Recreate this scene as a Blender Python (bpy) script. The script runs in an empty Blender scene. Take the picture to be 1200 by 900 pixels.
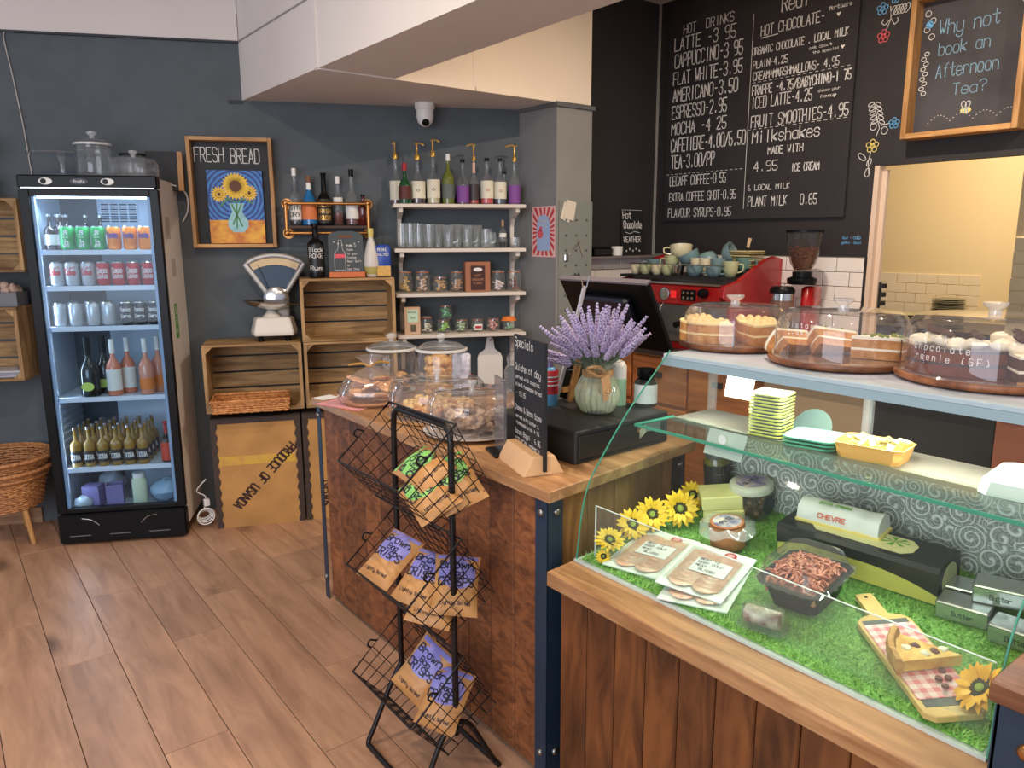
import bpy, bmesh, math, random
from math import pi, sin, cos, radians as R
from mathutils import Matrix, Vector
import numpy as np
random.seed(7)
C = bpy.context.scene.collection
S = bpy.context.scene

# ---------------- camera, world, lights, exposure ----------------
cam_d = bpy.data.cameras.new('camera'); cam = bpy.data.objects.new('camera', cam_d); C.objects.link(cam)
def cam_matrix(yaw, pitch, roll, h):
    y, p, r = R(yaw), R(pitch), R(roll)
    F = Vector((sin(y)*cos(p), cos(y)*cos(p), -sin(p)))
    Rt = Vector((cos(y), -sin(y), 0)); U = Rt.cross(F)
    R2 = Rt*cos(r)+U*sin(r); U2 = -Rt*sin(r)+U*cos(r)
    return Matrix(((R2.x, U2.x, -F.x, 0), (R2.y, U2.y, -F.y, 0), (R2.z, U2.z, -F.z, h), (0, 0, 0, 1)))
cam.matrix_world = cam_matrix(37.67, 10.93, -0.16, 1.55)
cam_d.sensor_fit = 'HORIZONTAL'; cam_d.sensor_width = 36; cam_d.lens = 36*885.15/1200; cam_d.clip_start = .02
S.camera = cam
w = bpy.data.worlds.new('world'); S.world = w; w.use_nodes = True
w.node_tree.nodes['Background'].inputs[0].default_value = (.82, .86, 1.0, 1)
w.node_tree.nodes['Background'].inputs[1].default_value = .55
S.view_settings.view_transform = 'Standard'; S.view_settings.look = 'None'
S.view_settings.exposure = .25; S.view_settings.gamma = 1
S.cycles.max_bounces = 8; S.cycles.transparent_max_bounces = 24; S.cycles.glossy_bounces = 3
S.cycles.transmission_bounces = 6; S.cycles.diffuse_bounces = 3; S.cycles.caustics_reflective = False; S.cycles.caustics_refractive = False
S.cycles.sample_clamp_indirect = 4
def area(name, loc, target, size, power, col, sizey=None):
    d = bpy.data.lights.new(name, 'AREA'); o = bpy.data.objects.new(name, d); C.objects.link(o)
    d.energy = power; d.color = col; d.shape = 'RECTANGLE'; d.size = size; d.size_y = sizey or size
    o.location = loc; o.rotation_euler = (Vector(target)-Vector(loc)).to_track_quat('-Z', 'Y').to_euler()
    return o
WARM = (1, .83, .64); DAY = (.86, .90, 1.0)
area('shopfront_daylight', (-2.6, -.2, 1.7), (1.5, 2.6, 1.2), 3.0, 95, DAY, 2.2)
for x, y, p in ((.25, .7, 12), (.37, 2.1, 18), (2.6, 1.7, 32), (2.9, .3, 24), (1.0, .0, 7), (5.0, 1.9, 46)):
    d = bpy.data.lights.new('ceiling_lamp', 'AREA'); o = bpy.data.objects.new('ceiling_lamp', d); C.objects.link(o)
    d.energy = p; d.color = WARM; d.shape = 'DISK'; d.size = .06; o.location = (x, y, 2.93)

# ---------------- materials ----------------
def lin(c): return tuple(((v/255)/12.92 if v/255 <= .04045 else ((v/255+.055)/1.055)**2.4) for v in c)+(1,)
MC = {}
def mat(name, col, rough=.6, metal=0, noise=None, bump=None, emit=None, coat=0, spec=.5, col2=None, sheen=0, alpha=1):
    if name in MC: return MC[name]
    m = bpy.data.materials.new(name); MC[name] = m; m.use_nodes = True; nt = m.node_tree; N = nt.nodes; L = nt.links
    b = N['Principled BSDF']; b.inputs['Base Color'].default_value = lin(col); b.inputs['Roughness'].default_value = rough
    b.inputs['Metallic'].default_value = metal; b.inputs['Coat Weight'].default_value = coat; b.inputs['Specular IOR Level'].default_value = spec
    if noise or bump:
        tc = N.new('ShaderNodeTexCoord'); oi = N.new('ShaderNodeObjectInfo'); va = N.new('ShaderNodeVectorMath'); va.operation = 'ADD'
        L.new(tc.outputs['Object'], va.inputs[0]); vm = N.new('ShaderNodeVectorMath'); vm.operation = 'SCALE'; vm.inputs['Scale'].default_value = 37
        L.new(oi.outputs['Random'], vm.inputs[0]); L.new(vm.outputs[0], va.inputs[1])
    if noise:
        n = N.new('ShaderNodeTexNoise'); n.inputs['Scale'].default_value = noise[0]; n.inputs['Detail'].default_value = 5; L.new(va.outputs[0], n.inputs['Vector'])
        cr = N.new('ShaderNodeValToRGB'); c = lin(col); c2 = lin(col2) if col2 else tuple(v*(1-noise[1]) for v in c[:3])+(1,)
        cr.color_ramp.elements[0].color = c2; cr.color_ramp.elements[1].color = c; cr.color_ramp.elements[0].position = .32; cr.color_ramp.elements[1].position = .68
        L.new(n.outputs['Fac'], cr.inputs[0]); L.new(cr.outputs[0], b.inputs['Base Color'])
    if bump:
        n = N.new('ShaderNodeTexNoise'); n.inputs['Scale'].default_value = bump[0]; n.inputs['Detail'].default_value = 4; L.new(va.outputs[0], n.inputs['Vector'])
        bp = N.new('ShaderNodeBump'); bp.inputs['Strength'].default_value = bump[1]; bp.inputs['Distance'].default_value = .003
        L.new(n.outputs['Fac'], bp.inputs['Height']); L.new(bp.outputs[0], b.inputs['Normal'])
    if emit: b.inputs['Emission Color'].default_value = lin(col); b.inputs['Emission Strength'].default_value = emit
    return m
def wood(name, dark, light, stretch=(1, 1, 1), scale=6, rough=.5, var=.25, knots=0, dist=1.2):
    """grain runs along the axis with the smallest stretch value"""
    if name in MC: return MC[name]
    m = bpy.data.materials.new(name); MC[name] = m; m.use_nodes = True; nt = m.node_tree; N = nt.nodes; L = nt.links
    b = N['Principled BSDF']; b.inputs['Roughness'].default_value = rough
    tc = N.new('ShaderNodeTexCoord'); oi = N.new('ShaderNodeObjectInfo')
    vm = N.new('ShaderNodeVectorMath'); vm.operation = 'SCALE'; vm.inputs['Scale'].default_value = 53; L.new(oi.outputs['Random'], vm.inputs[0])
    va = N.new('ShaderNodeVectorMath'); va.operation = 'ADD'; L.new(tc.outputs['Object'], va.inputs[0]); L.new(vm.outputs[0], va.inputs[1])
    mp = N.new('ShaderNodeMapping'); mp.inputs['Scale'].default_value = stretch; L.new(va.outputs[0], mp.inputs[0])
    n1 = N.new('ShaderNodeTexNoise'); n1.inputs['Scale'].default_value = scale; n1.inputs['Detail'].default_value = 7; n1.inputs['Roughness'].default_value = .62; n1.inputs['Distortion'].default_value = dist
    L.new(mp.outputs[0], n1.inputs['Vector'])
    n2 = N.new('ShaderNodeTexNoise'); n2.inputs['Scale'].default_value = 3.2; n2.inputs['Detail'].default_value = 3; L.new(va.outputs[0], n2.inputs['Vector'])
    cr = N.new('ShaderNodeValToRGB'); cr.color_ramp.elements[0].color = lin(dark); cr.color_ramp.elements[1].color = lin(light)
    cr.color_ramp.elements[0].position = .33; cr.color_ramp.elements[1].position = .62; L.new(n1.outputs['Fac'], cr.inputs[0])
    mr = N.new('ShaderNodeMapRange'); mr.inputs[1].default_value = .3; mr.inputs[2].default_value = .7; mr.inputs[3].default_value = 1-var; mr.inputs[4].default_value = 1+var*.4
    L.new(n2.outputs['Fac'], mr.inputs[0])
    mr2 = N.new('ShaderNodeMapRange'); mr2.inputs[3].default_value = 1-var*.7; mr2.inputs[4].default_value = 1+var*.35; L.new(oi.outputs['Random'], mr2.inputs[0])
    mm = N.new('ShaderNodeMath'); mm.operation = 'MULTIPLY'; L.new(mr.outputs[0], mm.inputs[0]); L.new(mr2.outputs[0], mm.inputs[1])
    if knots:
        vo = N.new('ShaderNodeTexVoronoi'); vo.inputs['Scale'].default_value = knots; mk = N.new('ShaderNodeMapping'); mk.inputs['Scale'].default_value = tuple(1 if q > .5 else .55 for q in stretch); L.new(va.outputs[0], mk.inputs[0]); L.new(mk.outputs[0], vo.inputs['Vector'])
        nk = N.new('ShaderNodeTexNoise'); nk.inputs['Scale'].default_value = 30; L.new(va.outputs[0], nk.inputs['Vector'])
        ad = N.new('ShaderNodeMath'); ad.operation = 'MULTIPLY_ADD'; ad.inputs[1].default_value = .12; L.new(nk.outputs['Fac'], ad.inputs[0]); L.new(vo.outputs['Distance'], ad.inputs[2])
        kr = N.new('ShaderNodeMapRange'); kr.interpolation_type = 'SMOOTHSTEP'; kr.inputs[1].default_value = .10; kr.inputs[2].default_value = .24; kr.inputs[3].default_value = .42; kr.inputs[4].default_value = 1; L.new(ad.outputs[0], kr.inputs[0])
        m3 = N.new('ShaderNodeMath'); m3.operation = 'MULTIPLY'; L.new(mm.outputs[0], m3.inputs[0]); L.new(kr.outputs[0], m3.inputs[1]); mm = m3
    sc = N.new('ShaderNodeVectorMath'); sc.operation = 'SCALE'; L.new(cr.outputs[0], sc.inputs[0]); L.new(mm.outputs[0], sc.inputs['Scale'])
    L.new(sc.outputs[0], b.inputs['Base Color'])
    bp = N.new('ShaderNodeBump'); bp.inputs['Strength'].default_value = .25; bp.inputs['Distance'].default_value = .002
    L.new(n1.outputs['Fac'], bp.inputs['Height']); L.new(bp.outputs[0], b.inputs['Normal'])
    return m
def glass(name, tint=(255, 255, 255), density=0.0, rough=.02, refl=1.0, edge=None):
    """thin glass: fresnel reflection over tinted transparency"""
    if name in MC: return MC[name]
    m = bpy.data.materials.new(name); MC[name] = m; m.use_nodes = True; nt = m.node_tree; N = nt.nodes; L = nt.links
    N.remove(N['Principled BSDF']); out = N['Material Output']
    tr = N.new('ShaderNodeBsdfTransparent'); tr.inputs[0].default_value = lin(tint)
    gl = N.new('ShaderNodeBsdfGlossy'); gl.inputs['Roughness'].default_value = rough; gl.inputs[0].default_value = (.95, .97, 1, 1)
    fr = N.new('ShaderNodeLayerWeight'); fr.inputs['Blend'].default_value = .5
    pw = N.new('ShaderNodeMath'); pw.operation = 'POWER'; pw.inputs[1].default_value = 3.5; L.new(fr.outputs['Facing'], pw.inputs[0])
    if edge: pw.inputs[1].default_value = 2.6
    ma = N.new('ShaderNodeMath'); ma.operation = 'MULTIPLY_ADD'; ma.inputs[1].default_value = min(.9, .6*refl); ma.inputs[2].default_value = .028*refl; L.new(pw.outputs[0], ma.inputs[0])
    mx = N.new('ShaderNodeMixShader'); L.new(ma.outputs[0], mx.inputs[0]); L.new(tr.outputs[0], mx.inputs[1]); L.new(gl.outputs[0], mx.inputs[2])
    last = mx
    if density:
        df = N.new('ShaderNodeBsdfPrincipled'); df.inputs['Base Color'].default_value = lin(tint); df.inputs['Roughness'].default_value = .15
        m2 = N.new('ShaderNodeMixShader'); m2.inputs[0].default_value = density; L.new(last.outputs[0], m2.inputs[1]); L.new(df.outputs[0], m2.inputs[2]); last = m2
    L.new(last.outputs[0], out.inputs['Surface'])
    return m

# ---------------- geometry ----------------
class G:
    def __init__(s): s.v = []; s.f = []
    def add(s, v, f, M=None):
        n = len(s.v)
        s.v += [tuple(M @ Vector(p)) for p in v] if M else [tuple(p) for p in v]
        s.f += [tuple(i+n for i in q) for q in f]; return s
    def box(s, x0, x1, y0, y1, z0, z1, M=None, b=0):
        if b:
            b = min(b, (x1-x0)*.49, (y1-y0)*.49, (z1-z0)*.49); o = []
            for z, i in ((z0, b), (z0+b, 0), (z1-b, 0), (z1, b)):
                o.append([(x0+i+c, y0+i, z) for c in (b,)]+[(x1-i-b, y0+i, z), (x1-i, y0+i+b, z), (x1-i, y1-i-b, z), (x1-i-b, y1-i, z), (x0+i+b, y1-i, z), (x0+i, y1-i-b, z), (x0+i, y0+i+b, z)])
            return s.loft(o, M=M)
        v = [(x, y, z) for z in (z0, z1) for x, y in ((x0, y0), (x1, y0), (x1, y1), (x0, y1))]
        return s.add(v, [(3, 2, 1, 0), (4, 5, 6, 7), (0, 1, 5, 4), (1, 2, 6, 5), (2, 3, 7, 6), (3, 0, 4, 7)], M)
    def loft(s, rings, cap=True, M=None, closed=True):
        n = len(rings[0]); v = [p for r in rings for p in r]; f = []
        for i in range(len(rings)-1):
            for j in range(n if closed else n-1):
                k = (j+1) % n; f.append((i*n+j, i*n+k, (i+1)*n+k, (i+1)*n+j))
        if cap: f += [tuple(range(n))[::-1], tuple((len(rings)-1)*n+j for j in range(n))]
        return s.add(v, f, M)
    def lathe(s, prof, n=20, M=None, cap=True, sx=1, sy=1):
        return s.loft([[(r*cos(2*pi*j/n)*sx, r*sin(2*pi*j/n)*sy, z) for j in range(n)] for r, z in prof], cap, M)
    def prism(s, pts, z0, z1, M=None):
        return s.loft([[(x, y, z0) for x, y in pts], [(x, y, z1) for x, y in pts]], M=M)
    def tube(s, pts, r, n=8, M=None, cap=True):
        pts = [Vector(p) for p in pts]; rings = []; pu = None
        for i, p in enumerate(pts):
            d = (pts[min(i+1, len(pts)-1)]-pts[max(i-1, 0)]).normalized()
            if pu is None: pu = d.orthogonal().normalized()
            u = (pu-d*pu.dot(d)); u = u.normalized() if u.length > 1e-6 else d.orthogonal().normalized()
            pu = u; w_ = d.cross(u); rr = r[i] if isinstance(r, (list, tuple)) else r
            rings.append([p+(u*cos(2*pi*j/n)+w_*sin(2*pi*j/n))*rr for j in range(n)])
        return s.loft(rings, cap, M)
    def sph(s, c, r, n=10, M=None, sx=1, sy=1, sz=1, lump=0):
        pr = [(sin(pi*i/(n//2+2)), -cos(pi*i/(n//2+2))) for i in range(n//2+3)]
        pr = [(max(a, .01), b) for a, b in pr]; rings = []
        for a, b in pr:
            q = [1+random.uniform(-lump, lump) for _ in range(n)] if lump else [1]*n
            rings.append([(c[0]+r*sx*a*cos(2*pi*j/n)*q[j], c[1]+r*sy*a*sin(2*pi*j/n)*q[j], c[2]+r*sz*b*(q[j] if lump else 1)) for j in range(n)])
        return s.loft(rings, True, M)
def rnd(p, n=6):  # smooth a polyline (catmull-rom)
    p = [Vector(q) for q in p]; o = []
    for i in range(len(p)-1):
        a, b, c, d = p[max(i-1, 0)], p[i], p[i+1], p[min(i+2, len(p)-1)]
        for k in range(n):
            t = k/n; o.append(.5*((2*b)+(c-a)*t+(2*a-5*b+4*c-d)*t*t+(3*b-a-3*c+d)*t**3))
    return o+[p[-1]]
MESH = {}
def obj(name, g, m, parent=None, smooth=False, bevel=0, kind=None, label=None, sub=0):
    me = bpy.data.meshes.new(name); me.from_pydata(g.v, [], g.f); me.update()
    if m: me.materials.append(m)
    if smooth:
        me.polygons.foreach_set('use_smooth', [True]*len(me.polygons))
        try: me.set_sharp_from_angle(angle=R(50))
        except Exception: pass
    o = bpy.data.objects.new(name, me); C.objects.link(o)
    if parent: o.parent = parent
    if bevel:
        md = o.modifiers.new('bevel', 'BEVEL'); md.width = bevel; md.segments = 2; md.limit_method = 'ANGLE'
    if sub:
        md = o.modifiers.new('sub', 'SUBSURF'); md.levels = sub; md.render_levels = sub
    if kind or 'lettering' in name: o['kind'] = kind or 'stuff'
    if label: o['label'] = label
    return o
def tag(o, label, cat, group=None):
    o['label'] = label; o['category'] = cat
    if group: o['group'] = group
    return o
def thing(name, label, cat, loc=(0, 0, 0), rz=0, group=None, rot=None):
    o = bpy.data.objects.new(name, None); C.objects.link(o); o.location = loc; o.rotation_euler = rot or (0, 0, rz); o.empty_display_size = .05
    return tag(o, label, cat, group)
def struct(name, g, m, parent=None):
    o = obj(name, g, m, parent)
    if not parent: o['kind'] = 'structure'
    return o
def dup(root, loc, label, rz=None, rot=None, scale=None, group=None):
    r = root.copy(); C.objects.link(r); r.location = loc; r['label'] = label
    if rz is not None: r.rotation_euler = (root.rotation_euler.x, root.rotation_euler.y, rz)
    if rot is not None: r.rotation_euler = rot
    if scale: r.scale = (scale,)*3 if not isinstance(scale, tuple) else scale
    if group: r['group'] = group
    for ch in list(root.children):
        c = ch.copy(); C.objects.link(c); c.parent = r
        for q in ch.children:
            d = q.copy(); C.objects.link(d); d.parent = c
    return r
WA, CA, FA = R(-25.4), R(-22), R(-26.3)
def fr(o, a, s, off, z): return (o[0]+s*cos(a)+off*sin(a), o[1]+s*sin(a)-off*cos(a), z)
def WP(s, off, z): return fr((.33, 4.809), WA, s, off, z)
def CP(s, off, z): return fr((1.094, 4.066), CA, s, off, z)
def FP(s, off, z): return fr((.399, 4.315), FA, s, off, z)
ORD = ['first', 'second', 'third', 'fourth', 'fifth', 'sixth', 'seventh', 'eighth', 'ninth', 'tenth', 'eleventh', 'twelfth']

# ---- single-stroke lettering ----
FT = dict(zip("ABCDEFGHIJKLMNOPQRSTUVWXYZ", """002640|1232 00063645443303|3342413000 4536160501103041 00063645413000 46060040|0333 460600|0333 45361605011030414323 0006|4046|0343 2026 4641301001 0006|460340|1340 060040 0006234640 00064046 100105163645413010 00063645443303 100105163645413010|2240 00063645443303|2340 453616050413334241301001 0646|2620 060110304146 062046 0610233046 0046|0640 062346|2320 06460040""".split()))
FT.update(zip("0123456789", """100105163645413010 152620 05163645440040 05163645443323|334241301001 360242|3630 460603334241301001 3616050110304142331302 064620 130405163645443342413010010213|1333 1030414536160504133344""".split()))
FT.update({'-': '1333', '.': '2021', '/': '0046', "'": '2526', '&': '4005061626250201103042', '?': '05163645442322|2021', '(': '36251130', ')': '16253110', '+': '2125|0343', '!': '2622|2021', ':': '2021|2425', ',': '2110'})
FL = dict(zip("abcdefghijklmnopqrstuvwxyz", """4440|4334140301103041 0600|0314344341301001 4334140301103041 4640|4334140301103041 02424334140301103041 46362520|1434 4536160503123243|4641301001 0600|0314344340 2420|2526 4641301001 0600|440240|1340 2620 0004|03142320|23344340 0004|0314344340 100103143443413010 0600|0516364543321203 4640|4536160503123243 0004|03143443 43341403123241301001 26213041|0444 040110304144|4140 042044 0410233044 0044|0440 0603123243|4641301001 04440040""".split()))
FT.update(FL)
def text(g, s, O, U, V, h, width=None, wt=.1, pitch=1.3, jit=.0, rev=False):
    """ribbon letters: origin O, directions U,V, cap height h, total width optional, stroke weight as share of h"""
    O, U, V = Vector(O), Vector(U).normalized(), Vector(V).normalized(); n = len(s)
    cw = (width/n/pitch*1.25 if width else h*.62); adv = (width/n if width else h*.62*pitch); t = max(h*wt*.5, .0007)
    for i, ch in enumerate(s):
        if ch not in FT: continue
        dy = -2 if ch in 'gpqyj' else 0
        jx, jy = random.uniform(-jit, jit), random.uniform(-jit, jit)
        for st in FT[ch].split('|'):
            pts = [(int(st[k]), int(st[k+1])+dy) for k in range(0, len(st), 2)]
            P = [((i*adv+(x/4+jx)*cw*.8), ((y/6+jy)*h)) for x, y in pts]
            for (x0, y0), (x1, y1) in zip(P, P[1:]):
                d = math.hypot(x1-x0, y1-y0) or 1e-6; nx, ny = -(y1-y0)/d*t, (x1-x0)/d*t; ex, ey = (x1-x0)/d*t*.6, (y1-y0)/d*t*.6
                g.add([O+U*a+V*b for a, b in ((x0+nx-ex, y0+ny-ey), (x0-nx-ex, y0-ny-ey), (x1-nx+ex, y1-ny+ey), (x1+nx+ex, y1+ny+ey))], [(0, 1, 2, 3)])
    return g
def stroke(g, pts, O, U, V, t=.0016):
    O, U, V = Vector(O), Vector(U), Vector(V)
    for (x0, y0), (x1, y1) in zip(pts, pts[1:]):
        d = math.hypot(x1-x0, y1-y0) or 1e-6; nx, ny = -(y1-y0)/d*t, (x1-x0)/d*t
        g.add([O+U*a+V*b for a, b in ((x0+nx, y0+ny), (x0-nx, y0-ny), (x1-nx, y1-ny), (x1+nx, y1+ny))], [(0, 1, 2, 3)])
    return g
def disc(g, c, r, O, U, V, n=12, ry=None):
    O, U, V = Vector(O), Vector(U), Vector(V); ry = ry or r
    g.add([O+U*(c[0]+r*cos(2*pi*k/n))+V*(c[1]+ry*sin(2*pi*k/n)) for k in range(n)], [tuple(range(n))]); return g

# palette
PAINT_GREY = mat('grey_wall_paint', (86, 93, 98), .75, noise=(9, .14), bump=(60, .15))
PAINT_DARK = mat('blackboard_wall_paint', (43, 39, 40), .62, noise=(3, .15), bump=(50, .1))
WHITE_PAINT = mat('off_white_paint', (222, 214, 208), .7, noise=(2, .05))
CREAM = mat('warm_lit_white_paint', (242, 224, 202), .7, noise=(2, .04))  # same off-white paint, with warm lamplight put into the colour
KITCHEN = mat('warm_yellow_paint', (240, 214, 160), .7)
PILLAR = mat('light_grey_paint', (140, 138, 134), .6, noise=(6, .1))
TILE = mat('white_glazed_tile', (232, 226, 220), .18, coat=.3)
GROUT = mat('grey_grout', (120, 112, 104), .9)
BLACK = mat('black_plastic', (9, 9, 11), .35, spec=.2)
BLACKM = mat('matt_black', (22, 22, 23), .7)
CHROME = mat('chrome', (205, 205, 205), .18, 1)
STEEL = mat('brushed_steel', (150, 148, 142), .35, 1, noise=(30, .1))
WHITE = mat('white_plastic', (232, 230, 226), .4)
WSHELF = mat('white_shelf_paint', (218, 208, 196), .5, noise=(12, .06))
CHALK = mat('chalk_white', (225, 222, 218), .9)
CHALKB = mat('chalk_blue', (110, 175, 225), .9)
CHALKP = mat('chalk_pink', (225, 95, 105), .9)
CHALKY = mat('chalk_yellow', (225, 205, 120), .9)
SLATE = mat('slate_board', (26, 26, 30), .6, noise=(5, .2))
OAK = wood('oak_frame', (168, 116, 62), (206, 156, 96), (1, 1, .12), 30)
OAKX = wood('oak_frame_across', (168, 116, 62), (206, 156, 96), (.12, 1, 1), 30)
CRATE = wood('crate_wood', (128, 96, 58), (190, 152, 102), (.1, 1, 1), 26, .7, .3)
CRATEV = wood('crate_wood_upright', (134, 100, 62), (194, 156, 106), (1, 1, .1), 26, .7, .3)
FLOORW = wood('floor_laminate', (160, 120, 93), (196, 152, 120), (1, .14, 1), 14, .42, .10, 2.6, .7)
CTR = wood('dark_stained_plank', (86, 46, 25), (148, 90, 50), (1, .5, 1), 30, .55, .4, 4)
ENDW = wood('end_panel_wood', (120, 78, 42), (168, 118, 70), (1, 1, .18), 14, .45, .3)
CTR2 = wood('brown_stained_panel', (82, 44, 20), (134, 80, 40), (1, 1, .2), 16, .45, .45, 3.6)
TOPW = wood('worktop_wood', (150, 104, 66), (200, 152, 106), (1, .12, 1), 20, .38, .16)
NAVY = mat('navy_steel', (34, 52, 70), .45, noise=(8, .2))
GL = glass('clear_glass', (248, 252, 250))
GLG = glass('green_tint_glass', (244, 252, 248), .008, refl=.45)
GLJ = glass('jar_glass', (252, 253, 252), .04, refl=1.5, edge=1)  # faint milky white put in for the highlights on the jars
GLD = glass('dome_glass', (250, 250, 250), .04, refl=1.7, edge=1)
GEDGE = mat('green_glass_edge', (70, 150, 125), .15, coat=.5)
WICKER = mat('wicker', (190, 122, 66), .6, noise=(60, .4), col2=(120, 66, 30))
CARD = mat('kraft_card', (196, 150, 106), .8, noise=(20, .08))
PAPER = mat('white_paper', (226, 226, 224), .8)
GOLD = mat('gold_plastic', (214, 166, 84), .3, .6)
COPPER = mat('brass_pipe', (190, 134, 78), .32, .9)
WIRE = mat('black_wire', (26, 22, 22), .4, .3)
PASTRY = mat('golden_pastry', (214, 150, 78), .7, noise=(40, .3), col2=(166, 98, 44), bump=(60, .4))
SPONGE = mat('sponge_cake', (214, 156, 92), .85, noise=(50, .25), col2=(176, 112, 56), bump=(90, .6))
ICING = mat('buttercream', (240, 212, 150), .6, bump=(40, .2))
CHOC = mat('chocolate_sponge', (92, 52, 34), .8, noise=(50, .3), bump=(90, .6))
CREAMW = mat('cream_icing', (244, 232, 206), .5, bump=(30, .2))
# ---------------- setting ----------------
fl = struct('floor', G().box(-2.6, 6.3, -2.6, 5.6, -.06, -.004), mat('floor_underlay', (70, 50, 38), .9))
pk = None
for ci in range(-9, 13):
    x0 = .218+ci*.195; jt = {0: 3.02, 1: 2.28, 2: 2.97, 3: 3.28, 4: 2.434, -1: 3.468}.get(ci, 2.1+((ci*.47) % 1.29))
    for k in range(-2, 3):
        y0 = jt+k*1.29
        if y0 > 5.0 or y0+1.29 < .3: continue
        if pk is None:
            pk = obj('plank', G().box(0, .1925, 0, 1.2875, -.008, 0), FLOORW, fl, bevel=.0012); o = pk
        else:
            o = pk.copy(); C.objects.link(o); o.parent = fl
        o.location = (x0, y0, 0)
g = G().box(-1.2, 2.92, 0, .12, 0, 2.577)
wb = struct('wall_back', g, PAINT_GREY); wb.location = (.33, 4.809, 0); wb.rotation_euler.z = WA
g = G().box(-1.2, 1.26, -.012, .12, 2.577, 3.0)
o = struct('wall_back_upper', g, WHITE_PAINT); o.location = (.33, 4.809, 0); o.rotation_euler.z = WA
o = struct('trim_1', G().box(-1.2, 1.26, -.016, 0, 2.566, 2.577).box(1.19, 1.262, -.006, 0, 2.262, 2.28), mat('dark_seam', (60, 62, 68), .8)); o.location = (.33, 4.809, 0); o.rotation_euler.z = WA
o = struct('baseboard_back', G().box(-1.2, .05, -.018, 0, 0, .085), wood('skirting_wood', (150, 110, 76), (186, 144, 106), (.1, 1, 1), 14)); o.location = (.33, 4.809, 0); o.rotation_euler.z = WA
# bulkhead over counter: soffit plus beam toward the shopfront
bk = struct('beam', G().prism([(1.468, 4.27), (1.468, -2.5), (1.80, -2.5), (1.845, 3.285), (3.1, 3.285), (3.1, 3.6), (2.86, 3.62)], 2.28, 3.0), WHITE_PAINT)
obj('cover_strip', G().box(1.461, 1.469, 3.27, 3.30, 2.28, 3.0).box(1.466, 1.85, 3.27, 3.30, 2.274, 2.281), WHITE_PAINT, bk)
obj('cover_strip', G().box(1.4635, 1.469, -2.5, 4.27, 2.572, 2.579), mat('joint_grey', (150, 146, 144), .8), bk)
obj('cover_strip', G().box(2.293, 2.307, 3.277, 3.286, 2.30, 3.0).box(1.85, 2.297, 3.272, 3.29, 2.276, 2.30).box(2.303, 2.83, 3.272, 3.29, 2.276, 2.296), CREAM, bk)
obj('warm_lit_panel', G().box(1.848, 3.101, 3.279, 3.2855, 2.285, 3.0), CREAM, bk)  # bulkhead face tinted for the warm light falling on it
pl = struct('pillar', G().box(2.851, 3.115, 3.282, 3.7, 0, 2.27), PILLAR)
obj('cap_strip', G().box(2.838, 3.128, 3.268, 3.7, 2.258, 2.28), mat('grey_cap', (96, 96, 96), .6), pl)
obj('side_panel', G().box(2.849, 2.8525, 3.284, 3.66, 0, 2.262), mat('pillar_side_lit_paint', (136, 136, 136), .6, noise=(6, .1)), pl)  # colour lightened for the light this face gets from the left front
# recess and dark right wall with pass-through to the kitchen
rc = struct('wall_recess', G().box(3.1, 3.98, 3.5, 3.6, 0, 3.0), PAINT_DARK)
rw = struct('wall_right', G().box(3.9, 3.95, 2.02, 3.55, 0, 3.0).box(3.9, 3.95, -1.6, 2.02, 1.905, 3.0).box(3.9, 3.95, -1.6, 2.02, 0, .9), PAINT_DARK)
struct('trim_2', G().box(3.895, 3.955, 1.995, 2.02, .9, 1.905).box(3.93, 3.955, 1.97, 1.996, .9, 1.885), mat('jamb_paint', (214, 190, 168), .6))
struct('trim_3', G().box(3.891, 3.9, 3.485, 3.5, 1.44, 3.0), mat('corner_bead', (150, 145, 140), .6))
gp = obj('grout_bed', G().box(3.893, 3.9, 2.025, 3.5, .9, 1.447), GROUT, rw); obj('grout_bed', G().box(3.12, 3.89, 3.493, 3.5, .9, 1.425), GROUT, rc)
obj('tile_trim', G().box(3.884, 3.9, 2.018, 2.026, .9, 1.45), BLACKM, rw)
KTILE = mat('warm_lit_kitchen_tile', (244, 222, 180), .2, coat=.3)  # white tile with the warm kitchen light put into its colour
def tiles(par, place, rot, rows, n, top, TM=None):
    first = None
    for r_ in range(rows):
        for c in range(n+1):
            a0 = (c-(.5 if r_ % 2 else 0))*.152; a1 = a0+.148
            a0, a1 = max(a0, 0), min(a1, n*.152)
            if a1-a0 < .02: continue
            full = abs(a1-a0-.148) < .001
            if full and first: o = first.copy(); C.objects.link(o); o.parent = par
            else:
                o = obj('tile', G().box(0, a1-a0, 0, .008, 0, .0735, b=.002), TM or TILE, par)
                if full: first = o
            o.location = place(a0, top-.0765*(r_+1)); o.rotation_euler.z = rot
tiles(rw, lambda a, z: (3.892, 2.03+a, z), pi/2, 6, 9, 1.445)
tiles(rc, lambda a, z: (3.13+a, 3.486, z), 0, 4, 5, 1.43)
ki = struct('wall_kitchen_back', G().box(6.1, 6.2, -1, 5.2, 0, 3.0).box(4.0, 6.2, 5.1, 5.2, 0, 3), KITCHEN)
tiles(ki, lambda a, z: (6.1, 2.3+a, z), pi/2, 5, 8, 1.275, KTILE)
kp = struct('wall_kitchen_partition', G().box(5.0, 5.12, -1, 1.73, 0, 3.0), KITCHEN)
tiles(kp, lambda a, z: (5.0, .97+a, z), pi/2, 9, 5, 1.55, KTILE)
struct('ceiling', G().box(-2.6, 6.2, -2.6, 5.6, 3.0, 3.05), WHITE_PAINT)
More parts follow.
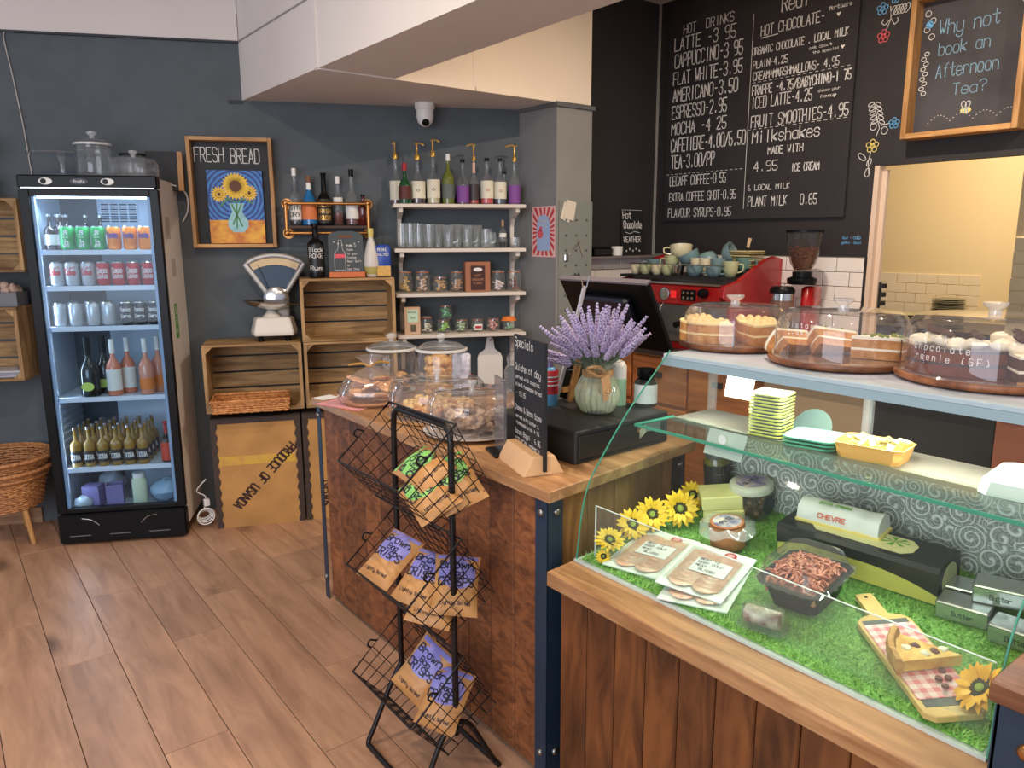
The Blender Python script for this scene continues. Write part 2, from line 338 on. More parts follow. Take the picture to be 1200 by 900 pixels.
# kitchen worktop with plate stacks
k = thing('kitchen_worktop', 'dark kitchen worktop seen through the opening, under two plate stacks', 'worktop', (5.4, 1.8, 0))
obj('top', G().box(0, .68, -1.5, 2.2, .89, .93), mat('dark_worktop', (58, 48, 42), .4), k)
obj('base_unit', G().box(.04, .68, -1.5, 2.2, 0, .89), STEEL, k)
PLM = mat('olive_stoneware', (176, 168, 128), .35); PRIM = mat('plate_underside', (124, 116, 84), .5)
def plates(x, y, z, n, r, g0, what):
    for i in range(n):
        o = obj('dinner_plate', G().lathe([(r*.55, 0), (r*.6, .003), (r, .010), (r, .0125), (r*.6, .006), (.01, .005)], 24), PLM if i % 3 else PRIM, smooth=False)
        o.location = (x+random.uniform(-.004, .004), y+random.uniform(-.004, .004), z+i*.0125)
        tag(o, what % (ORD[i] if i < 12 else '%dth' % (i+1)), 'plate', g0)
plates(5.75, 2.66, .93, 5, .135, 'plates in the low kitchen stack', 'olive plate, %s from the bottom of the low wide kitchen stack')
plates(5.62, 2.31, .93, 16, .105, 'plates in the tall kitchen stack', 'olive plate, %s from the bottom of the tall kitchen stack')
t = thing('utensil_rack', 'small black utensil rack on the cream jamb of the kitchen opening', 'rack', (3.935, 1.985, 1.15))
obj('bar', G().box(0, .012, -.028, -.02, 0, .17), BLACKM, t)
for i in range(4): obj('hook', G().box(-.012, .02, -.05, -.028, .005+i*.045, .028+i*.045), BLACKM, t)

# back bar under the espresso machine
t = thing('back_bar', 'wooden back bar cabinet under the espresso machine, dark top', 'cabinet', (3.25, 2.2, 0))
OR = wood('orange_pine', (150, 84, 40), (198, 124, 66), (.3, .12, 1), 12, .5, .15)
obj('top', G().box(-.03, .64, .0, 1.28, .9, .93), mat('dark_worktop2', (50, 42, 38), .4), t)
obj('body', G().box(.02, .64, .02, 1.27, 0, .9), OR, t)
for i in range(3):
    d = obj('drawer_front', G().box(0, .02, .03+i*.415, .43+i*.415, .62, .88, b=.004), OR, t); obj('handle', G().box(-.02, 0, .2+i*.415, .26+i*.415, .77, .80), BLACKM, d)
    obj('door', G().box(0, .02, .03+i*.415, .43+i*.415, .08, .6, b=.004), OR, t)
t = thing('undercounter_fridge', 'dark grey undercounter unit behind the glass display case', 'appliance', (3.28, 1.12, 0))
obj('body', G().box(.02, .59, 0, .76, 0, .86), mat('beige_laminate', (186, 160, 130), .5), t)
obj('door', G().box(0, .02, .01, .50, .02, .85), mat('charcoal_door', (62, 64, 66), .4, noise=(4, .3)), t)
obj('top', G().box(-.02, .6, -.0, 1.06, .86, .9), mat('beige_top', (196, 170, 140), .4), t)
obj('side_door', G().box(0, .02, .51, 1.055, .02, .85), mat('beige_laminate', (186, 160, 130), .5), t)
t = thing('brick_red_unit', 'brick-red cabinet behind the display case at the right edge', 'cabinet', (3.24, -.13, 0))
obj('body', G().box(0, .62, 0, 1.24, 0, .9), mat('brick_red_laminate', (168, 104, 80), .5, noise=(4, .12)), t)
obj('top', G().box(-.02, .64, -.01, 1.245, .9, .93), mat('beige_top', (196, 170, 140), .4), t)

# ---------------- shop counter ----------------
t = thing('shop_counter', 'dark brown plank-clad shop counter with navy corner posts', 'counter', (1.255, 1.46, 0))
pm = None
n = 0
for i in range(12):
    y0 = .045+i*.1175
    o = obj('plank', G().box(0, .018, 0, .1145, .02, .868, b=.0035), CTR, t) if pm is None else pm.copy()
    if pm is None: pm = o
    else: C.objects.link(o); o.parent = t
    o.location = (0, y0, 0)
obj('carcass', G().box(.02, .63, .08, 1.47, 0, .866), mat('carcass_dark', (40, 26, 18), .8), t)
E_ANG = math.atan2(.09, .68)
for i in range(5):
    o = obj('end_plank', G().box(0, .123, 0, .018, .02, .868, b=.0015), ENDW, t); o.location = (.04+i*.125*cos(E_ANG), .008+i*.125*sin(E_ANG), 0); o.rotation_euler.z = E_ANG
def post(nm, x, y, a, M=NAVY, par=t):
    p = obj(nm, G().box(-.012, .045, -.003, 0, 0, .868).box(-.012, -.009, -.003, .045, 0, .868), M, par); p.location = (x, y, 0); p.rotation_euler.z = a
    for z in (.10, .825):
        b = obj('bolt', G().lathe([(.011, 0), (.011, .004), (.007, .008), (.001, .009)], 12, Matrix.Translation((-.012, .022, z)) @ Matrix.Rotation(-pi/2, 4, 'Y')), STEEL, p, True)
        b = obj('bolt', G().lathe([(.011, 0), (.011, .004), (.007, .008), (.001, .009)], 12, Matrix.Translation((.022, -.003, z)) @ Matrix.Rotation(pi/2, 4, 'X')), STEEL, p, True)
post('corner_post', 0, 0, E_ANG*.5)
p = obj('corner_post', G().box(-.012, -.009, 0, .035, 0, .868), NAVY, t); p.location = (0, 1.462, 0)
for z in (.10, .825): obj('bolt', G().lathe([(.011, 0), (.011, .004), (.007, .008), (.001, .009)], 12, Matrix.Translation((-.012, .018, z)) @ Matrix.Rotation(-pi/2, 4, 'Y')), STEEL, p, True)
post('corner_post', .645, .095, pi/2+E_ANG*.5)
wt = obj('worktop', G().prism([(1.222, 1.425), (1.935, 1.52), (1.935, 2.6), (1.92, 2.955), (1.222, 2.955)], .868, .9), TOPW, bevel=.003)
tag(wt, 'mid-brown wooden worktop of the shop counter, under the cake domes', 'worktop')

# ---------------- display counter ----------------
t = thing('display_counter', 'brown plank-fronted base of the glass display counter', 'counter', (1.25, .40, 0))
pm = None
for i in range(10):
    y0 = .895-i*.1
    o = obj('plank', G().box(-.012, .01, .001, .0985, 0, .655, b=.003), CTR2, t) if pm is None else pm.copy()
    if pm is None: pm = o
    else: C.objects.link(o); o.parent = t
    o.location = (0, y0, 0)
obj('carcass', G().box(.01, .8, -.018, 1.0, 0, .655), mat('carcass_dark', (40, 26, 18), .8), t)
lg = obj('ledge', G().prism([(-.053, -.022), (.62, -.022), (.62, 1.02), (.1, 1.02), (-.053, 1.005)], .655, .695), TOPW, t, bevel=.003)
# glass case
t = thing('glass_display_case', 'curved glass deli display case on the plank-fronted counter', 'display case', (0, 0, 0))
CV = [(1.302, .697), (1.31, .76), (1.318, .82), (1.330, .87), (1.352, .92), (1.392, .972), (1.44, 1.03), (1.49, 1.085), (1.54, 1.133), (1.60, 1.187), (1.652, 1.236)]
CVs = [tuple(v)[:2] for v in rnd([(a, b, 0) for a, b in CV], 3)]
g = G(); ns = len(CVs)
g.loft([[(a, .40, z) for a, z in CVs], [(a, 1.405, z) for a, z in CVs]], cap=False, closed=False)
obj('front_glass', g, GLG, t, True)
for y in (1.405, .40): obj('glass_edge', G().tube([(a, y, z) for a, z in CVs], .0022, 4), GEDGE, t)
def side(y): 
    pts = [(a, y, z) for a, z in CVs]+[(1.86, y, 1.236), (1.86, y, .72)]
    return G().add(pts, [tuple(range(len(pts)))])
obj('side_glass', side(1.402), GLG, t); obj('side_glass', side(.405), GLG, t)
obj('case_floor', G().box(1.30, 1.87, .40, 1.41, .690, .7).add([(1.30, .405, .7), (1.86, .405, .775), (1.86, 1.4, .775), (1.30, 1.4, .7)], [(0, 1, 2, 3)]), mat('case_white', (206, 214, 206), .3), t)
SEAL = mat('pale_seal', (190, 205, 196), .4)
obj('front_seal', G().box(1.298, 1.306, .40, 1.41, .695, .702), SEAL, t)
sh = obj('glass_shelf', G().box(1.50, 1.66, .42, 1.39, 1.044, 1.049), GLG, t)
obj('shelf_edge', G().box(1.497, 1.50, .42, 1.39, 1.0425, 1.0505).box(1.50, 1.66, 1.388, 1.3915, 1.0435, 1.0495), GEDGE, sh)
obj('back_shelf', G().box(1.655, 1.83, .42, 1.10, 1.034, 1.044), mat('pale_stone_shelf', (124, 119, 108), .4, noise=(30, .06)), t)
obj('back_shelf', G().box(1.655, 1.83, 1.10, 1.39, 1.034, 1.044), mat('pale_stone_shelf', (124, 119, 108), .4), t)
obj('bracket', G().box(1.52, 1.6, 1.385, 1.40, 1.02, 1.042), CHROME, t)
dk = obj('deck', G().box(1.652, 2.10, .36, 1.43, 1.212, 1.225, b=.002), mat('blue_white_deck', (188, 194, 208), .3), t)
obj('deck_lip', G().box(1.648, 1.66, .36, 1.43, 1.192, 1.213), mat('blue_grey_lip', (158, 172, 188), .3), dk)
obj('light_strip', G().box(1.665, 1.69, .45, 1.36, 1.204, 1.212), mat('case_led', (255, 250, 236), .5, emit=2.5), dk)
_cl = area('case_light', (1.672, .905, 1.2), (1.60, .905, .7), .9, 5.4, (1, .98, .90), .02); _cl.rotation_euler = (R(0), R(6), 0); _cl.data.size = .02; _cl.data.size_y = .9
for y in (1.40, .92, .41): obj('post', G().box(1.84, 1.852, y-.012, y+.012, .78, 1.212), glass('acrylic', (250, 250, 250), .12), t)
# embossed silver backing panel: swirls in relief
def swirl_mat():
    m = mat('embossed_silver', (172, 176, 166), .4); nt = m.node_tree; N, L = nt.nodes, nt.links; b = N['Principled BSDF']
    tc = N.new('ShaderNodeTexCoord'); prev = None
    for sc_, off in ((17, 0), (41, 3.1)):
        mp = N.new('ShaderNodeMapping'); mp.inputs['Scale'].default_value = (0.001, sc_, sc_); mp.inputs['Location'].default_value = (0, off, off); L.new(tc.outputs['Object'], mp.inputs[0])
        v = N.new('ShaderNodeTexVoronoi'); v.inputs['Scale'].default_value = 1; v.inputs['Randomness'].default_value = .75; L.new(mp.outputs[0], v.inputs['Vector'])
        sub = N.new('ShaderNodeVectorMath'); sub.operation = 'SUBTRACT'; L.new(mp.outputs[0], sub.inputs[0]); L.new(v.outputs['Position'], sub.inputs[1])
        sx = N.new('ShaderNodeSeparateXYZ'); L.new(sub.outputs[0], sx.inputs[0])
        at = N.new('ShaderNodeMath'); at.operation = 'ARCTAN2'; L.new(sx.outputs['Y'], at.inputs[0]); L.new(sx.outputs['Z'], at.inputs[1])
        m1 = N.new('ShaderNodeMath'); m1.operation = 'MULTIPLY'; m1.inputs[1].default_value = 38 if sc_ == 17 else 22; L.new(v.outputs['Distance'], m1.inputs[0])
        ad = N.new('ShaderNodeMath'); ad.operation = 'ADD'; L.new(m1.outputs[0], ad.inputs[0]); L.new(at.outputs[0], ad.inputs[1])
        sn = N.new('ShaderNodeMath'); sn.operation = 'SINE'; L.new(ad.outputs[0], sn.inputs[0])
        if prev is None: prev = sn
        else:
            mx = N.new('ShaderNodeMath'); mx.operation = 'MAXIMUM'; h_ = N.new('ShaderNodeMath'); h_.operation = 'MULTIPLY'; h_.inputs[1].default_value = .6; L.new(sn.outputs[0], h_.inputs[0])
            L.new(prev.outputs[0], mx.inputs[0]); L.new(h_.outputs[0], mx.inputs[1]); prev = mx
    cr = N.new('ShaderNodeValToRGB'); cr.color_ramp.elements[0].color = lin((156, 160, 150)); cr.color_ramp.elements[1].color = lin((238, 238, 228)); cr.color_ramp.elements[0].position = .35; cr.color_ramp.elements[1].position = .95
    L.new(prev.outputs[0], cr.inputs[0]); L.new(cr.outputs[0], b.inputs['Base Color'])
    bp = N.new('ShaderNodeBump'); bp.inputs['Strength'].default_value = .5; bp.inputs['Distance'].default_value = .003; L.new(prev.outputs[0], bp.inputs['Height']); L.new(bp.outputs[0], b.inputs['Normal'])
    return m
obj('embossed_back_panel', G().box(1.852, 1.86, .42, 1.37, .778, 1.034), swirl_mat(), t)
gd = obj('guard_panel', G().box(1.339, 1.341, .415, 1.372, .708, .852), glass('guard_acrylic', (248, 250, 248), .03), t); obj('guard_edge', G().box(1.3385, 1.3415, .415, 1.372, .852, .8535).box(1.3385, 1.3415, 1.371, 1.3735, .708, .8535), mat('white_edge', (225, 230, 225), .3), gd)
def gz(x, dz=0): return .703+(x-1.30)*.134+dz
TILT = -math.atan(.134)
# artificial grass (stuff)
N_ = 30000; rg = np.random.default_rng(3)
gx = rg.uniform(1.31, 1.85, N_); gy = rg.uniform(.415, 1.392, N_); th = rg.uniform(0, 2*pi, N_); ln = rg.uniform(.012, .026, N_)
lx, ly = np.cos(th)*ln*.8+ .004, np.sin(th)*ln*.8-.004; wx, wy = -np.sin(th)*.0014, np.cos(th)*.0014
z0 = .703+(gx-1.30)*.134
v = np.zeros((N_, 3, 3)); v[:, 0] = np.c_[gx-wx, gy-wy, z0]; v[:, 1] = np.c_[gx+wx, gy+wy, z0]; v[:, 2] = np.c_[gx+lx, gy+ly, z0+ln*.5]
me = bpy.data.meshes.new('artificial_grass'); vv = v.reshape(-1, 3)
base = [(1.31, .41, .7035), (1.855, .41, .7765), (1.855, 1.395, .7765), (1.31, 1.395, .7035)]
me.from_pydata([tuple(p) for p in vv.tolist()]+base, [], [(3*i, 3*i+1, 3*i+2) for i in range(N_)]+[(3*N_, 3*N_+1, 3*N_+2, 3*N_+3)]); me.update()
gm = mat('artificial_grass_green', (172, 216, 116), .55, noise=(160, .5), col2=(98, 166, 62)); me.materials.append(gm)
o = bpy.data.objects.new('artificial_grass', me); C.objects.link(o); o['kind'] = 'stuff'; tag(o, 'bright green artificial grass lining the floor of the display case', 'artificial grass')
# right-hand counter
t = thing('side_counter', 'navy-posted wooden counter at the lower right edge', 'counter', (1.19, .375, 0))
obj('worktop', G().box(0, .75, -.9, 0, .866, .9, b=.003), wood('dark_worktop_wood', (96, 56, 34), (142, 92, 60), (1, .12, 1), 20, .38, .16), t)
obj('carcass', G().box(.07, .72, -.9, -.012, 0, .866), CTR2, t)
p = obj('corner_post', G().box(.018, .06, -.95, -.008, 0, .866).box(.018, .09, -.012, -.006, 0, .866), NAVY, t)
for yy in (-.055,):
    obj('bolt', G().lathe([(.014, 0), (.014, .004), (.009, .009), (.001, .010)], 12, Matrix.Translation((.018, yy, .80)) @ Matrix.Rotation(-pi/2, 4, 'Y')), COPPER, p, True)
# ---------------- fridge ----------------
t = thing('drinks_fridge', 'tall black-framed glass-door drinks fridge with lit shelves', 'fridge', FP(0, 0, 0), FA)
LIN = mat('fridge_liner', (196, 208, 222), .4); FSIDE = mat('fridge_side_white', (232, 222, 214), .5, noise=(5, .08))
obj('cabinet', G().box(0, .03, .04, .44, .02, 1.84).box(.03, .58, .42, .44, .15, 1.84).box(.03, .58, .04, .44, .02, .165).box(.03, .58, .04, .44, 1.76, 1.84), LIN, t)
obj('side_panel', G().box(.58, .612, .035, .44, .06, 1.84), FSIDE, t)
obj('side_panel', G().box(-.004, .001, .04, .44, .06, 1.84), FSIDE, t)
d = obj('door_frame', G().box(0, .045, 0, .04, .17, 1.785).box(.575, .615, 0, .04, .17, 1.785).box(.045, .575, 0, .04, .17, .195).box(.045, .575, 0, .04, 1.752, 1.785), BLACK, t, bevel=.003)
obj('door_glass', G().box(.045, .575, .012, .015, .195, 1.752), glass('fridge_glass', (236, 246, 252), refl=.4), d)
for x in (.052, .565): obj('door_seal', G().box(x-.007, x+.007, .016, .035, .195, 1.752), mat('seal_blue_grey', (150, 170, 200), .5), d)
hd = obj('header', G().box(0, .615, -.005, .06, 1.79, 1.85, b=.006), BLACK, t)
obj('chrome_line', G().box(.015, .6, -.008, -.004, 1.788, 1.792), CHROME, hd)
for x in (.125, .395):
    obj('switch_plate', G().lathe([(.026, 0), (.026, .003), (.02, .004)], 20, Matrix.Translation((x, -.005, 1.82)) @ Matrix.Rotation(pi/2, 4, 'X'), sx=1.15, sy=.62), WHITE, hd)
    obj('knob', G().lathe([(.012, 0), (.012, .006)], 14, Matrix.Translation((x-.008, -.008, 1.82)) @ Matrix.Rotation(pi/2, 4, 'X')), BLACK, hd)
obj('badge', G().lathe([(.04, 0), (.04, .003)], 20, Matrix.Translation((.27, -.004, 1.82)) @ Matrix.Rotation(pi/2, 4, 'X'), sy=.35), mat('badge_blue', (36, 36, 60), .4), hd)
g = G(); text(g, 'Prodis', (.247, -.0085, 1.814), (1, 0, 0), (0, 0, 1), .012, .05, .18); obj('badge_lettering', g, CHALK, hd)
kb = obj('kick_panel', G().box(0, .615, -.012, .05, .012, .165, b=.008), BLACK, t)
for x, a in ((.16, 1), (.43, -1)):
    obj('trim_curve', G().tube(rnd([(x-.045*a, -.014, .145), (x, -.015, .135), (x+.035*a, -.014, .105)]), .002, 5), CHROME, kb)
for x in (.1, .29, .48): obj('vent_slot', G().box(x-.05, x+.05, -.0135, -.011, .05, .054), mat('vent_grey', (110, 110, 112), .5), kb)
for x in (.03, .57): obj('foot', G().box(x-.02, x+.02, .02, .06, 0, .015), BLACKM, t)
FSH = mat('fridge_shelf_white', (215, 222, 235), .4)
SZ = [1.497, 1.322, 1.122, .762, .394]
for z in SZ: obj('shelf', G().box(.034, .576, .06, .42, z-.006, z).box(.034, .576, .05, .058, z-.022, z+.002), FSH, t)
lp = obj('led_strip', G().box(.06, .56, .045, .06, 1.745, 1.755), mat('led_light', (200, 225, 255), .5, emit=14), t)
gr = obj('vent_grille', G().box(.22, .41, .412, .42, 1.63, 1.745), LIN, t)
for i in range(8):
    for j in range(4): obj('slot', G().box(.232+j*.045, .268+j*.045, .408, .412, 1.64+i*.0125, 1.646+i*.0125), BLACKM, gr)
for i in range(9): obj('liner_ridge', G().box(.031, .036, .08, .41, .44+i*.037, .452+i*.037), FSH, t)
st = obj('sticker', G().box(.612, .6135, .14, .20, 1.04, 1.22), mat('green_sticker', (86, 160, 60), .5), t)
g = G(); text(g, '5 STAR', (.6137, .185, 1.07), (0, 0, 1), (0, -1, 0), .03, .14, .16); obj('lettering', g, CHALK, st)
for z0, z1, y0 in ((1.55, 1.66, .1), (1.36, 1.45, .16)): obj('paper_note', G().box(.612, .613, y0, y0+.09, z0, z1), mat('faded_note', (190, 176, 168), .8), t)
def fl_light(z, p):
    dd = bpy.data.lights.new('fridge_led', 'AREA'); oo = bpy.data.objects.new('fridge_led', dd); C.objects.link(oo)
    dd.shape = 'RECTANGLE'; dd.size = .48; dd.size_y = .05; dd.energy = p; dd.color = (.66, .82, 1); oo.location = FP(.31, -.075, z); oo.rotation_euler = (R(-20), 0, FA)
fl_light(1.735, 2.6)
dd = bpy.data.lights.new('fridge_side_led', 'AREA'); oo = bpy.data.objects.new('fridge_side_led', dd); C.objects.link(oo)
dd.shape = 'RECTANGLE'; dd.size = 1.4; dd.size_y = .02; dd.energy = 2.6; dd.color = (.7, .84, 1); oo.location = FP(.06, -.06, .96); oo.rotation_euler = (0, R(-90), FA); oo.rotation_euler = Matrix.Rotation(FA, 4, 'Z').to_3x3().to_4x4().__matmul__(Matrix.Rotation(R(-35), 4, 'Z')).__matmul__(Matrix.Rotation(R(-90), 4, 'Y')).to_euler()

CANP = [(.02, 0), (.026, .004), (.033, .012), (.033, .104), (.0265, .116), (.0255, .118), (.0235, .115), (.01, .1145)]
def can(name, col, txt, tc, lab, loc, metal=.5):
    t = thing(name, lab, 'can', loc, FA)
    b = obj('body', G().lathe([(.02, 0), (.026, .004), (.033, .012), (.033, .104), (.0285, .112)], 16, cap=True), mat('can_%d_%d_%d' % col, col, .3, metal*.6), t, True)
    obj('lid', G().lathe([(.0285, .112), (.0265, .118), (.0235, .115), (.005, .115)], 16), CHROME, t)
    if txt:
        g = G()
        for (s, z, h, vert) in txt:
            n = len(s)
            g2 = G()
            if vert: text(g2, s, (-h*.5, 0, .016), (0, 0, 1), (-1, 0, 0), h, .084, .2)
            else: text(g2, s, (-.026, 0, z), (1, 0, 0), (0, 0, 1), h, .052, .2)
            for q in range(0, len(g2.v)):
                x, y, zz = g2.v[q]; xx = x+(h if vert else 0); a = xx/.0335; g2.v[q] = (.0336*sin(a), -.0336*cos(a), zz)
            g.add(g2.v, g2.f)
        obj('lettering', g, tc, t)
    return t
def row(proto, spots, z, fmt, g0):
    for i, (s, off) in enumerate(spots):
        if i == 0: proto.location = FP(s, off, z); proto['label'] = fmt(i); proto['group'] = g0
        else: dup(proto, FP(s, off, z), fmt(i), group=g0)
OF = -.1
a = can('drink_can', (28, 150, 70), [('Sprite', .03, .022, True)], CHALK, '', (0, 0, 0))
row(a, [(.158, OF), (.228, OF), (.298, OF)], SZ[0], lambda i: 'green lemonade can, %s from the left on the top fridge shelf' % ORD[i], 'green lemonade cans in the fridge')
a = can('drink_can', (240, 130, 30), [('Fanta', .06, .026, False)], mat('deep_blue', (24, 44, 140), .5), '', (0, 0, 0))
row(a, [(.37, OF), (.443, OF), (.513, OF), (.545, OF-.07)], SZ[0], lambda i: 'orange soda can, %s from the left on the top fridge shelf' % ORD[i], 'orange soda cans in the fridge')
a = can('drink_can', (196, 198, 202), [('Coke', .055, .028, False), ('Diet', .085, .012, False)], mat('cola_red', (196, 26, 34), .5), '', (0, 0, 0))
row(a, [(.092, OF), (.162, OF), (.236, OF)], SZ[1], lambda i: 'silver diet cola can, %s from the left on the second fridge shelf' % ORD[i], 'silver cola cans in the fridge')
a = can('drink_can', (196, 26, 38), [('Coca', .065, .024, False), ('Cola', .038, .022, False)], CHALK, '', (0, 0, 0))
row(a, [(.305, OF), (.375, OF), (.445, OF), (.515, OF)], SZ[1], lambda i: 'red cola can, %s from the left on the second fridge shelf' % ORD[i], 'red cola cans in the fridge')
a = can('drink_can', (186, 190, 196), None, None, '', (0, 0, 0), .9)
row(a, [(.085, OF), (.158, OF), (.238, OF), (.31, OF), (.12, OF-.08), (.2, OF-.08), (.275, OF-.08)], SZ[2], lambda i: ('plain silver can, %s from the left in the front row of the third fridge shelf' if i < 4 else 'plain silver can, %s from the left in the back row of the third fridge shelf') % ORD[i if i < 4 else i-4], 'plain silver cans in the fridge')
a = can('drink_can', (20, 20, 24), [('Tonic', .07, .02, False), ('Zero', .04, .016, False)], CHALK, '', (0, 0, 0), 0)
row(a, [(.395, OF), (.46, OF), (.525, OF)], SZ[2], lambda i: 'black mixer can, %s from the left on the third fridge shelf' % ORD[i], 'black mixer cans in the fridge')

GBR = mat('brown_bottle_glass', (40, 22, 14), .1, coat=.4); GDK = mat('dark_bottle_glass', (14, 18, 14), .08, coat=.5)
GGR = mat('green_bottle_glass', (20, 74, 40), .1, coat=.5); GBL = mat('blue_liqueur', (24, 104, 160), .12, coat=.4)
def liq(n, c): return mat('liquid_'+n, c, .1, coat=.5)
def bottle(name, lab, loc, r, h, body, neck=.3, sh=.16, cap=None, label=None, liquid=None, nr=.28, rz=0, pump=False, cat='bottle', group=None, lz=(.12, .5), txt=None, tcol=None, lr=None, n=16, cap_h=.05, neck_label=None):
    """body lathe; neck: share of height; optional liquid inside, label wrap, cap, pump"""
    t = thing(name, lab, cat, loc, rz, group)
    zs = h*(1-neck-sh)
    pr = [(r*.85, 0), (r, .004), (r, zs), (r*.93, zs+h*sh*.3), (r*.6, zs+h*sh*.72), (r*nr*1.1, zs+h*sh), (r*nr, h-.012), (r*nr*1.2, h-.008), (r*nr*1.2, h)]
    obj('glass_body', G().lathe(pr, n), body, t, True)
    if liquid: 
        lh = liquid[1]*zs; obj('contents', G().lathe([(r*.8, .005), (r*.94, .008), (r*.94, lh)], n), liquid[0], t, True)
    if cap: obj('cap', G().lathe([(r*nr*1.28, h-h*cap_h), (r*nr*1.3, h-h*cap_h+.002), (r*nr*1.28, h+.004), (r*nr*.4, h+.005)], 12), cap, t, True)
    if neck_label: obj('neck_label', G().lathe([(r*nr*1.22, h*(1-neck)+.01), (r*nr*1.12, h*.93)], 12, cap=False), neck_label, t, True)
    if label:
        arc = [-1.35+2.7*k/12 for k in range(13)]; g = G(); R_ = r*1.012
        g.loft([[(R_*sin(a), -R_*cos(a), h*lz[0]) for a in arc], [(R_*sin(a), -R_*cos(a), h*lz[1]) for a in arc]], cap=False, closed=False)
        lo = obj('label', g, label, t, True)
        if txt:
            g = G(); m_ = len(txt); H = (lz[1]-lz[0])*h/(m_+.6)
            for q, s in enumerate(txt):
                g2 = G(); W_ = min(r*1.9, H*.7*len(s)*1.1); text(g2, s, (-W_/2, 0, h*lz[1]-H*(q+1.15)), (1, 0, 0), (0, 0, 1), H*.62, W_, .16)
                for k_ in range(len(g2.v)):
                    x, y, zz = g2.v[k_]; a = x/(R_+.0006); g2.v[k_] = ((R_+.0006)*sin(a), -(R_+.0006)*cos(a), zz)
                g.add(g2.v, g2.f)
            obj('lettering', g, tcol or BLACKM, lo)
    if pump:
        g = G().lathe([(r*nr*1.35, h-.01), (r*nr*1.4, h+.012), (r*nr*.7, h+.022), (.0045, h+.026), (.0045, h+.075)], 12)
        pm = obj('pump', g, GOLD, t, True)
        obj('spout', G().tube(rnd([(-.012*pump, 0, h+.077), (.012*pump, 0, h+.081), (.03*pump, 0, h+.077), (.038*pump, 0, h+.070)], 3), .0045, 6), GOLD, pm, True)
    return t
LW = mat('label_white', (226, 224, 218), .7); LB = mat('label_black', (24, 22, 24), .6); LR = mat('label_red', (176, 40, 44), .6)
# top shelf: small dark bottles
a = bottle('tonic_bottle', '', (0, 0, 0), .029, .17, GBR, label=LW, cap=CHROME, rz=FA, n=12, lz=(.15, .45))
row(a, [(.082, OF), (.12, OF-.02), (.09, OF-.08), (.13, OF-.09), (.09, OF-.15), (.26, OF-.18), (.20, OF-.15)], SZ[0], lambda i: 'dark mixer bottle with silver cap, %s of the cluster on the top fridge shelf' % ORD[i], 'small dark mixer bottles on the top fridge shelf')
# fourth shelf: wine
PRO = mat('label_lime', (190, 214, 90), .6)
a = bottle('prosecco_bottle', 'big dark prosecco bottle with round lime label, front left on the wine shelf', FP(.19, OF, SZ[3]), .046, .30, GDK, .34, .26, cap=BLACK, cap_h=.3, rz=FA)
obj('label', G().lathe([(.03, 0), (.03, .002)], 18, Matrix.Translation((0, -.045, .055)) @ Matrix.Rotation(pi/2, 4, 'X'), sy=.75), PRO, a)
dup(a, FP(.235, OF-.09, SZ[3]), 'big dark prosecco bottle standing behind the front one on the wine shelf')
GWH = liq('pale_wine', (196, 170, 130)); ROS = liq('rose', (206, 120, 90))
a = bottle('wine_bottle', 'rose wine bottle with white capsule and white square label, centre of the wine shelf', FP(.305, OF, SZ[3]), .037, .285, ROS, .32, .2, cap=WHITE, cap_h=.24, label=LW, lz=(.1, .48), rz=FA)
dup(a, FP(.355, OF-.07, SZ[3]), 'rose wine bottle just behind and right of the front white-labelled one')
a = bottle('wine_bottle', 'plain pink rose bottle with white capsule, right side of the wine shelf', FP(.46, OF, SZ[3]), .036, .285, liq('pink', (214, 140, 112)), .32, .2, cap=WHITE, cap_h=.24, rz=FA, label=mat('label_orange_small', (226, 130, 60), .6), lz=(.1, .3))
dup(a, FP(.50, OF-.08, SZ[3]), 'pink rose bottle half hidden at the far right of the wine shelf')
# fifth shelf: beers
BEER = mat('amber_beer', (150, 112, 26), .1, coat=.6)
a = bottle('beer_bottle', '', (0, 0, 0), .0285, .205, BEER, .3, .14, cap=CHROME, label=LB, lz=(.12, .42), rz=FA, n=12, txt=('EXTRA',), tcol=CHALK)
sp = [(.09+.064*i, -.09-.072*j) for j in range(4) for i in range(6)]
RN = ['front', 'second', 'third', 'back']
row(a, sp, SZ[4], lambda i: 'clear-gold beer bottle, %s from the left in the %s row of the beer shelf' % (ORD[i % 6], RN[i//6]), 'beer bottles in the fridge')
bottle('ale_bottle', 'red-labelled dark bottle at the right end of the beer shelf', FP(.525, OF, SZ[4]), .029, .215, GBR, .34, .16, cap=LR, label=mat('label_orange_red', (206, 70, 44), .6), lz=(.05, .5), neck_label=LR, rz=FA)
# bottom
PUR = mat('lilac_card', (120, 110, 160), .7)
for i, (s, w_) in enumerate(((.14, .085), (.245, .08))):
    t = thing('lilac_carton', ['closed lilac carton at the left of the fridge floor', 'open lilac carton showing brown inside on the fridge floor'][i], 'carton', FP(s, -.12, .168), FA+R(-10+20*i))
    obj('carton_body', G().box(-w_/2, w_/2, -.035, -.033, 0, .115).box(-w_/2, w_/2, .033, .035, 0, .115).box(-w_/2, -w_/2+.002, -.033, .033, 0, .115).box(w_/2-.002, w_/2, -.033, .033, 0, .115).box(-w_/2, w_/2, -.035, .035, 0, .003), PUR, t)
    obj('flap', G().box(-w_/2, w_/2, -.035, .035, .112, .115, Matrix.Translation((0, 0, 0))) if i == 0 else G().box(-w_/2+.004, w_/2-.004, -.031, .031, .08, .095), PUR if i == 0 else CARD, t)
t = thing('white_tub_bottle', 'white and green cylindrical bottle on the fridge floor', 'bottle', FP(.37, -.11, .168), FA)
obj('bottle_body', G().lathe([(.035, 0), (.037, .01), (.037, .13), (.028, .145)], 18), mat('sage_label', (196, 206, 176), .5), t, True); obj('cap', G().lathe([(.03, .145), (.03, .17), (.002, .171)], 16), WHITE, t, True)
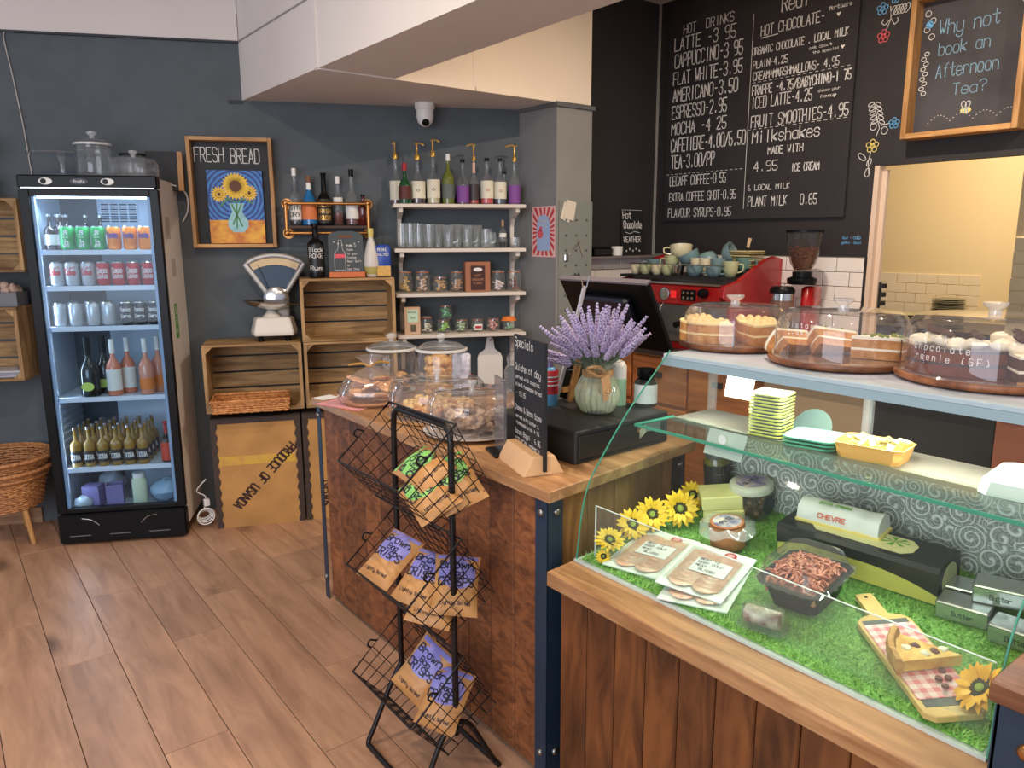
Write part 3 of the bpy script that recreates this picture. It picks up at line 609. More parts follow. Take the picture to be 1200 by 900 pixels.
for i, (s, z) in enumerate(((.49, .168), (.10, .168), (.19, .168))):
    t = thing('plastic_bag', ['pale blue plastic bag with bottles at the right of the fridge floor', 'crumpled clear bag in the left corner of the fridge floor', 'crumpled pale packet behind the lilac cartons'][i], 'bag', FP(s, [-.14, -.08, -.26][i], z), FA)
    obj('bag', G().sph((0, 0, [.06, .035, .07][i]), [.075, .045, .075][i], 12, sz=[.8, .75, .95][i], lump=.13), mat(['ice_blue_plastic', 'clear_film', 'pale_packet'][i], [(150, 180, 205), (176, 188, 200), (170, 174, 180)][i], .35), t, True)

# ---------- things on top of the fridge ----------
ZT = 1.85
def lathe_thing(name, lab, cat, loc, prof, m, n=24, rz=0, part='glass_body', group=None):
    t = thing(name, lab, cat, loc, rz, group); obj(part, G().lathe(prof, n), m, t, True); return t
t = lathe_thing('cake_stand', 'clear glass cake stand on top of the fridge, left side', 'cake stand', FP(.15, -.16, ZT), [(.05, 0), (.05, .004), (.012, .02), (.01, .07), (.02, .1), (.15, .105), (.155, .112), (.15, .113), (.01, .11)], GLD)
def big_jar(name, lab, loc, r=.1, h=.19, fill=None):
    t = thing(name, lab, 'jar', loc)
    obj('jar_body', G().lathe([(r*.9, 0), (r*.98, .008), (r, .03), (r*.99, h-.03), (r*.92, h-.01), (r*.95, h)], 28), GLJ, t, True)
    obj('jar_base', G().lathe([(r*.88, .001), (r*.94, .006), (r*.5, .008)], 28), GLJ, t, True)
    l = obj('lid', G().lathe([(r*.98, h), (r*1.0, h+.012), (r*.7, h+.03), (r*.2, h+.04)], 28), GLD, t, True)
    obj('rim', G().lathe([(r*.97, h+.001), (r*1.03, h+.003), (r*1.03, h+.011), (r*.97, h+.013)], 28, cap=False), mat('frosted_rim', (214, 214, 208), .3), l, True)
    obj('knob', G().lathe([(.012, h+.038), (.010, h+.046), (.024, h+.058), (.024, h+.066), (.008, h+.074)], 16), glass('knob_glass', (250, 250, 250), .25, .03, 3), l, True)
    return t
big_jar('glass_jar', 'tall lidded glass jar on the fridge beside the cake stand', FP(.285, -.2, ZT), .085, .155)
t = lathe_thing('glass_jar', 'open-topped glass jar with dark rim on the fridge', 'jar', FP(.43, -.33, ZT), [(.06, 0), (.065, .01), (.065, .11), (.058, .125)], GLJ)
obj('rim', G().lathe([(.06, .122), (.062, .124), (.062, .134), (.058, .134)], 24, cap=False), BLACKM, t, True)
def dome(name, lab, loc, r, h, group=None, knob=.02, kh=.035):
    t = thing(name, lab, 'cake dome', loc, 0, group)
    pr = [(r*1.03, 0), (r, .003), (r, h*.5)]+[(r*(.80+.20*cos(a)) if a < pi/2 else 0, h*(.5+.5*sin(a))) for a in (.3, .6, .9, 1.2, 1.45)]+[(r*.3, h*1.012), (.01, h*1.02)]
    obj('glass_dome', G().lathe(pr, 40), GLD, t, True)
    obj('rim', G().lathe([(r*1.035, 0), (r*1.035, .004), (r*.99, .004)], 40, cap=False), GLJ, t, True)
    obj('knob', G().lathe([(knob*.55, h*1.02), (knob*.5, h*1.02+kh*.4), (knob, h*1.02+kh*.75), (knob*1.05, h*1.02+kh), (knob*.3, h*1.02+kh*1.05)], 16), glass('knob_glass', (250, 250, 250), .25, .03, 3), t, True)
    return t
dome('glass_dome', 'empty glass cake dome on the right of the fridge top', FP(.475, -.17, ZT), .115, .095)
t = thing('leaning_chalkboard', 'small wood-edged chalkboard leaning on the wall behind the fridge', 'chalkboard', WP(.86, .10, 1.80), WA, rot=(R(-4), 0, WA))
obj('board', G().box(-.09, .065, 0, .012, 0, .20), SLATE, t); obj('edge_strip', G().box(.065, .09, -.006, .018, 0, .20), OAK, t)

# ---------- left of the fridge ----------
t = thing('wall_cable', 'thin white cable hanging down the grey wall at the far left', 'cable')
pts = [WP(.155, .012, 2.57), WP(.148, .014, 2.53), WP(.165, .012, 2.376), WP(.178, .013, 2.24), WP(.189, .012, 2.109), WP(.20, .012, 1.90), WP(.205, .012, 1.82)]
obj('cord', G().tube(rnd(pts, 4), .0028, 6), mat('dirty_white_cable', (190, 184, 176), .6), t, True)
t = thing('fridge_cables', 'tangle of white power cables on the floor beside the fridge', 'cable', CP(-.045, -.03, 0))
g = G()
for k in range(4):
    rr = .05-.005*k; g.tube([(rr*cos(a)*.9, -.01+.012*k, .07+rr*sin(a)*(.9-.1*k)) for a in [2*pi*q/16 for q in range(17)]], .004, 5)
obj('coil', g, WHITE, t, True, kind='stuff'); obj('loose_end', G().tube(rnd([(0, .02, .1), (.02, .05, .16), (-.02, .06, .2), (.03, .05, .26)]), .004, 5), WHITE, t, True); obj('plug', G().box(.0, .03, .0, .03, .12, .16, b=.004), WHITE, t)
t = thing('fridge_lead', 'white cable looping from the fridge top beside the bread sign', 'cable')
obj('cord', G().tube(rnd([FP(.60, -.3, 1.83), FP(.64, -.34, 1.82), FP(.67, -.38, 1.78), FP(.665, -.4, 1.70), FP(.63, -.42, 1.64)]), .004, 5), WHITE, t, True)
def crate(name, lab, loc, rz, L, D, H, slats=4, corner=True, group=None):
    t = thing(name, lab, 'crate', loc, rz, group); th = .012
    sh_ = (H-.004)/slats
    for i in range(slats): obj('slat', G().box(th, L-th, D-th, D, .004+i*sh_, i*sh_+sh_*.88+.004), CRATE, t)
    for z0, z1 in ((0, th), (H-th, H)):
        n = 3; dw = D/n
        for k in range(n): obj('slat', G().box(0, L, k*dw+.002, (k+1)*dw-.002, z0, z1, b=.0015), CRATE, t)
    for x0, x1 in ((0, th*1.4), (L-th*1.4, L)):
        for k in range(2): obj('end_board', G().box(x0, x1, 0 if k == 0 else D*.52, D*.48 if k == 0 else D, th, H-th), CRATEV, t)
    if corner:
        c = .035
        for sx, x in ((1, th*1.4), (-1, L-th*1.4)):
            for sz, z in ((1, th), (-1, H-th)):
                M_ = Matrix.Translation((x, .0, z)); pts = [(0, 0), (c*sx, 0), (0, c*sz)]
                g = G(); g.loft([[(p, 0, q) for p, q in pts], [(p, D*.9, q) for p, q in pts]], M=M_); obj('corner_block', g, CRATEV, t)
    return t
crate('wooden_crate', 'wooden crate holding the wicker tray, under the weighing scale', CP(.005, 0, .64), CA, .50, .27, .365)
crate('wooden_crate', 'wooden crate at middle height, right of the wicker-tray crate', CP(.517, 0, .64), CA, .50, .27, .36)
crate('wooden_crate', 'topmost wooden crate, under the slate gin sign', CP(.514, 0, 1.002), CA, .502, .27, .338)
crate('wall_crate', 'dark wooden crate on the wall at far left, higher one', WP(-.30, .25, 1.39), WA, .50, .25, .36)
crate('wall_crate', 'dark wooden crate on the wall at far left, lower one holding linen', WP(-.36, .25, .84), WA, .50, .25, .375)
t = thing('folded_cloths', 'pale patterned cloths inside the lower left wall crate', 'cloth', WP(.03, .13, .853), WA)
for k in range(3): obj('cloth', G().box(-.13, .07+.01*k, -.08, .08, k*.012, k*.012+.011, b=.004), mat('pale_linen%d' % k, [(180, 180, 186), (150, 156, 172), (200, 198, 200)][k], .9), t)
t = thing('stone_box', 'grey box heaped with small pale stones above the left crate', 'box', WP(.0, .13, 1.216), WA)
obj('tin', G().box(-.16, .13, -.07, .07, 0, .07), mat('grey_tin', (110, 112, 116), .5), t)
g = G()
for k in range(26): g.sph((random.uniform(-.14, .11), random.uniform(-.05, .05), .075+random.uniform(0, .03)), random.uniform(.016, .026), 6, lump=.1)
obj('stones', g, mat('pale_stones', (190, 164, 148), .8), t, True, kind='stuff')
# basket on legs
BWK = mat('basket_wicker', (206, 146, 90), .6, noise=(60, .4), col2=(140, 86, 46))
t = thing('wicker_basket_stand', 'round wicker baskets stacked on wooden legs, left of the fridge', 'basket', (.20, 4.60, 0))
for k, (r, z, h) in enumerate(((.20, .19, .16), (.225, .32, .07), (.235, .37, .08))):
    g = G()
    nr_ = int(h/.011)
    for i in range(nr_):
        zz = z+i*h/nr_; rr = r*(.82+.18*i/nr_)
        g.tube([((rr+(.004 if (j+i) % 2 else -.004))*cos(2*pi*j/40), (rr+(.004 if (j+i) % 2 else -.004))*sin(2*pi*j/40), zz) for j in range(41)], .0066, 5)
    g.tube([(r*1.03*cos(2*pi*j/40), r*1.03*sin(2*pi*j/40), z+h) for j in range(41)], .011, 6)
    obj('basket_bowl', g, BWK, t, True, kind='stuff')
obj('basket_bottom', G().lathe([(.15, .182), (.17, .192), (.01, .194)], 30), WICKER, t)
for k in range(3):
    a = -1.05+k*2*pi/3; obj('leg', G().tube([(.13*cos(a), .13*sin(a), .27), (.185*cos(a), .185*sin(a), 0)], [.016, .012], 8), OAK, t, True)
# plant
t = thing('potted_grass_plant', 'green spiky potted plant on the crate at the top left edge', 'plant', WP(-.02, .14, 1.75), WA)
obj('pot', G().lathe([(.05, 0), (.07, .11), (.062, .11), (.01, .10)], 20), mat('dark_pot', (60, 60, 64), .6), t, True)
LEAF = mat('plant_green', (40, 96, 46), .5, noise=(20, .3)); lf0 = None
for k in range(60):
    a = random.uniform(0, 2*pi); l = random.uniform(.18, .30); sp_ = random.uniform(.25, .8)
    g = G(); c_ = [(l*sp_*tt**1.6, 0, .10+l*(tt-.35*sp_*tt*tt)) for tt in (0, .35, .7, 1)]
    for (p, q), w_ in zip(zip(c_, c_[1:]), ((.004, .005), (.005, .003), (.003, .0004))):
        g.add([(p[0], -w_[0], p[2]), (p[0], w_[0], p[2]), (q[0], w_[1], q[2]), (q[0], -w_[1], q[2])], [(0, 1, 2, 3)])
    o = obj('leaf', g, LEAF, t); o.rotation_euler.z = a
# tea chests
TC = mat('tea_chest_ply', (196, 146, 84), .8, noise=(7, .22)); TCE = mat('tea_chest_metal', (66, 50, 40), .6, noise=(30, .3))
def chest(lab, s, L):
    t = thing('tea_chest', lab, 'chest', CP(s, 0, 0), CA); H = .612
    obj('panel', G().box(0, L, 0, .265, 0, H), TC, t)
    for x, sx in ((0, 1), (L, -1)):
        pts = [(x-.003*sx, .002)]+[(x+sx*(.026+.005*sin(k*1.25)), .002+(H-.004)*k/50) for k in range(51)]+[(x-.003*sx, H-.002)]
        g = G().loft([[(p, -.004, q) for p, q in pts], [(p, -.0005, q) for p, q in pts]])
        obj('metal_edge', g, TCE, t)
    obj('metal_edge', G().box(-.003, L+.003, -.006, .265, H-.004, H+.002).box(-.003, L+.003, -.006, -.001, H-.03, H), TCE, t)
    return t
t = chest('plywood tea chest stencilled PRODUCE OF UGANDA with a yellow stripe', .02, .455)
obj('painted_stripe', G().box(.03, .425, -.0012, -.0005, .35, .40), mat('worn_yellow_paint', (214, 176, 60), .8, noise=(25, .2), col2=(198, 150, 82)), t)
g = G(); text(g, 'PRODUCE OF UGANDA', (.395, -.0022, .46), (-.32, 0, -.34), (.34, 0, -.32), .048, .46, .17); obj('stencil_lettering', g, mat('stencil_ink', (60, 36, 34), .8), t)
t = chest('second tea chest, half hidden behind the end of the shop counter', .49, .5)
g = G(); text(g, 'NBWK', (.09, -.002, .22), (0, 0, -1), (1, 0, 0), .05, .16, .14); obj('stencil_lettering', g, mat('stencil_ink', (60, 36, 34), .8), t)
# wicker tray
t = thing('wicker_tray', 'rectangular wicker tray lying in the left crate', 'basket', CP(.235, .09, .653), CA)
g = G()
for i in range(5):
    for (x0, y0, x1, y1) in ((-.185, 0, .185, 0), (.185, 0, .185, .21), (.185, .21, -.185, .21), (-.185, .21, -.185, 0)):
        n = 14 if x0 != x1 else 8; k0 = i*.011; ex = .012*i/8
        g.tube([(x0+(x1-x0)*q/n+(.003 if (q+i) % 2 else -.003)*(y1 != y0)+ex*(1 if x0+x1 > 0 and x0 == x1 else -1 if x0 == x1 else 0), y0+(y1-y0)*q/n+(.003 if (q+i) % 2 else -.003)*(x1 != x0), .008+k0) for q in range(n+1)], .0056, 5)
TRW = mat('tray_wicker', (222, 156, 92), .6, noise=(60, .35), col2=(160, 96, 48))
obj('woven_sides', g, TRW, t, True, kind='stuff')
obj('rim', G().tube([(-.195, -.005, .066), (.195, -.005, .066), (.195, .215, .066), (-.195, .215, .066), (-.195, -.005, .066)], .008, 6), TRW, t, True)
for i in range(11): obj('base_cane', G().tube([(-.17+i*.034, .0, .012), (-.17+i*.034, .21, .012)], .012, 6), mat('light_cane', (222, 166, 100), .6), t, True)
# weighing scale
t = thing('shop_scale', 'vintage white shop scale with fan-shaped dial on the left crate', 'scale', CP(.37, -.13, 1.006), CA)
EN = mat('cream_enamel', (226, 218, 206), .25, coat=.5)
g = G(); g.loft([[(x*s_, y*s_*.9, z) for x, y in ((-.1, -.09), (.1, -.09), (.12, 0), (.1, .09), (-.1, .09), (-.12, 0))] for s_, z in ((1, .03), (1.02, .05), (.88, .12), (.8, .13))])
obj('housing', g, EN, t, bevel=.008)
for x in (-.07, .07): obj('foot', G().lathe([(.015, 0), (.015, .02), (.008, .03)], 10, Matrix.Translation((x, -.05, 0))), BLACK, t)
obj('pan_post', G().lathe([(.05, .13), (.04, .14), (.02, .165)], 16, Matrix.Translation((-.01, -.01, 0))), EN, t, True)
obj('weighing_pan', G().lathe([(.03, .165), (.11, .185), (.15, .21), (.147, .212), (.10, .19), (.01, .17)], 28, Matrix.Translation((-.03, -.02, 0)) @ Matrix.Rotation(R(5), 4, 'Y'), sy=.6), CHROME, t, True)
obj('neck', G().lathe([(.055, 0), (.06, .05), (.05, .11), (.02, .12)], 20, Matrix.Translation((.03, .05, .13)) @ Matrix.Identity(4), sy=.6), EN, t, True)
def fan(ri, ro, a0, a1, y0, y1, cx, cz, n=18, g=None):
    g = g or G(); P_ = [(cx+ro*sin(a0+(a1-a0)*k/n), cz+ro*cos(a0+(a1-a0)*k/n)) for k in range(n+1)]+[(cx+ri*sin(a1-(a1-a0)*k/n), cz+ri*cos(a1-(a1-a0)*k/n)) for k in range(n+1)]
    return g.loft([[(x, y0, z) for x, z in P_], [(x, y1, z) for x, z in P_]])
cx, cz = .02, .17
hd = obj('dial_back', fan(.06, .285, -.56, .56, .05, .055, cx, cz), mat('blue_grey_glass', (64, 80, 100), .2), t)
obj('dial_scale', fan(.235, .272, -.5, .5, .046, .05, cx, cz), mat('cream_scale', (214, 190, 150), .6), t)
P_ = [(cx+.285*sin(a), .05, cz+.285*cos(a)) for a in [-.57+1.14*k/16 for k in range(17)]]
obj('dial_frame', G().tube([(cx-.035, .05, cz+.06)]+P_+[(cx+.035, .05, cz+.06)], .014, 8), mat('satin_alloy', (186, 184, 182), .45, .5), t, True)
obj('hub', G().lathe([(.068, 0), (.068, .02), (.05, .03), (.005, .032)], 24, Matrix.Translation((cx, .045, cz+.05)) @ Matrix.Rotation(pi/2, 4, 'X')), CHROME, t, True)
obj('pointer', G().box(-.0015, .0015, .042, .045, .05, .25, Matrix.Translation((cx, 0, cz)) @ Matrix.Rotation(-.35, 4, 'Y')), BLACKM, t)
# ---------------- grey wall: sign, pipe shelf, bottles ----------------
t = thing('bread_sign', 'oak-framed FRESH BREAD blackboard on the grey wall above the scale', 'sign', WP(.968, .0, 1.503), WA)
W_, H_ = .434, .58
obj('board', G().box(.018, W_-.018, -.012, -.002, .018, H_-.018), SLATE, t)
for x in (0, W_-.02): obj('frame_side', G().box(x, x+.02, -.075, -.002, 0, H_, b=.002), OAK, t)
for z in (0, H_-.02): obj('frame_rail', G().box(.02, W_-.02, -.075, -.002, z, z+.02, b=.002), OAKX, t)
g = G(); text(g, 'FRESH', (.03, -.0135, .455), (1, 0, 0), (0, 0, 1), .075, .155, .06); text(g, 'BREAD', (.215, -.0135, .45), (1, 0, 0), (0, 0, 1), .075, .155, .06)
obj('chalk_lettering', g, CHALK, t)
# the small sunflower painting in the frame: swirled blue ground, flowers, vase
t = thing('sunflower_painting', 'small painting of sunflowers in a glass vase inside the bread sign', 'painting', WP(1.054, .032, 1.526), WA)
w, h = .286, .388
def pmat():
    m = mat('swirled_blue_paint', (30, 80, 170), .5); nt = m.node_tree; N, L = nt.nodes, nt.links
    tc = N.new('ShaderNodeTexCoord'); mp = N.new('ShaderNodeMapping'); mp.inputs['Location'].default_value = (-.14, 0, -.25); L.new(tc.outputs['Object'], mp.inputs[0])
    wv = N.new('ShaderNodeTexWave'); wv.wave_type = 'RINGS'; wv.rings_direction = 'SPHERICAL'; wv.inputs['Scale'].default_value = 14; wv.inputs['Distortion'].default_value = 3; wv.inputs['Detail'].default_value = 4; L.new(mp.outputs[0], wv.inputs[0])
    cr = N.new('ShaderNodeValToRGB'); cr.color_ramp.elements[0].color = lin((18, 44, 120)); cr.color_ramp.elements[1].color = lin((60, 130, 205)); L.new(wv.outputs['Fac'], cr.inputs[0]); L.new(cr.outputs[0], N['Principled BSDF'].inputs['Base Color']); return m
obj('canvas', G().box(0, w, 0, .014, 0, h), pmat(), t)
obj('painted_table', G().box(0, w, -.001, 0, 0, .125), mat('painted_yellow', (236, 176, 50), .5, noise=(22, .5), col2=(190, 96, 30)), t)
YP = mat('sunflower_yellow', (244, 200, 50), .5, noise=(60, .2)); GRN = mat('painted_green', (70, 130, 70), .5); PB = mat('painted_vase', (150, 205, 210), .4, noise=(30, .3)); BRN = mat('sunflower_brown', (96, 56, 26), .6)
O_ = lambda y: ((0, y, 0), (1, 0, 0), (0, 0, 1))
vp = [(.105, .215), (.185, .215), (.17, .17), (.20, .12), (.20, .09), (.175, .06), (.12, .06), (.095, .09), (.095, .12), (.12, .17)]
g = G(); g.add([(x, -.0016, z) for x, z in vp], [tuple(range(len(vp)))]); obj('painted_vase', g, PB, t)
g = G()
for a, b in (((.12, .21), (.17, .09)), ((.145, .215), (.14, .08)), ((.17, .21), (.12, .10)), ((.10, .235), (.06, .20)), ((.19, .235), (.23, .215)), ((.14, .22), (.19, .24)), ((.14, .22), (.09, .245))): stroke(g, [a, b], *O_(-.0022), t=.004)
obj('painted_stems', g, GRN, t)
for i, (cx, cz, r, n) in enumerate(((.145, .305, .074, 24), (.058, .262, .044, 16), (.215, .27, .044, 16))):
    g = G(); yy = -.0026-.0008*(2-i)
    for k in range(n):
        a = 2*pi*k/n; c_, s_ = cos(a), sin(a); g.add([(cx+c_*r*.35-s_*r*.12, yy, cz+s_*r*.35+c_*r*.12), (cx+c_*r*.35+s_*r*.12, yy, cz+s_*r*.35-c_*r*.12), (cx+c_*r*.8+s_*r*.1, yy, cz+s_*r*.8-c_*r*.1), (cx+c_*r, yy, cz+s_*r), (cx+c_*r*.8-s_*r*.1, yy, cz+s_*r*.8+c_*r*.1)], [(0, 1, 2, 3, 4)])
    disc(g, (cx, cz), r*.5, *O_(yy)); f = obj('painted_flower', g, YP, t)
    g = G(); disc(g, (cx, cz), r*.42 if i == 0 else r*.22, *O_(yy-.0005)); obj('flower_centre', g, BRN, f)
# pipe shelf
t = thing('pipe_shelf', 'brass pipe wall shelf holding spirit bottles beside the bread sign', 'shelf', WP(1.45, 0, 1.58), WA)
for z, y in ((.158, -.13), (.0, -.13)): obj('rail', G().tube([(.02, y, z), (.44, y, z)], .0085, 10), COPPER, t, True)
for x in (.012, .45):
    obj('side_pipe', G().tube(rnd([(x, -.004, .16), (x, -.10, .16), (x, -.13, .155), (x, -.13, .14), (x, -.13, .02), (x, -.125, .0), (x, -.10, -.003), (x, -.004, -.003)], 3), .011, 10), COPPER, t, True)
    for z in (.16, 0): obj('elbow', G().sph((x, -.127, z), .018, 10), COPPER, t, True); obj('flange', G().lathe([(.03, 0), (.03, .006)], 16, Matrix.Translation((x, -.0, z)) @ Matrix.Rotation(pi/2, 4, 'X')), COPPER, t, True)
obj('shelf_board', G().box(.0, .46, -.135, -.01, .026, .04), mat('dark_shelf_wood', (70, 44, 30), .6), t)
ZP = 1.622
GC = GLJ
VOD = mat('clear_spirit', (196, 200, 196), .1); AMB = liq('amber', (150, 74, 26)); RUM = liq('dark_red', (96, 34, 26))
bottle('spirit_bottle', 'tall clear spirit bottle with white cap at the left of the pipe shelf', WP(1.51, .075, ZP), .033, .30, GC, .38, .12, cap=WHITE, label=LW, lz=(.1, .42), rz=WA, cap_h=.12, liquid=(BLACK, .14), txt=('GIN', 'DRY'))
bottle('spirit_bottle', 'rounded blue gin bottle with orange label on the pipe shelf', WP(1.585, .075, ZP), .041, .26, GBL, .3, .32, cap=mat('cork_brown', (120, 84, 60), .7), label=mat('label_orange', (214, 120, 66), .6), lz=(.12, .42), rz=WA, neck_label=WHITE, cap_h=.12)
bottle('spirit_bottle', 'black cream liqueur bottle in the middle of the pipe shelf', WP(1.665, .07, ZP), .041, .283, BLACK, .36, .22, label=mat('label_dark_gold', (40, 32, 26), .5), lz=(.05, .5), rz=WA, txt=('CREAM', 'IRISH', 'LIQUEUR'), tcol=GOLD, nr=.32)
bottle('spirit_bottle', 'slim clear bottle with white cap, fourth on the pipe shelf', WP(1.74, .075, ZP), .026, .26, GC, .3, .16, cap=WHITE, label=LW, lz=(.42, .58), rz=WA, cap_h=.14, liquid=(RUM, .5), nr=.4)
bottle('spirit_bottle', 'clear bottle with black cap and white label, fifth on the pipe shelf', WP(1.815, .075, ZP), .036, .30, GC, .36, .2, cap=BLACK, label=LW, lz=(.12, .4), rz=WA, cap_h=.12, liquid=(RUM, .4))
bottle('spirit_bottle', 'squat dark red bottle at the right end of the pipe shelf', WP(1.875, .07, ZP), .032, .165, RUM, .2, .1, cap=BLACK, rz=WA, label=None)
# on the top crate
ZC = 1.342
bottle('spirit_bottle', 'black rum bottle with white printed lettering on the topmost crate', CP(.61, -.10, ZC), .044, .285, BLACK, .26, .12, cap=BLACK, rz=CA, label=mat('bottle_black_print', (20, 20, 20), .4), lz=(.1, .62), txt=('Black', 'ROXE', '', 'Rum'), tcol=CHALK, nr=.34)
t = thing('slate_drink_sign', 'slate paddle sign with chalked bottle, on an orange base on the crate', 'sign', CP(.675, -.08, ZC), CA)
pts = [(.0, .02), (.185, .02), (.185, .225), (.165, .24), (.13, .248), (.055, .248), (.02, .24), (0, .225)]
g = G(); g.loft([[(x, 0, z) for x, z in pts], [(x, .006, z) for x, z in pts]]); obj('slate_board', g, mat('slate_grey', (74, 82, 86), .7, noise=(6, .15)), t)
obj('hand_slot', G().box(.055, .13, -.0006, .0066, .212, .226), mat('wood_seen', (112, 66, 40), .7), t)
obj('base_block', G().box(-.002, .19, -.022, .03, 0, .03, b=.002), mat('orange_wood', (206, 112, 66), .5), t)
g = G(); stroke(g, [(.03, .04), (.03, .13), (.05, .15), (.055, .20), (.07, .20), (.075, .15), (.088, .13), (.088, .04), (.03, .04)], (0, -.0008, 0), (1, 0, 0), (0, 0, 1), .0008)
for k, s in enumerate(('Make a', 'Soda', 'to your', 'Custom', 'Real Salt', 'or', 'Hot Choc')): text(g, s, (.098, -.0008, .165-.021*k+.0), (1, 0, 0), (0, 0, 1), .011, .011*.75*len(s), .13)
for k in range(7): disc(g, (.03+.022*k, .19-.018*sin(pi*k/6)), .005, (0, -.0008, 0), (1, 0, 0), (0, 0, 1), 3)
obj('chalk_drawing', g, CHALK, t); g = G().box(.032, .086, -.0009, -.0004, .105, .125); obj('pink_chalk_band', g, CHALKP, t)
t = thing('squeeze_bottle', 'tapered frosted syrup bottle with yellow cap on the topmost crate', 'bottle', CP(.905, -.1, ZC), CA)
obj('bottle_body', G().lathe([(.028, 0), (.036, .015), (.047, .07), (.04, .12), (.024, .18), (.013, .21), (.012, .225)], 24), mat('frosted_plastic', (206, 200, 192), .35), t, True)
obj('contents', G().lathe([(.029, .002), (.0365, .016), (.0445, .052), (.0448, .056)], 24, cap=False), mat('murky_yellow', (176, 166, 96), .4), t, True)
obj('cap', G().lathe([(.015, .215), (.015, .235), (.017, .24), (.015, .262), (.002, .264)], 14), mat('yellow_cap', (214, 196, 110), .5), t, True)
t = thing('snack_packet', 'blue and yellow packet behind the syrup bottle on the topmost crate', 'packet', CP(.965, -.09, ZC), CA)
obj('packet', G().box(-.038, .045, -.02, .02, 0, .175, b=.012), mat('packet_blue', (44, 74, 160), .4), t, True)
obj('food_picture', G().box(-.034, .04, -.0205, -.0195, .005, .06), mat('packet_yellow', (226, 180, 96), .5, noise=(60, .3)), t)
g = G(); text(g, 'MINI', (-.028, -.0212, .14), (1, 0, 0), (0, 0, 1), .016, .05, .2); text(g, 'SALTED', (-.03, -.0212, .115), (1, 0, 0), (0, 0, 1), .012, .062, .18); obj('lettering', g, CHALK, t)

# ---------------- white wall shelves ----------------
SH = [1.738, 1.494, 1.245, 1.01]; S0 = 2.035
for i, z in enumerate(SH):
    t = thing('wall_shelf', ['top white wall shelf carrying the syrup bottles', 'second white wall shelf carrying clear glasses', 'third white wall shelf carrying clip jars and a cocoa box', 'lowest white wall shelf carrying small sweet jars'][i], 'shelf', WP(S0, 0, z), WA, 'white wall shelves')
    obj('board', G().box(0, .745, -.205, -.002, -.02, 0, b=.002), WSHELF, t)
    for x in (.03, .69):
        pts = [(-.003, -.02), (-.19, -.02), (-.185, -.045), (-.06, -.08), (-.035, -.12), (-.03, -.225), (-.003, -.235)]
        g = G(); g.loft([[(x, y, z_) for y, z_ in pts], [(x+.022, y, z_) for y, z_ in pts]]); obj('bracket', g, WSHELF, t)
Z0 = SH[0]
SYR = [mat('syrup_%d' % i, c, .1, coat=.6) for i, c in enumerate([(90, 40, 60), (60, 24, 50), (196, 186, 150), (110, 130, 60), (110, 40, 120), (190, 60, 50), (205, 60, 60), (40, 60, 76), (100, 34, 70)])]
LCR = mat('label_cream', (224, 218, 196), .6); LPU = mat('label_purple', (126, 70, 146), .6)
b_ = lambda s, lab, **k: bottle('syrup_bottle', lab, WP(s, k.pop('off', .10), Z0), k.pop('r', .035), k.pop('h', .262), k.pop('body', GLJ), k.pop('neck', .34), k.pop('sh', .2), rz=WA, group='syrup bottles on the top white shelf', **k)
b_(2.062, 'syrup bottle with gold pump at the far left of the top shelf', pump=-.3, off=.04, liquid=(SYR[0], .9), label=LCR, lz=(.1, .5), h=.26)
bottle('liqueur_bottle', 'small green liqueur bottle with dark label in front of the leftmost syrup', WP(2.105, .14, Z0), .034, .215, GGR, .34, .25, rz=WA, label=mat('label_brown_red', (84, 36, 30), .6), lz=(.12, .45), cap=LR, cap_h=.16, nr=.3)
b_(2.18, 'syrup bottle with gold pump and cream label, second from the left', pump=1, liquid=(SYR[1], .95), label=LCR, lz=(.13, .5), txt=('', 'o', ''), r=.042, h=.25)
b_(2.268, 'syrup bottle with tall gold pump and cream label, third from the left', pump=1, liquid=(SYR[2], .95), label=LCR, lz=(.13, .5), txt=('', 'o', ''), r=.038, h=.27)
b_(2.352, 'olive wine-shaped bottle with white cap and small grey label on top shelf', body=mat('olive_glass', (104, 112, 44), .1, coat=.5), cap=WHITE, cap_h=.12, label=mat('label_grey_teal', (96, 104, 100), .6), lz=(.12, .4), r=.035, h=.272, neck=.3)
b_(2.435, 'violet-labelled syrup bottle with black cap, left of the middle pump', cap=BLACK, liquid=(SYR[4], .9), label=LPU, lz=(.05, .42), neck_label=None, r=.037, h=.245)
b_(2.50, 'slim syrup bottle with gold pump and pink neck label, middle of top shelf', pump=-1, liquid=(SYR[5], .3), label=mat('label_dark_clear', (60, 50, 52), .4), lz=(.1, .45), neck_label=mat('label_peach', (226, 180, 160), .6), r=.028, h=.25)
b_(2.575, 'red syrup bottle with black cap and cream label on the top shelf', cap=BLACK, liquid=(SYR[6], 1.05), label=LCR, lz=(.14, .52), txt=('', 'o', ''), tcol=LR, r=.038, h=.255)
b_(2.652, 'blue-based syrup bottle with black cap and red-spotted cream label', cap=BLACK, liquid=(SYR[7], .5), label=LCR, lz=(.13, .5), txt=('', 'o', ''), tcol=LR, r=.036, h=.255)
b_(2.69, 'small dark bottle squeezed behind the last two syrups', cap=BLACK, liquid=(SYR[7], .9), off=.03, r=.025, h=.19)
b_(2.735, 'violet-labelled syrup bottle with gold pump at the right end', pump=-1.3, liquid=(SYR[8], .9), label=LPU, lz=(.03, .44), r=.035, h=.25)
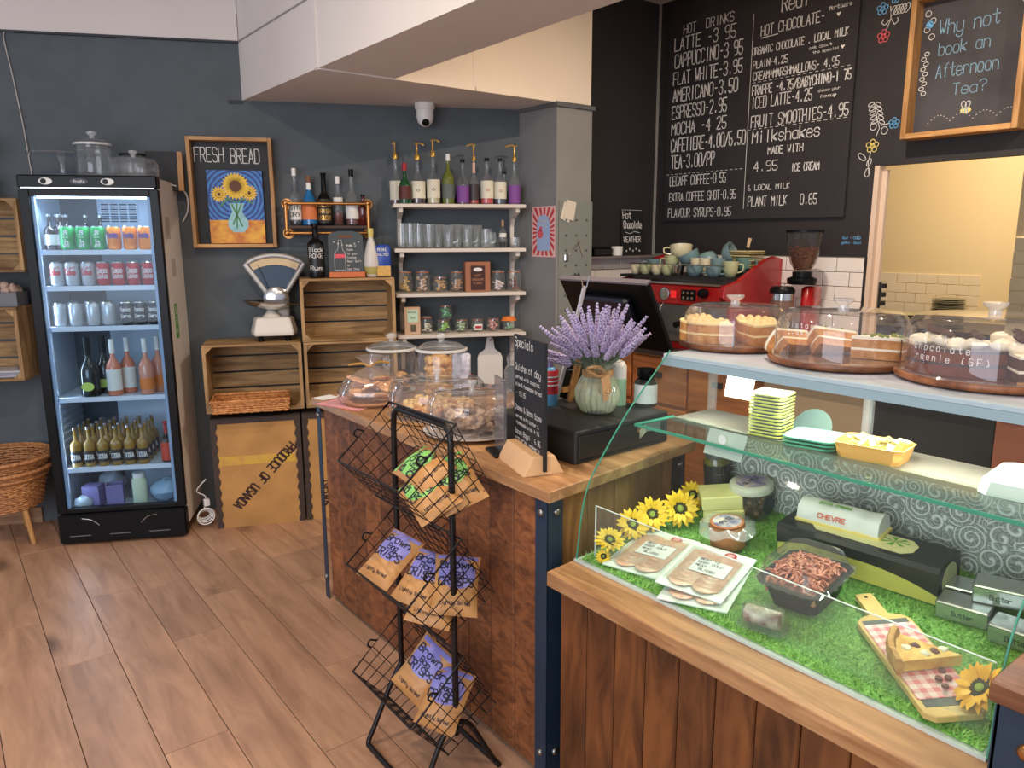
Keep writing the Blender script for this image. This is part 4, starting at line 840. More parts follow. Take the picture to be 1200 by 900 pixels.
# glasses
Z1 = SH[1]
def glassware(kind, lab, s, off, r0, r1, h, n=20):
    t = thing(kind, lab, 'glass', WP(s, off, Z1), WA, 'clear glasses on the second white shelf')
    obj('glass_body', G().lathe([(r0*.9, 0), (r0, .004), (r0*1.02, h*.3), (r1, h), (r1*.95, h), (r0*.95, h*.3), (r0*.9, .008), (.003, .007)], n), GLJ, t, True)
    return t
GS = [(2.085, .033, .03, .14), (2.13, .03, .028, .14), (2.18, .032, .026, .14), (2.235, .028, .036, .135), (2.29, .026, .04, .135), (2.345, .028, .038, .13), (2.40, .026, .04, .135), (2.455, .028, .037, .13), (2.51, .026, .04, .13), (2.565, .03, .034, .11), (2.60, .024, .026, .09), (2.735, .028, .03, .06)]
for i, (s, r0, r1, h) in enumerate(GS):
    o = glassware('drinking_glass' if i != 9 else 'stemless_glass', 'clear empty %s, %s from the left on the second white shelf' % (['tumbler', 'flared glass', 'short glass'][0 if i < 3 else 1 if i < 9 else 2], ORD[i]), s, .11 if i % 2 else .09, r0, r1, h)
    if 5 <= i <= 9: obj('handle', G().tube(rnd([(r1*.95, -.01, h*.8), (r1*1.5, -.02, h*.7), (r1*1.5, -.02, h*.35), (r0, -.01, h*.25)], 3), .004, 6), GLJ, o, True)
bottle('small_bottle', 'small corked clear bottle standing right of the glasses', WP(2.665, .10, Z1), .022, .155, GLJ, .3, .15, rz=WA, cap=mat('cork', (186, 150, 110), .8), cap_h=.2, label=LW, lz=(.4, .55), liquid=(BLACK, .4))
# clip jars
def clip_jar(lab, s, z, r, h, fill, fc, off=.1, lidc=(196, 110, 60), lump=None, group=None, lab2=None):
    t = thing('clip_jar', lab, 'jar', WP(s, off, z), WA, group)
    obj('jar_body', G().lathe([(r*.8, 0), (r*.98, .006), (r, .02), (r, h*.68), (r*.82, h*.84), (r*.84, h*.88)], 16), GLJ, t, True)
    obj('seal', G().lathe([(r*.86, h*.87), (r*.9, h*.89), (r*.86, h*.91)], 16, cap=False), mat('orange_seal', lidc, .6), t, True)
    obj('lid', G().lathe([(r*.88, h*.91), (r*.88, h*.96), (r*.7, h), (.004, h)], 16), GLD, t, True)
    obj('clip', G().tube(rnd([(r*.2, -r*.88, h*.8), (0, -r*1.12, h*.7), (-r*.2, -r*.88, h*.8), (-r*.1, -r*.9, h*.95)], 3), .0015, 5), CHROME, t, True)
    if fill:
        g = G()
        for k in range(22):
            a = random.uniform(0, 6.28); q = random.uniform(0, .68)*r; g.sph((q*cos(a), q*sin(a), .012+fill*h*.62*k/22), r*.26, 6, sz=.55, lump=.15)
        obj('contents', g, mat('fill_%d_%d_%d' % fc, tuple(min(255, int(v*1.15)) for v in fc), .7, noise=(90, .3)), t, True, kind='stuff')
    if lab2: obj('label', G().box(-r*.6, r*.6, -r*1.03, -r*.98, h*.15, h*.6), mat('tag_%d_%d_%d' % lab2, lab2, .7), t)
    return t
Z2 = SH[2]
for s, r, h, f, c, nm in ((2.095, .042, .128, 1, (212, 176, 100), 'with dried orange slices, far left'), (2.195, .043, .128, 1, (206, 170, 140), 'with pink and green sweets, second'), (2.295, .042, .092, 1, (200, 158, 104), 'short one with brown sticks, third'), (2.39, .042, .125, .75, (176, 132, 92), 'with small sweets, left of the cocoa box'), (2.635, .043, .125, .6, (232, 206, 206), 'with pink marshmallows, right of the cocoa box'), (2.732, .042, .125, .75, (120, 66, 40), 'with dark brown filling, right end')):
    clip_jar('clip-top jar '+nm+' of the third shelf', s, Z2, r, h, f, c, group='clip jars on the third white shelf')
t = thing('cocoa_box', 'brown card box with dark label on the third white shelf', 'box', WP(2.51, .10, Z2), WA)
obj('box', G().box(-.073, .073, -.04, .04, 0, .172, b=.002), mat('brown_card', (160, 104, 76), .7), t)
l = obj('label', G().box(-.042, .042, -.0415, -.04, .01, .15), mat('label_choc', (62, 30, 24), .6), t)
g = G(); disc(g, (0, .128), .026, (0, -.0422, 0), (1, 0, 0), (0, 0, 1), 20, ry=.011); obj('badge', g, CHALK, l)
g = G(); text(g, 'HOT', (-.02, -.0422, .088), (1, 0, 0), (0, 0, 1), .011, .04, .16); text(g, 'CHOCOLATE', (-.034, -.0422, .066), (1, 0, 0), (0, 0, 1), .010, .068, .16); text(g, 'FLAKES', (-.026, -.0422, .045), (1, 0, 0), (0, 0, 1), .009, .052, .16); obj('lettering', g, mat('gold_print', (190, 130, 90), .5), l)
Z3 = SH[3]
t = thing('tall_box', 'tall tan box with mint label at the left of the lowest shelf', 'box', WP(2.125, .13, Z3), WA)
obj('box', G().box(-.045, .045, -.03, .03, 0, .155, b=.002), mat('tan_card', (200, 166, 134), .7), t); obj('label', G().box(-.028, .032, -.0312, -.03, .07, .14), mat('mint_label', (190, 218, 190), .7), t)
obj('window', G().box(-.012, .02, -.0312, -.03, .015, .055), mat('dark_window', (96, 84, 66), .4), t)
g = G(); text(g, 'MATCHA', (-.024, -.0318, .122), (1, 0, 0), (0, 0, 1), .009, .05, .16); text(g, 'TEA', (-.01, -.0318, .09), (1, 0, 0), (0, 0, 1), .01, .026, .16); obj('lettering', g, BLACKM, t)
for s, z, r, h, f, c, nm, l2 in ((2.21, Z3, .038, .10, .7, (206, 196, 176), 'with sugar, beside the tall tan box', None), (2.31, Z3, .04, .078, 1, (150, 200, 90), 'with lime-green sweets, lower of the stacked pair', None), (2.325, Z3+.08, .038, .082, 1, (90, 170, 110), 'with dark green sweets, stacked on top of another', None), (2.415, Z3, .04, .078, 1, (176, 200, 150), 'with mixed pale sweets, right of the stacked pair', None), (2.51, Z3, .038, .078, .5, (226, 220, 210), 'with a red and white label', (232, 226, 222)), (2.605, Z3, .04, .08, 1, (214, 150, 140), 'with pink sweets, second from the right', None), (2.70, Z3, .034, .078, .8, (130, 180, 150), 'with an orange cloth top at the right end', None)):
    t = clip_jar('small jar '+nm, s, z, r, h, f, c, group='small jars on the lowest white shelf', lab2=l2)
    if l2: obj('red_stripe', G().box(-r*.5, r*.5, -r*1.05, -r*1.03, .022, .036), LR, t)
obj('cloth_top', G().lathe([(.048, .06), (.04, .072), (.034, .082), (.004, .085)], 12, sx=1, sy=.9), mat('orange_cloth', (222, 120, 50), .8), t)
# paddle board hanging on the bracket hook
t = thing('white_paddle_board', 'white paddle-shaped board hanging under the lowest shelf', 'board', WP(2.585, .10, .66), WA)
pts = [(-.075, 0), (.075, 0), (.075, .19), (.065, .215), (.03, .24), (.02, .30), (.012, .315), (-.012, .315), (-.02, .30), (-.03, .24), (-.065, .215), (-.075, .19)]
g = G(); g.loft([[(x, 0, z) for x, z in pts], [(x, .014, z) for x, z in pts]]); obj('board', g, WHITE, t, bevel=.002)
obj('hook', G().tube(rnd([(0, -.01, .29), (0, -.02, .31), (0, 0, .335), (0, .02, .33)], 3), .004, 6), CHROME, t, True)

# CCTV camera
t = thing('dome_camera', 'white dome security camera under the white soffit', 'camera', (2.30, 3.76, 2.28), WA)
obj('mount', G().lathe([(.055, 0), (.055, -.03), (.05, -.034)], 24), WHITE, t, True)
h_ = obj('housing', G().lathe([(.048, -.034), (.048, -.07), (.040, -.1), (.02, -.12), (.003, -.124)], 24), WHITE, t, True)
obj('lens', G().lathe([(.022, 0), (.02, .012), (.012, .016), (.002, .017)], 18, Matrix.Translation((0, -.026, -.10)) @ Matrix.Rotation(R(125), 4, 'X')), BLACK, h_, True)
# poster on pillar side (faces -X), pegboard on pillar front (faces -Y)
t = thing('sunburst_poster', 'small red and blue sunburst poster on the side of the pillar', 'poster', (2.8495, 3.492, 1.443))
Wp, Hp = .205, .285
UV = lambda d: ((-d, 0, 0), (0, -1, 0), (0, 0, 1))
obj('paper', G().box(-.0015, 0, -Wp, 0, 0, Hp), mat('pink_paper', (236, 190, 186), .8), t)
g = G()
for k in range(22):
    a0, a1 = 2*pi*k/22, 2*pi*(k+.5)/22
    def edge(a):
        c_, s_ = cos(a), sin(a); m_ = min((Wp/2-.008)/max(abs(c_), 1e-6), (Hp/2-.008)/max(abs(s_), 1e-6)); return (Wp/2+c_*m_, Hp/2+s_*m_)
    p, q = edge(a0), edge(a1); g.add([(-.0021, -Wp/2, Hp/2), (-.0021, -p[0], p[1]), (-.0021, -q[0], q[1])], [(0, 1, 2)])
obj('sun_rays', g, mat('poster_red', (200, 60, 66), .8), t)
pts = [(.045, .035), (.16, .035), (.16, .19), (.145, .225), (.103, .24), (.06, .225), (.045, .19)]
g = G(); g.add([(-.0027, -x, z) for x, z in pts], [tuple(range(len(pts)))]); obj('blue_arch', g, mat('poster_blue', (166, 190, 226), .8), t)
g = G(); disc(g, (.075, .13), .026, *UV(.0033), n=9); disc(g, (.08, .16), .014, *UV(.0033), n=7); obj('red_figure', g, CHALKP, t)
g = G(); text(g, 'SUMMER', (-.0033, -.06, .195), (0, -1, 0), (0, 0, 1), .014, .08, .18); text(g, 'FAIR', (-.0033, -.07, .172), (0, -1, 0), (0, 0, 1), .014, .06, .18); obj('lettering', g, CHALK, t)
t = thing('pegboard', 'grey pegboard with notes and tools on the front of the pillar', 'pegboard', (2.866, 3.281, 1.06))
obj('board', G().box(0, .256, -.006, -.0005, 0, .695), mat('peg_grey', (128, 132, 126), .6), t)
for i in range(3):
    for j in range(7): obj('peg', G().lathe([(.006, 0), (.005, .006), (.001, .007)], 8, Matrix.Translation((.05+.08*i, -.006, .08+.085*j)) @ Matrix.Rotation(pi/2, 4, 'X')), STEEL, t, True)
t = thing('paper_note', 'cream paper notes clipped to the top of the pegboard', 'note', (2.90, 3.272, 1.68))
obj('note', G().box(0, .075, -.004, -.002, -.02, .085, Matrix.Rotation(R(12), 4, 'Y')), mat('cream_note', (214, 204, 186), .8), t); obj('note', G().box(-.02, .05, -.001, .001, -.03, .07, Matrix.Rotation(R(18), 4, 'Y')), mat('cream_note', (214, 204, 186), .8), t)
t = thing('small_tool', 'small silver multi tool hanging at the left of the pegboard', 'tool', (2.92, 3.27, 1.44))
g = G().tube([(0, 0, 0), (.05, 0, .05), (.1, 0, .09)], .005, 6); obj('handle', g, CHROME, t, True); obj('second_handle', G().tube([(.09, 0, .1), (.11, 0, .05), (.13, 0, .01)], .003, 6), CHROME, t, True)
obj('jaw', G().box(-.015, .015, -.006, .006, -.02, .02, b=.004), CHROME, t)
t = thing('spanner_head', 'short chrome spanner hanging low on the pegboard', 'tool', (3.0, 3.27, 1.335))
g = G(); P_ = [(.022*cos(a), .022*sin(a)) for a in [2.2+4.4*k/14*1.15 for k in range(15)]]; g.loft([[(x, -.004, z) for x, z in P_]+[(.0, -.004, .004)], [(x, .004, z) for x, z in P_]+[(.0, .004, .004)]]); obj('jaw', g, CHROME, t); obj('shank', G().box(-.04, -.015, -.003, .003, -.006, .006), CHROME, t)

# ---------------- right dark wall ----------------
t = thing('menu_board', 'large black drinks menu board chalked with white prices', 'menu board', (3.88, 0, 0))
obj('panel', G().box(0, .018, 2.16, 3.40, 1.657, 2.96), mat('menu_black', (46, 42, 44), .55, noise=(3, .2)), t)
g = G(); X_ = -.0008
MENU = [("HOT  DRINKS",3.286,2.779,0.375,0.053),("LATTE -3 95",3.352,2.690,0.461,0.073),("CAPPUCCINO-3 95",3.347,2.590,0.508,0.079),("FLAT WHITE-3.95",3.353,2.490,0.517,0.074),("AMERICANO-3.50",3.351,2.388,0.490,0.077),("ESPRESSO-2.95",3.355,2.286,0.422,0.077),("MOCHA -4 25",3.354,2.190,0.426,0.071),("CAFETIERE-4.00/6.50",3.354,2.086,0.563,0.079),("TEA-3.00/PP",3.349,1.984,0.345,0.079),("DECAFF COFFEE-0 55",3.353,1.876,0.438,0.057),("EXTRA COFFEE SHOT-0.95",3.354,1.780,0.516,0.051),("FLAVOUR SYRUPS-0.95",3.358,1.680,0.492,0.052),("Real",2.605,2.759,0.171,0.082),("HOT CHOCOLATE-",2.729,2.658,0.389,0.054),("ORGANIC CHOCOLATE . LOCAL MILK",2.778,2.565,0.572,0.039),("PLAIN-4.25",2.770,2.492,0.224,0.040),("CREAM+MARSHMALLOWS- 4.95",2.766,2.427,0.522,0.043),("FRAPPE -4.75/BABYCHINO-1 75",2.766,2.348,0.593,0.05),("ICED LATTE-4.25",2.766,2.274,0.382,0.061),("FRUIT SMOOTHIES-4.95",2.763,2.17,0.592,0.063),("Milkshakes",2.749,2.083,0.429,0.065),("MADE WITH",2.640,2.014,0.223,0.040),("4.95",2.729,1.924,0.165,0.054),("ICE CREAM",2.484,1.910,0.169,0.040),("& LOCAL MILK",2.761,1.819,0.278,0.030),("PLANT MILK   0.65",2.755,1.729,0.442,0.055),("Mortimers",2.322,2.705,0.123,0.019),("ask about",2.425,2.532,0.131,0.014),("the special",2.402,2.506,0.150,0.013),("choose your",2.356,2.307,0.125,0.013),("flavour",2.343,2.276,0.086,0.015)]
for s, y, z, w_, h_ in MENU: text(g, s, (X_, y, z), (0, -1, 0), (0, 0, 1), h_, w_, .085 if h_ > .05 else .12 if h_ > .025 else .2, jit=.012)
UVm = ((X_, 0, 0), (0, -1, 0), (0, 0, 1))
stroke(g, [(-2.783, 2.787), (-2.785, 1.715)], *UVm, t=.0015)
for z, y0, y1 in ((1.947, 3.383, 2.79), (2.415, 2.766, 2.17), (2.16, 2.784, 2.166)):
    n = 17
    for k in range(n): a = y0+(y1-y0)*k/n; stroke(g, [(-a, z), (-(a+(y1-y0)/n*.55), z)], *UVm, t=.0012)
stroke(g, [(-2.73, 2.648), (-2.62, 2.65)], *UVm, t=.002)
for y, z in ((2.27, 2.675), (2.235, 2.512), (2.262, 2.278)): g.add([(X_, y+.012, z+.006), (X_, y, z-.01), (X_, y-.012, z+.006), (X_, y-.006, z+.011), (X_, y, z+.006), (X_, y+.006, z+.011)], [(0, 1, 2, 3, 4, 5)])
obj('chalk_lettering', g, CHALK, t, kind='stuff')
# chalk flowers on the wall (flat drawing on the wall itself)
def loop(c, rx, ry, a=0, n=14, seg=(0, 2*pi)): return [(c[0]+rx*cos(q)*cos(a)-ry*sin(q)*sin(a), c[1]+rx*cos(q)*sin(a)+ry*sin(q)*cos(a)) for q in [seg[0]+(seg[1]-seg[0])*k/n for k in range(n+1)]]
UVw = ((3.8990, 0, 0), (0, -1, 0), (0, 0, 1)); UVv = ((3.8985, 0, 0), (0, -1, 0), (0, 0, 1))
g = G()
stroke(g, [(-2.012, 2.66), (-2.005, 2.60), (-2.025, 2.55)], *UVw); stroke(g, [(-2.005, 2.60), (-1.985, 2.57), (-1.965, 2.585), (-1.975, 2.60)], *UVw); stroke(g, [(-2.005, 2.60), (-2.035, 2.575), (-2.05, 2.59), (-2.04, 2.605)], *UVw)
for k in range(5): stroke(g, loop((-1.995+.016*k, 2.635), .012, .022, -.4), *UVw)
for k in range(5):
    c = (-2.051+.006*k, 2.205-.022*k); stroke(g, loop((c[0]-.018, c[1]+.004), .016, .008, .4), *UVw); stroke(g, loop((c[0]+.020, c[1]+.0), .016, .008, -.5), *UVw)
stroke(g, [(-2.055, 2.22), (-2.03, 2.13), (-2.016, 2.09), (-2.03, 2.05)], *UVw); stroke(g, loop((-2.048, 2.10), .016, .018), *UVw); stroke(g, loop((-1.99, 2.075), .016, .018), *UVw); stroke(g, [(-2.01, 2.10), (-1.965, 2.108)], *UVw)
for c in (((-2.095, 1.955), .026, .012, -.7), ((-2.055, 1.925), .02, .01, 1.2), ((-2.06, 1.875), .022, .012, 1.4)): stroke(g, loop(*c), *UVw)
stroke(g, [(-2.05, 1.975), (-2.06, 1.93), (-2.05, 1.86)], *UVw)
fl_ = obj('chalk_flower_outlines', g, CHALK, rw, kind='stuff')
for cc, r_, M_, nm in (((-2.051, 2.655), .026, CHALKB, 'blue_chalk_flower'), ((-1.99, 2.69), .02, CHALKB, 'blue_chalk_flower'), ((-2.035, 2.525), .028, CHALKP, 'pink_chalk_flower'), ((-1.944, 2.105), .024, CHALKB, 'blue_chalk_flower'), ((-2.045, 2.005), .03, CHALKY, 'yellow_chalk_flower')):
    g = G()
    for k in range(5): a = 2*pi*k/5+.3; stroke(g, loop((cc[0]+r_*.6*cos(a), cc[1]+r_*.6*sin(a)), r_*.5, r_*.42, a), *UVv, t=.0022)
    disc(g, cc, r_*.45, *UVw, n=8); obj(nm, g, M_, rw, kind='stuff')
g = G(); text(g, 'Red - COLD', (3.8985, 2.165, 1.54), (0, -1, 0), (0, 0, 1), .014, .10, .2); text(g, 'yellow - Decaf', (3.8985, 2.17, 1.515), (0, -1, 0), (0, 0, 1), .013, .11, .2); obj('blue_chalk_note', g, CHALKB, rw)
# framed chalkboard
t = thing('framed_chalkboard', 'deep oak-framed chalkboard about afternoon tea, upper right', 'chalkboard', (3.9, 1.86, 2.01))
Wf, Hf = .50, .64
obj('board', G().box(-.03, -.002, -Wf+.02, -.02, .02, Hf-.02), mat('smudged_slate', (70, 68, 72), .7, noise=(5, .35), col2=(48, 46, 50)), t)
for y in (-.025, -Wf): obj('frame_side', G().box(-.105, -.002, y, y+.025, 0, Hf, b=.002), OAK, t)
for z in (0, Hf-.025): obj('frame_rail', G().box(-.105, -.002, -Wf+.025, -.025, z, z+.025, b=.002), wood('oak_frame_y', (168, 116, 62), (206, 156, 96), (1, .12, 1), 30), t)
g = G(); D_ = -.0312
for s, y, z, w_, h_ in (('Why not', -.105, .46, .26, .065), ('book an', -.11, .37, .225, .055), ('Afternoon', -.108, .27, .27, .06), ('Tea?', -.19, .185, .15, .05)): text(g, s, (D_, y, z), (0, -1, 0), (0, 0, 1), h_, w_, .07, jit=.01)
obj('blue_chalk_lettering', g, mat('pale_blue_chalk', (132, 168, 190), .9), t)
g = G(); UVf = ((D_, 0, 0), (0, -1, 0), (0, 0, 1))
for k in range(9): stroke(g, loop((.052+.006*(-1)**k, .21+.022*k), .011, .009), *UVf, t=.0014)
for k in range(4): stroke(g, loop((.06+.012*(-1)**k, .46+.035*k), .013, .013), *UVf, t=.0014)
for k in range(3): stroke(g, loop((.44+.006*k, .60-.03*k), .012, .012), *UVf, t=.0014)
for k in range(26): a = .09+.014*k; b_z = .07+.03*abs(sin(k*.45)); stroke(g, [(a, b_z), (a+.006, b_z+.002)], *UVf, t=.001)
for c in ((.245, .135), (.262, .135)): stroke(g, loop(c, .010, .016, .3 if c[0] < .25 else -.3), *UVf, t=.0014)
obj('chalk_flowers', g, CHALK, t, kind='stuff')
g = G(); disc(g, (.255, .11), .024, *UVf, n=14, ry=.014); obj('chalk_bee', g, CHALKY, t)
g = G()
for k in range(3): stroke(g, [(.243+.010*k, .098), (.243+.010*k, .122)], (D_-.0005, 0, 0), (0, -1, 0), (0, 0, 1), .0018)
disc(g, (.058, .515), .018, *UVf, n=8); obj('chalk_accents', g, CHALKB, t)
# recess shelf with bits, hot chocolate sign
t = thing('recess_shelf', 'thin grey shelf in the dark recess behind the pillar', 'shelf', (3.12, 3.5, 1.437))
obj('board', G().box(0, .775, -.10, -.002, -.012, 0), mat('shelf_grey', (120, 112, 108), .6), t)
t = thing('hot_chocolate_sign', 'small black sign reading Hot Chocolate Weather on the recess shelf', 'sign', (3.58, 3.47, 1.437), rot=(R(-5), 0, 0))
obj('board', G().box(0, .20, 0, .008, 0, .30), BLACKM, t)
g = G()
for s, z, w_, h_ in (('Hot', .235, .08, .045), ('Chocolate', .175, .17, .045), ('WEATHER', .085, .16, .035)): text(g, s, (.018 if s != 'Chocolate' else .022, -.001, z), (1, 0, 0), (0, 0, 1), h_, w_, .13)
for k in range(5): disc(g, (.04+.03*k, .03+.012*(k % 2)), .007, (0, -.001, 0), (1, 0, 0), (0, 0, 1), 5)
stroke(g, [(.03, .15), (.08, .14), (.12, .155), (.17, .145)], (0, -.001, 0), (1, 0, 0), (0, 0, 1), .0015); stroke(g, [(.005, .29), (.195, .29)], (0, -.001, 0), (1, 0, 0), (0, 0, 1), .001)
obj('chalk_lettering', g, CHALK, t)
t = thing('white_mug', 'white mug on the recess shelf beside the hot chocolate sign', 'mug', (3.50, 3.44, 1.437)); obj('mug_body', G().lathe([(.028, 0), (.034, .004), (.037, .06), (.034, .06), (.03, .008), (.003, .007)], 18), WHITE, t, True); obj('handle', G().tube(rnd([(-.034, 0, .05), (-.055, 0, .045), (-.055, 0, .02), (-.032, 0, .014)], 3), .004, 6), WHITE, t, True)
t = thing('wooden_pot', 'small wooden pot with a white lid at the left of the recess shelf', 'pot', (3.22, 3.44, 1.437)); obj('pot_body', G().lathe([(.03, 0), (.033, .03), (.03, .05)], 16), OAK, t, True); obj('lid', G().sph((0, 0, .06), .018, 10, sz=.8), WHITE, t, True)
t = thing('black_speaker', 'low black box in the middle of the recess shelf', 'box', (3.36, 3.44, 1.437)); obj('body', G().box(-.08, .08, -.03, .03, 0, .055, b=.01), BLACK, t); obj('grille', G().box(-.07, .07, -.031, -.03, .01, .045), BLACKM, t)

# ---------------- espresso machine ----------------
RED = mat('machine_red', (158, 18, 20), .22, coat=.6)
t = thing('espresso_machine', 'red espresso machine with steel front and cups on top', 'coffee machine', (3.36, 2.50, .93))
Lm = .82
for y, nm in ((0, 'side_panel'), (Lm, 'side_panel')):
    pts = [(-.0, .0), (.50, .0), (.52, .12), (.52, .50), (.44, .515), (.36, .50), (.24, .445), (.12, .39), (.03, .37), (0, .365), (-.01, .30), (.05, .26), (.08, .10)]
    g = G(); g.loft([[(x, y-.0, z) for x, z in pts], [(x, y+.03*(1 if y == 0 else -1), z) for x, z in pts]]); obj(nm, g, RED, t, bevel=.006)
obj('body', G().box(.12, .5, .03, Lm-.03, .04, .40, b=.01), STEEL, t)
obj('top_tray', G().box(.02, .5, .03, Lm-.03, .39, .405), BLACKM, t)
cp = obj('control_panel', G().box(.0, .14, .03, Lm-.03, .245, .36, b=.008), RED, t)
obj('top_trim', G().box(-.004, .02, .03, Lm-.03, .362, .372), CHROME, t)
obj('front_plate', G().box(.08, .12, .03, Lm-.03, .06, .25), STEEL, t)
for y in (.60, .19):
    kp_ = obj('button_panel', G().box(-.006, .0, y, y+.10, .275, .335), BLACK, cp)
    for a in range(3):
        for b_k in range(2): obj('button', G().lathe([(.008, 0), (.008, .004)], 10, Matrix.Translation((-.006, y+.02+.03*a, .29+.028*b_k)) @ Matrix.Rotation(-pi/2, 4, 'Y')), CHROME, t)
obj('gauge', G().lathe([(.03, 0), (.03, .008), (.026, .009)], 20, Matrix.Translation((0, .41, .305)) @ Matrix.Rotation(-pi/2, 4, 'Y')), CREAMW, cp, True)
obj('gauge', G().lathe([(.03, 0), (.03, .008), (.026, .009)], 20, Matrix.Translation((0, .41, .305)) @ Matrix.Rotation(-pi/2, 4, 'Y') @ Matrix.Scale(1.2, 4)), CHROME, cp, True)
obj('red_switch', G().box(-.006, 0, .33, .365, .285, .325), mat('switch_red', (220, 40, 40), .4, emit=.4), cp)
obj('steam_knob', G().lathe([(.024, 0), (.028, .02), (.02, .05), (.004, .052)], 12, Matrix.Translation((0, .125, .322)) @ Matrix.Rotation(-pi/2, 4, 'Y')), BLACK, t, True)
for y in (.60, .20):
    gh = obj('group_head', G().lathe([(.035, .17), (.04, .20), (.04, .245)], 18, Matrix.Translation((.03, y, 0))), CHROME, t, True)
    obj('portafilter', G().tube([(.03, y, .18), (-.06, y+.01, .165), (-.13, y+.02, .15)], [.014, .012, .018], 10), BLACK, t, True)
obj('steam_wand', G().tube(rnd([(.02, .44, .25), (-.01, .44, .2), (0, .43, .08)], 4), .006, 8), CHROME, t, True)
obj('drip_tray', G().box(-.02, .12, .03, Lm-.03, .04, .075, b=.004), STEEL, t); obj('lower_panel', G().box(.0, .12, .03, Lm-.03, .0, .04), RED, t)
for y in (.06, Lm-.06): obj('foot', G().lathe([(.02, -.0), (.02, .01)], 10, Matrix.Translation((.3, y, 0))), BLACKM, t)
obj('cup_rail', G().tube([(.04, .04, .47), (.03, .04, .47), (.03, Lm-.04, .47), (.04, Lm-.04, .47)], .0035, 6), CHROME, t, True)
CG = mat('cup_sage', (176, 180, 138), .3, coat=.3); CB = mat('cup_blue_grey', (112, 138, 142), .3, coat=.3); CC = mat('cup_cream', (214, 204, 168), .3, coat=.3)
def cup(lab, x, y, z, r, h, m, rz=0, tip=0, handle=True):
    t = thing('coffee_cup', lab, 'cup', (x, y, z), rot=(tip, 0, rz), group='cups piled on the espresso machine')
    obj('cup_body', G().lathe([(r*.5, 0), (r*.62, .003), (r*.9, h*.45), (r, h), (r*.94, h), (r*.84, h*.45), (r*.5, .006), (.003, .006)], 18), m, t, True)
    if handle: obj('handle', G().tube(rnd([(r*.9, 0, h*.82), (r*1.45, 0, h*.8), (r*1.4, 0, h*.4), (r*.75, 0, h*.28)], 3), .0045, 6), m, t, True)
ZM = .93+.406
A_ = -pi*.3
CU = [(3.20, .032, .055, CC, 0, 'cream espresso cup, first from the left in the front row'), (3.12, .038, .06, CG, 0, 'pale sage cup, second in the front row'), (3.03, .036, .058, CC, 0, 'cream cup, third in the front row'), (2.95, .037, .058, CG, 0, 'sage cup, fourth in the front row')]
for y, r, h, m, tp, lb in CU: cup(lb+' on the machine', 3.42, y, ZM, r, h, m, A_)
cup('steel espresso pitcher-like cup in the front row on the machine', 3.42, 2.87, ZM, .034, .065, CHROME, handle=False)
cup('large blue-grey cup in the middle of the front row', 3.44, 2.77, ZM, .05, .065, CB, A_)
cup('blue-grey cup at the right of the front row', 3.44, 2.64, ZM, .045, .055, CB, A_)
cup('blue-grey mug at the back left of the pile, handle left', 3.56, 3.17, ZM, .052, .085, CB, pi*.75)
cup('sage mug standing left of centre behind the front row', 3.55, 3.03, ZM, .046, .11, CG, pi*.75)
cup('large cream cup balanced on top at the left of the pile', 3.57, 2.98, ZM+.095, .068, .075, CC, pi*.75, R(12))
cup('wide blue-grey cup lying tilted in the upper middle of the pile', 3.56, 2.88, ZM+.06, .065, .075, CB, pi*.2, R(-28))
cup('blue-grey cup upside down at the top centre of the pile', 3.58, 2.80, ZM+.13, .062, .07, CB, 0, R(165))
cup('cream mug in the centre, left of a pair', 3.52, 2.82, ZM, .04, .10, CC, A_, 0, False)
cup('cream mug in the centre, right of a pair', 3.52, 2.755, ZM, .04, .10, CC, A_)
cup('round blue-grey mug right of the cream pair', 3.53, 2.68, ZM, .045, .10, CB, A_)
cup('wide cup with cream inside lying on its side at the upper right', 3.60, 2.69, ZM+.10, .075, .06, CB, .3, R(65))
cup('sage mug with handle toward the right side panel', 3.50, 2.575, ZM, .045, .085, CG, -pi*.3)
cup('teal-grey mug holding a spoon at the right of the pile', 3.62, 2.575, ZM+.02, .045, .085, mat('cup_teal', (96, 130, 122), .3), -pi*.3)
t = thing('wooden_spoon', 'spoon with a pale wooden handle leaning in the teal mug', 'spoon', (3.62, 2.575, ZM+.04)); obj('handle', G().tube([(0, 0, 0), (.0, -.02, .12)], .005, 6), BLACKM, t, True); obj('handle_tip', G().tube([(0, -.02, .12), (0, -.03, .17)], [.009, .011], 8), mat('pale_wood', (206, 176, 140), .6), t, True)
for i in range(8):
    o = obj('square_plate', G().box(-.07, .07, -.07, .07, 0, .009, b=.003), mat('straw_plate', (190, 172, 120), .4) if i % 2 else PRIM); o.location = (3.68, 2.60+.003*(i % 3), ZM+.045+.0125*i); tag(o, 'straw-coloured saucer, %s from the bottom of the stack on the espresso machine' % ORD[i], 'saucer', 'saucers stacked on the machine')
o = obj('plate_riser', G().box(3.6, 3.76, 2.53, 2.68, ZM, ZM+.045), BLACKM); tag(o, 'black riser block under the saucer stack on the machine', 'riser')
# grinder
t = thing('coffee_grinder', 'red coffee grinder with bean-filled hopper, right of the espresso machine', 'grinder', (3.62, 2.215, .93))
obj('body', G().box(-.02, .12, -.05, -.005, 0, .37, b=.012), RED, t, True)
obj('base', G().box(-.15, .13, -.09, .09, 0, .02, b=.006), BLACKM, t)
ds = obj('doser', G().lathe([(.06, .21), (.06, .30)], 20, Matrix.Translation((-.09, .052, 0))), glass('smoke_glass', (190, 160, 140), .25), t, True)
obj('doser_lid', G().lathe([(.063, .335), (.065, .35), (.05, .37), (.004, .372)], 20, Matrix.Translation((-.09, .052, 0))), BLACK, t, True)
obj('chrome_band', G().lathe([(.062, .30), (.062, .335)], 20, Matrix.Translation((-.09, .052, 0))), CHROME, t, True)
obj('doser_base', G().lathe([(.05, .12), (.06, .21)], 20, Matrix.Translation((-.09, .052, 0))), CHROME, t, True)
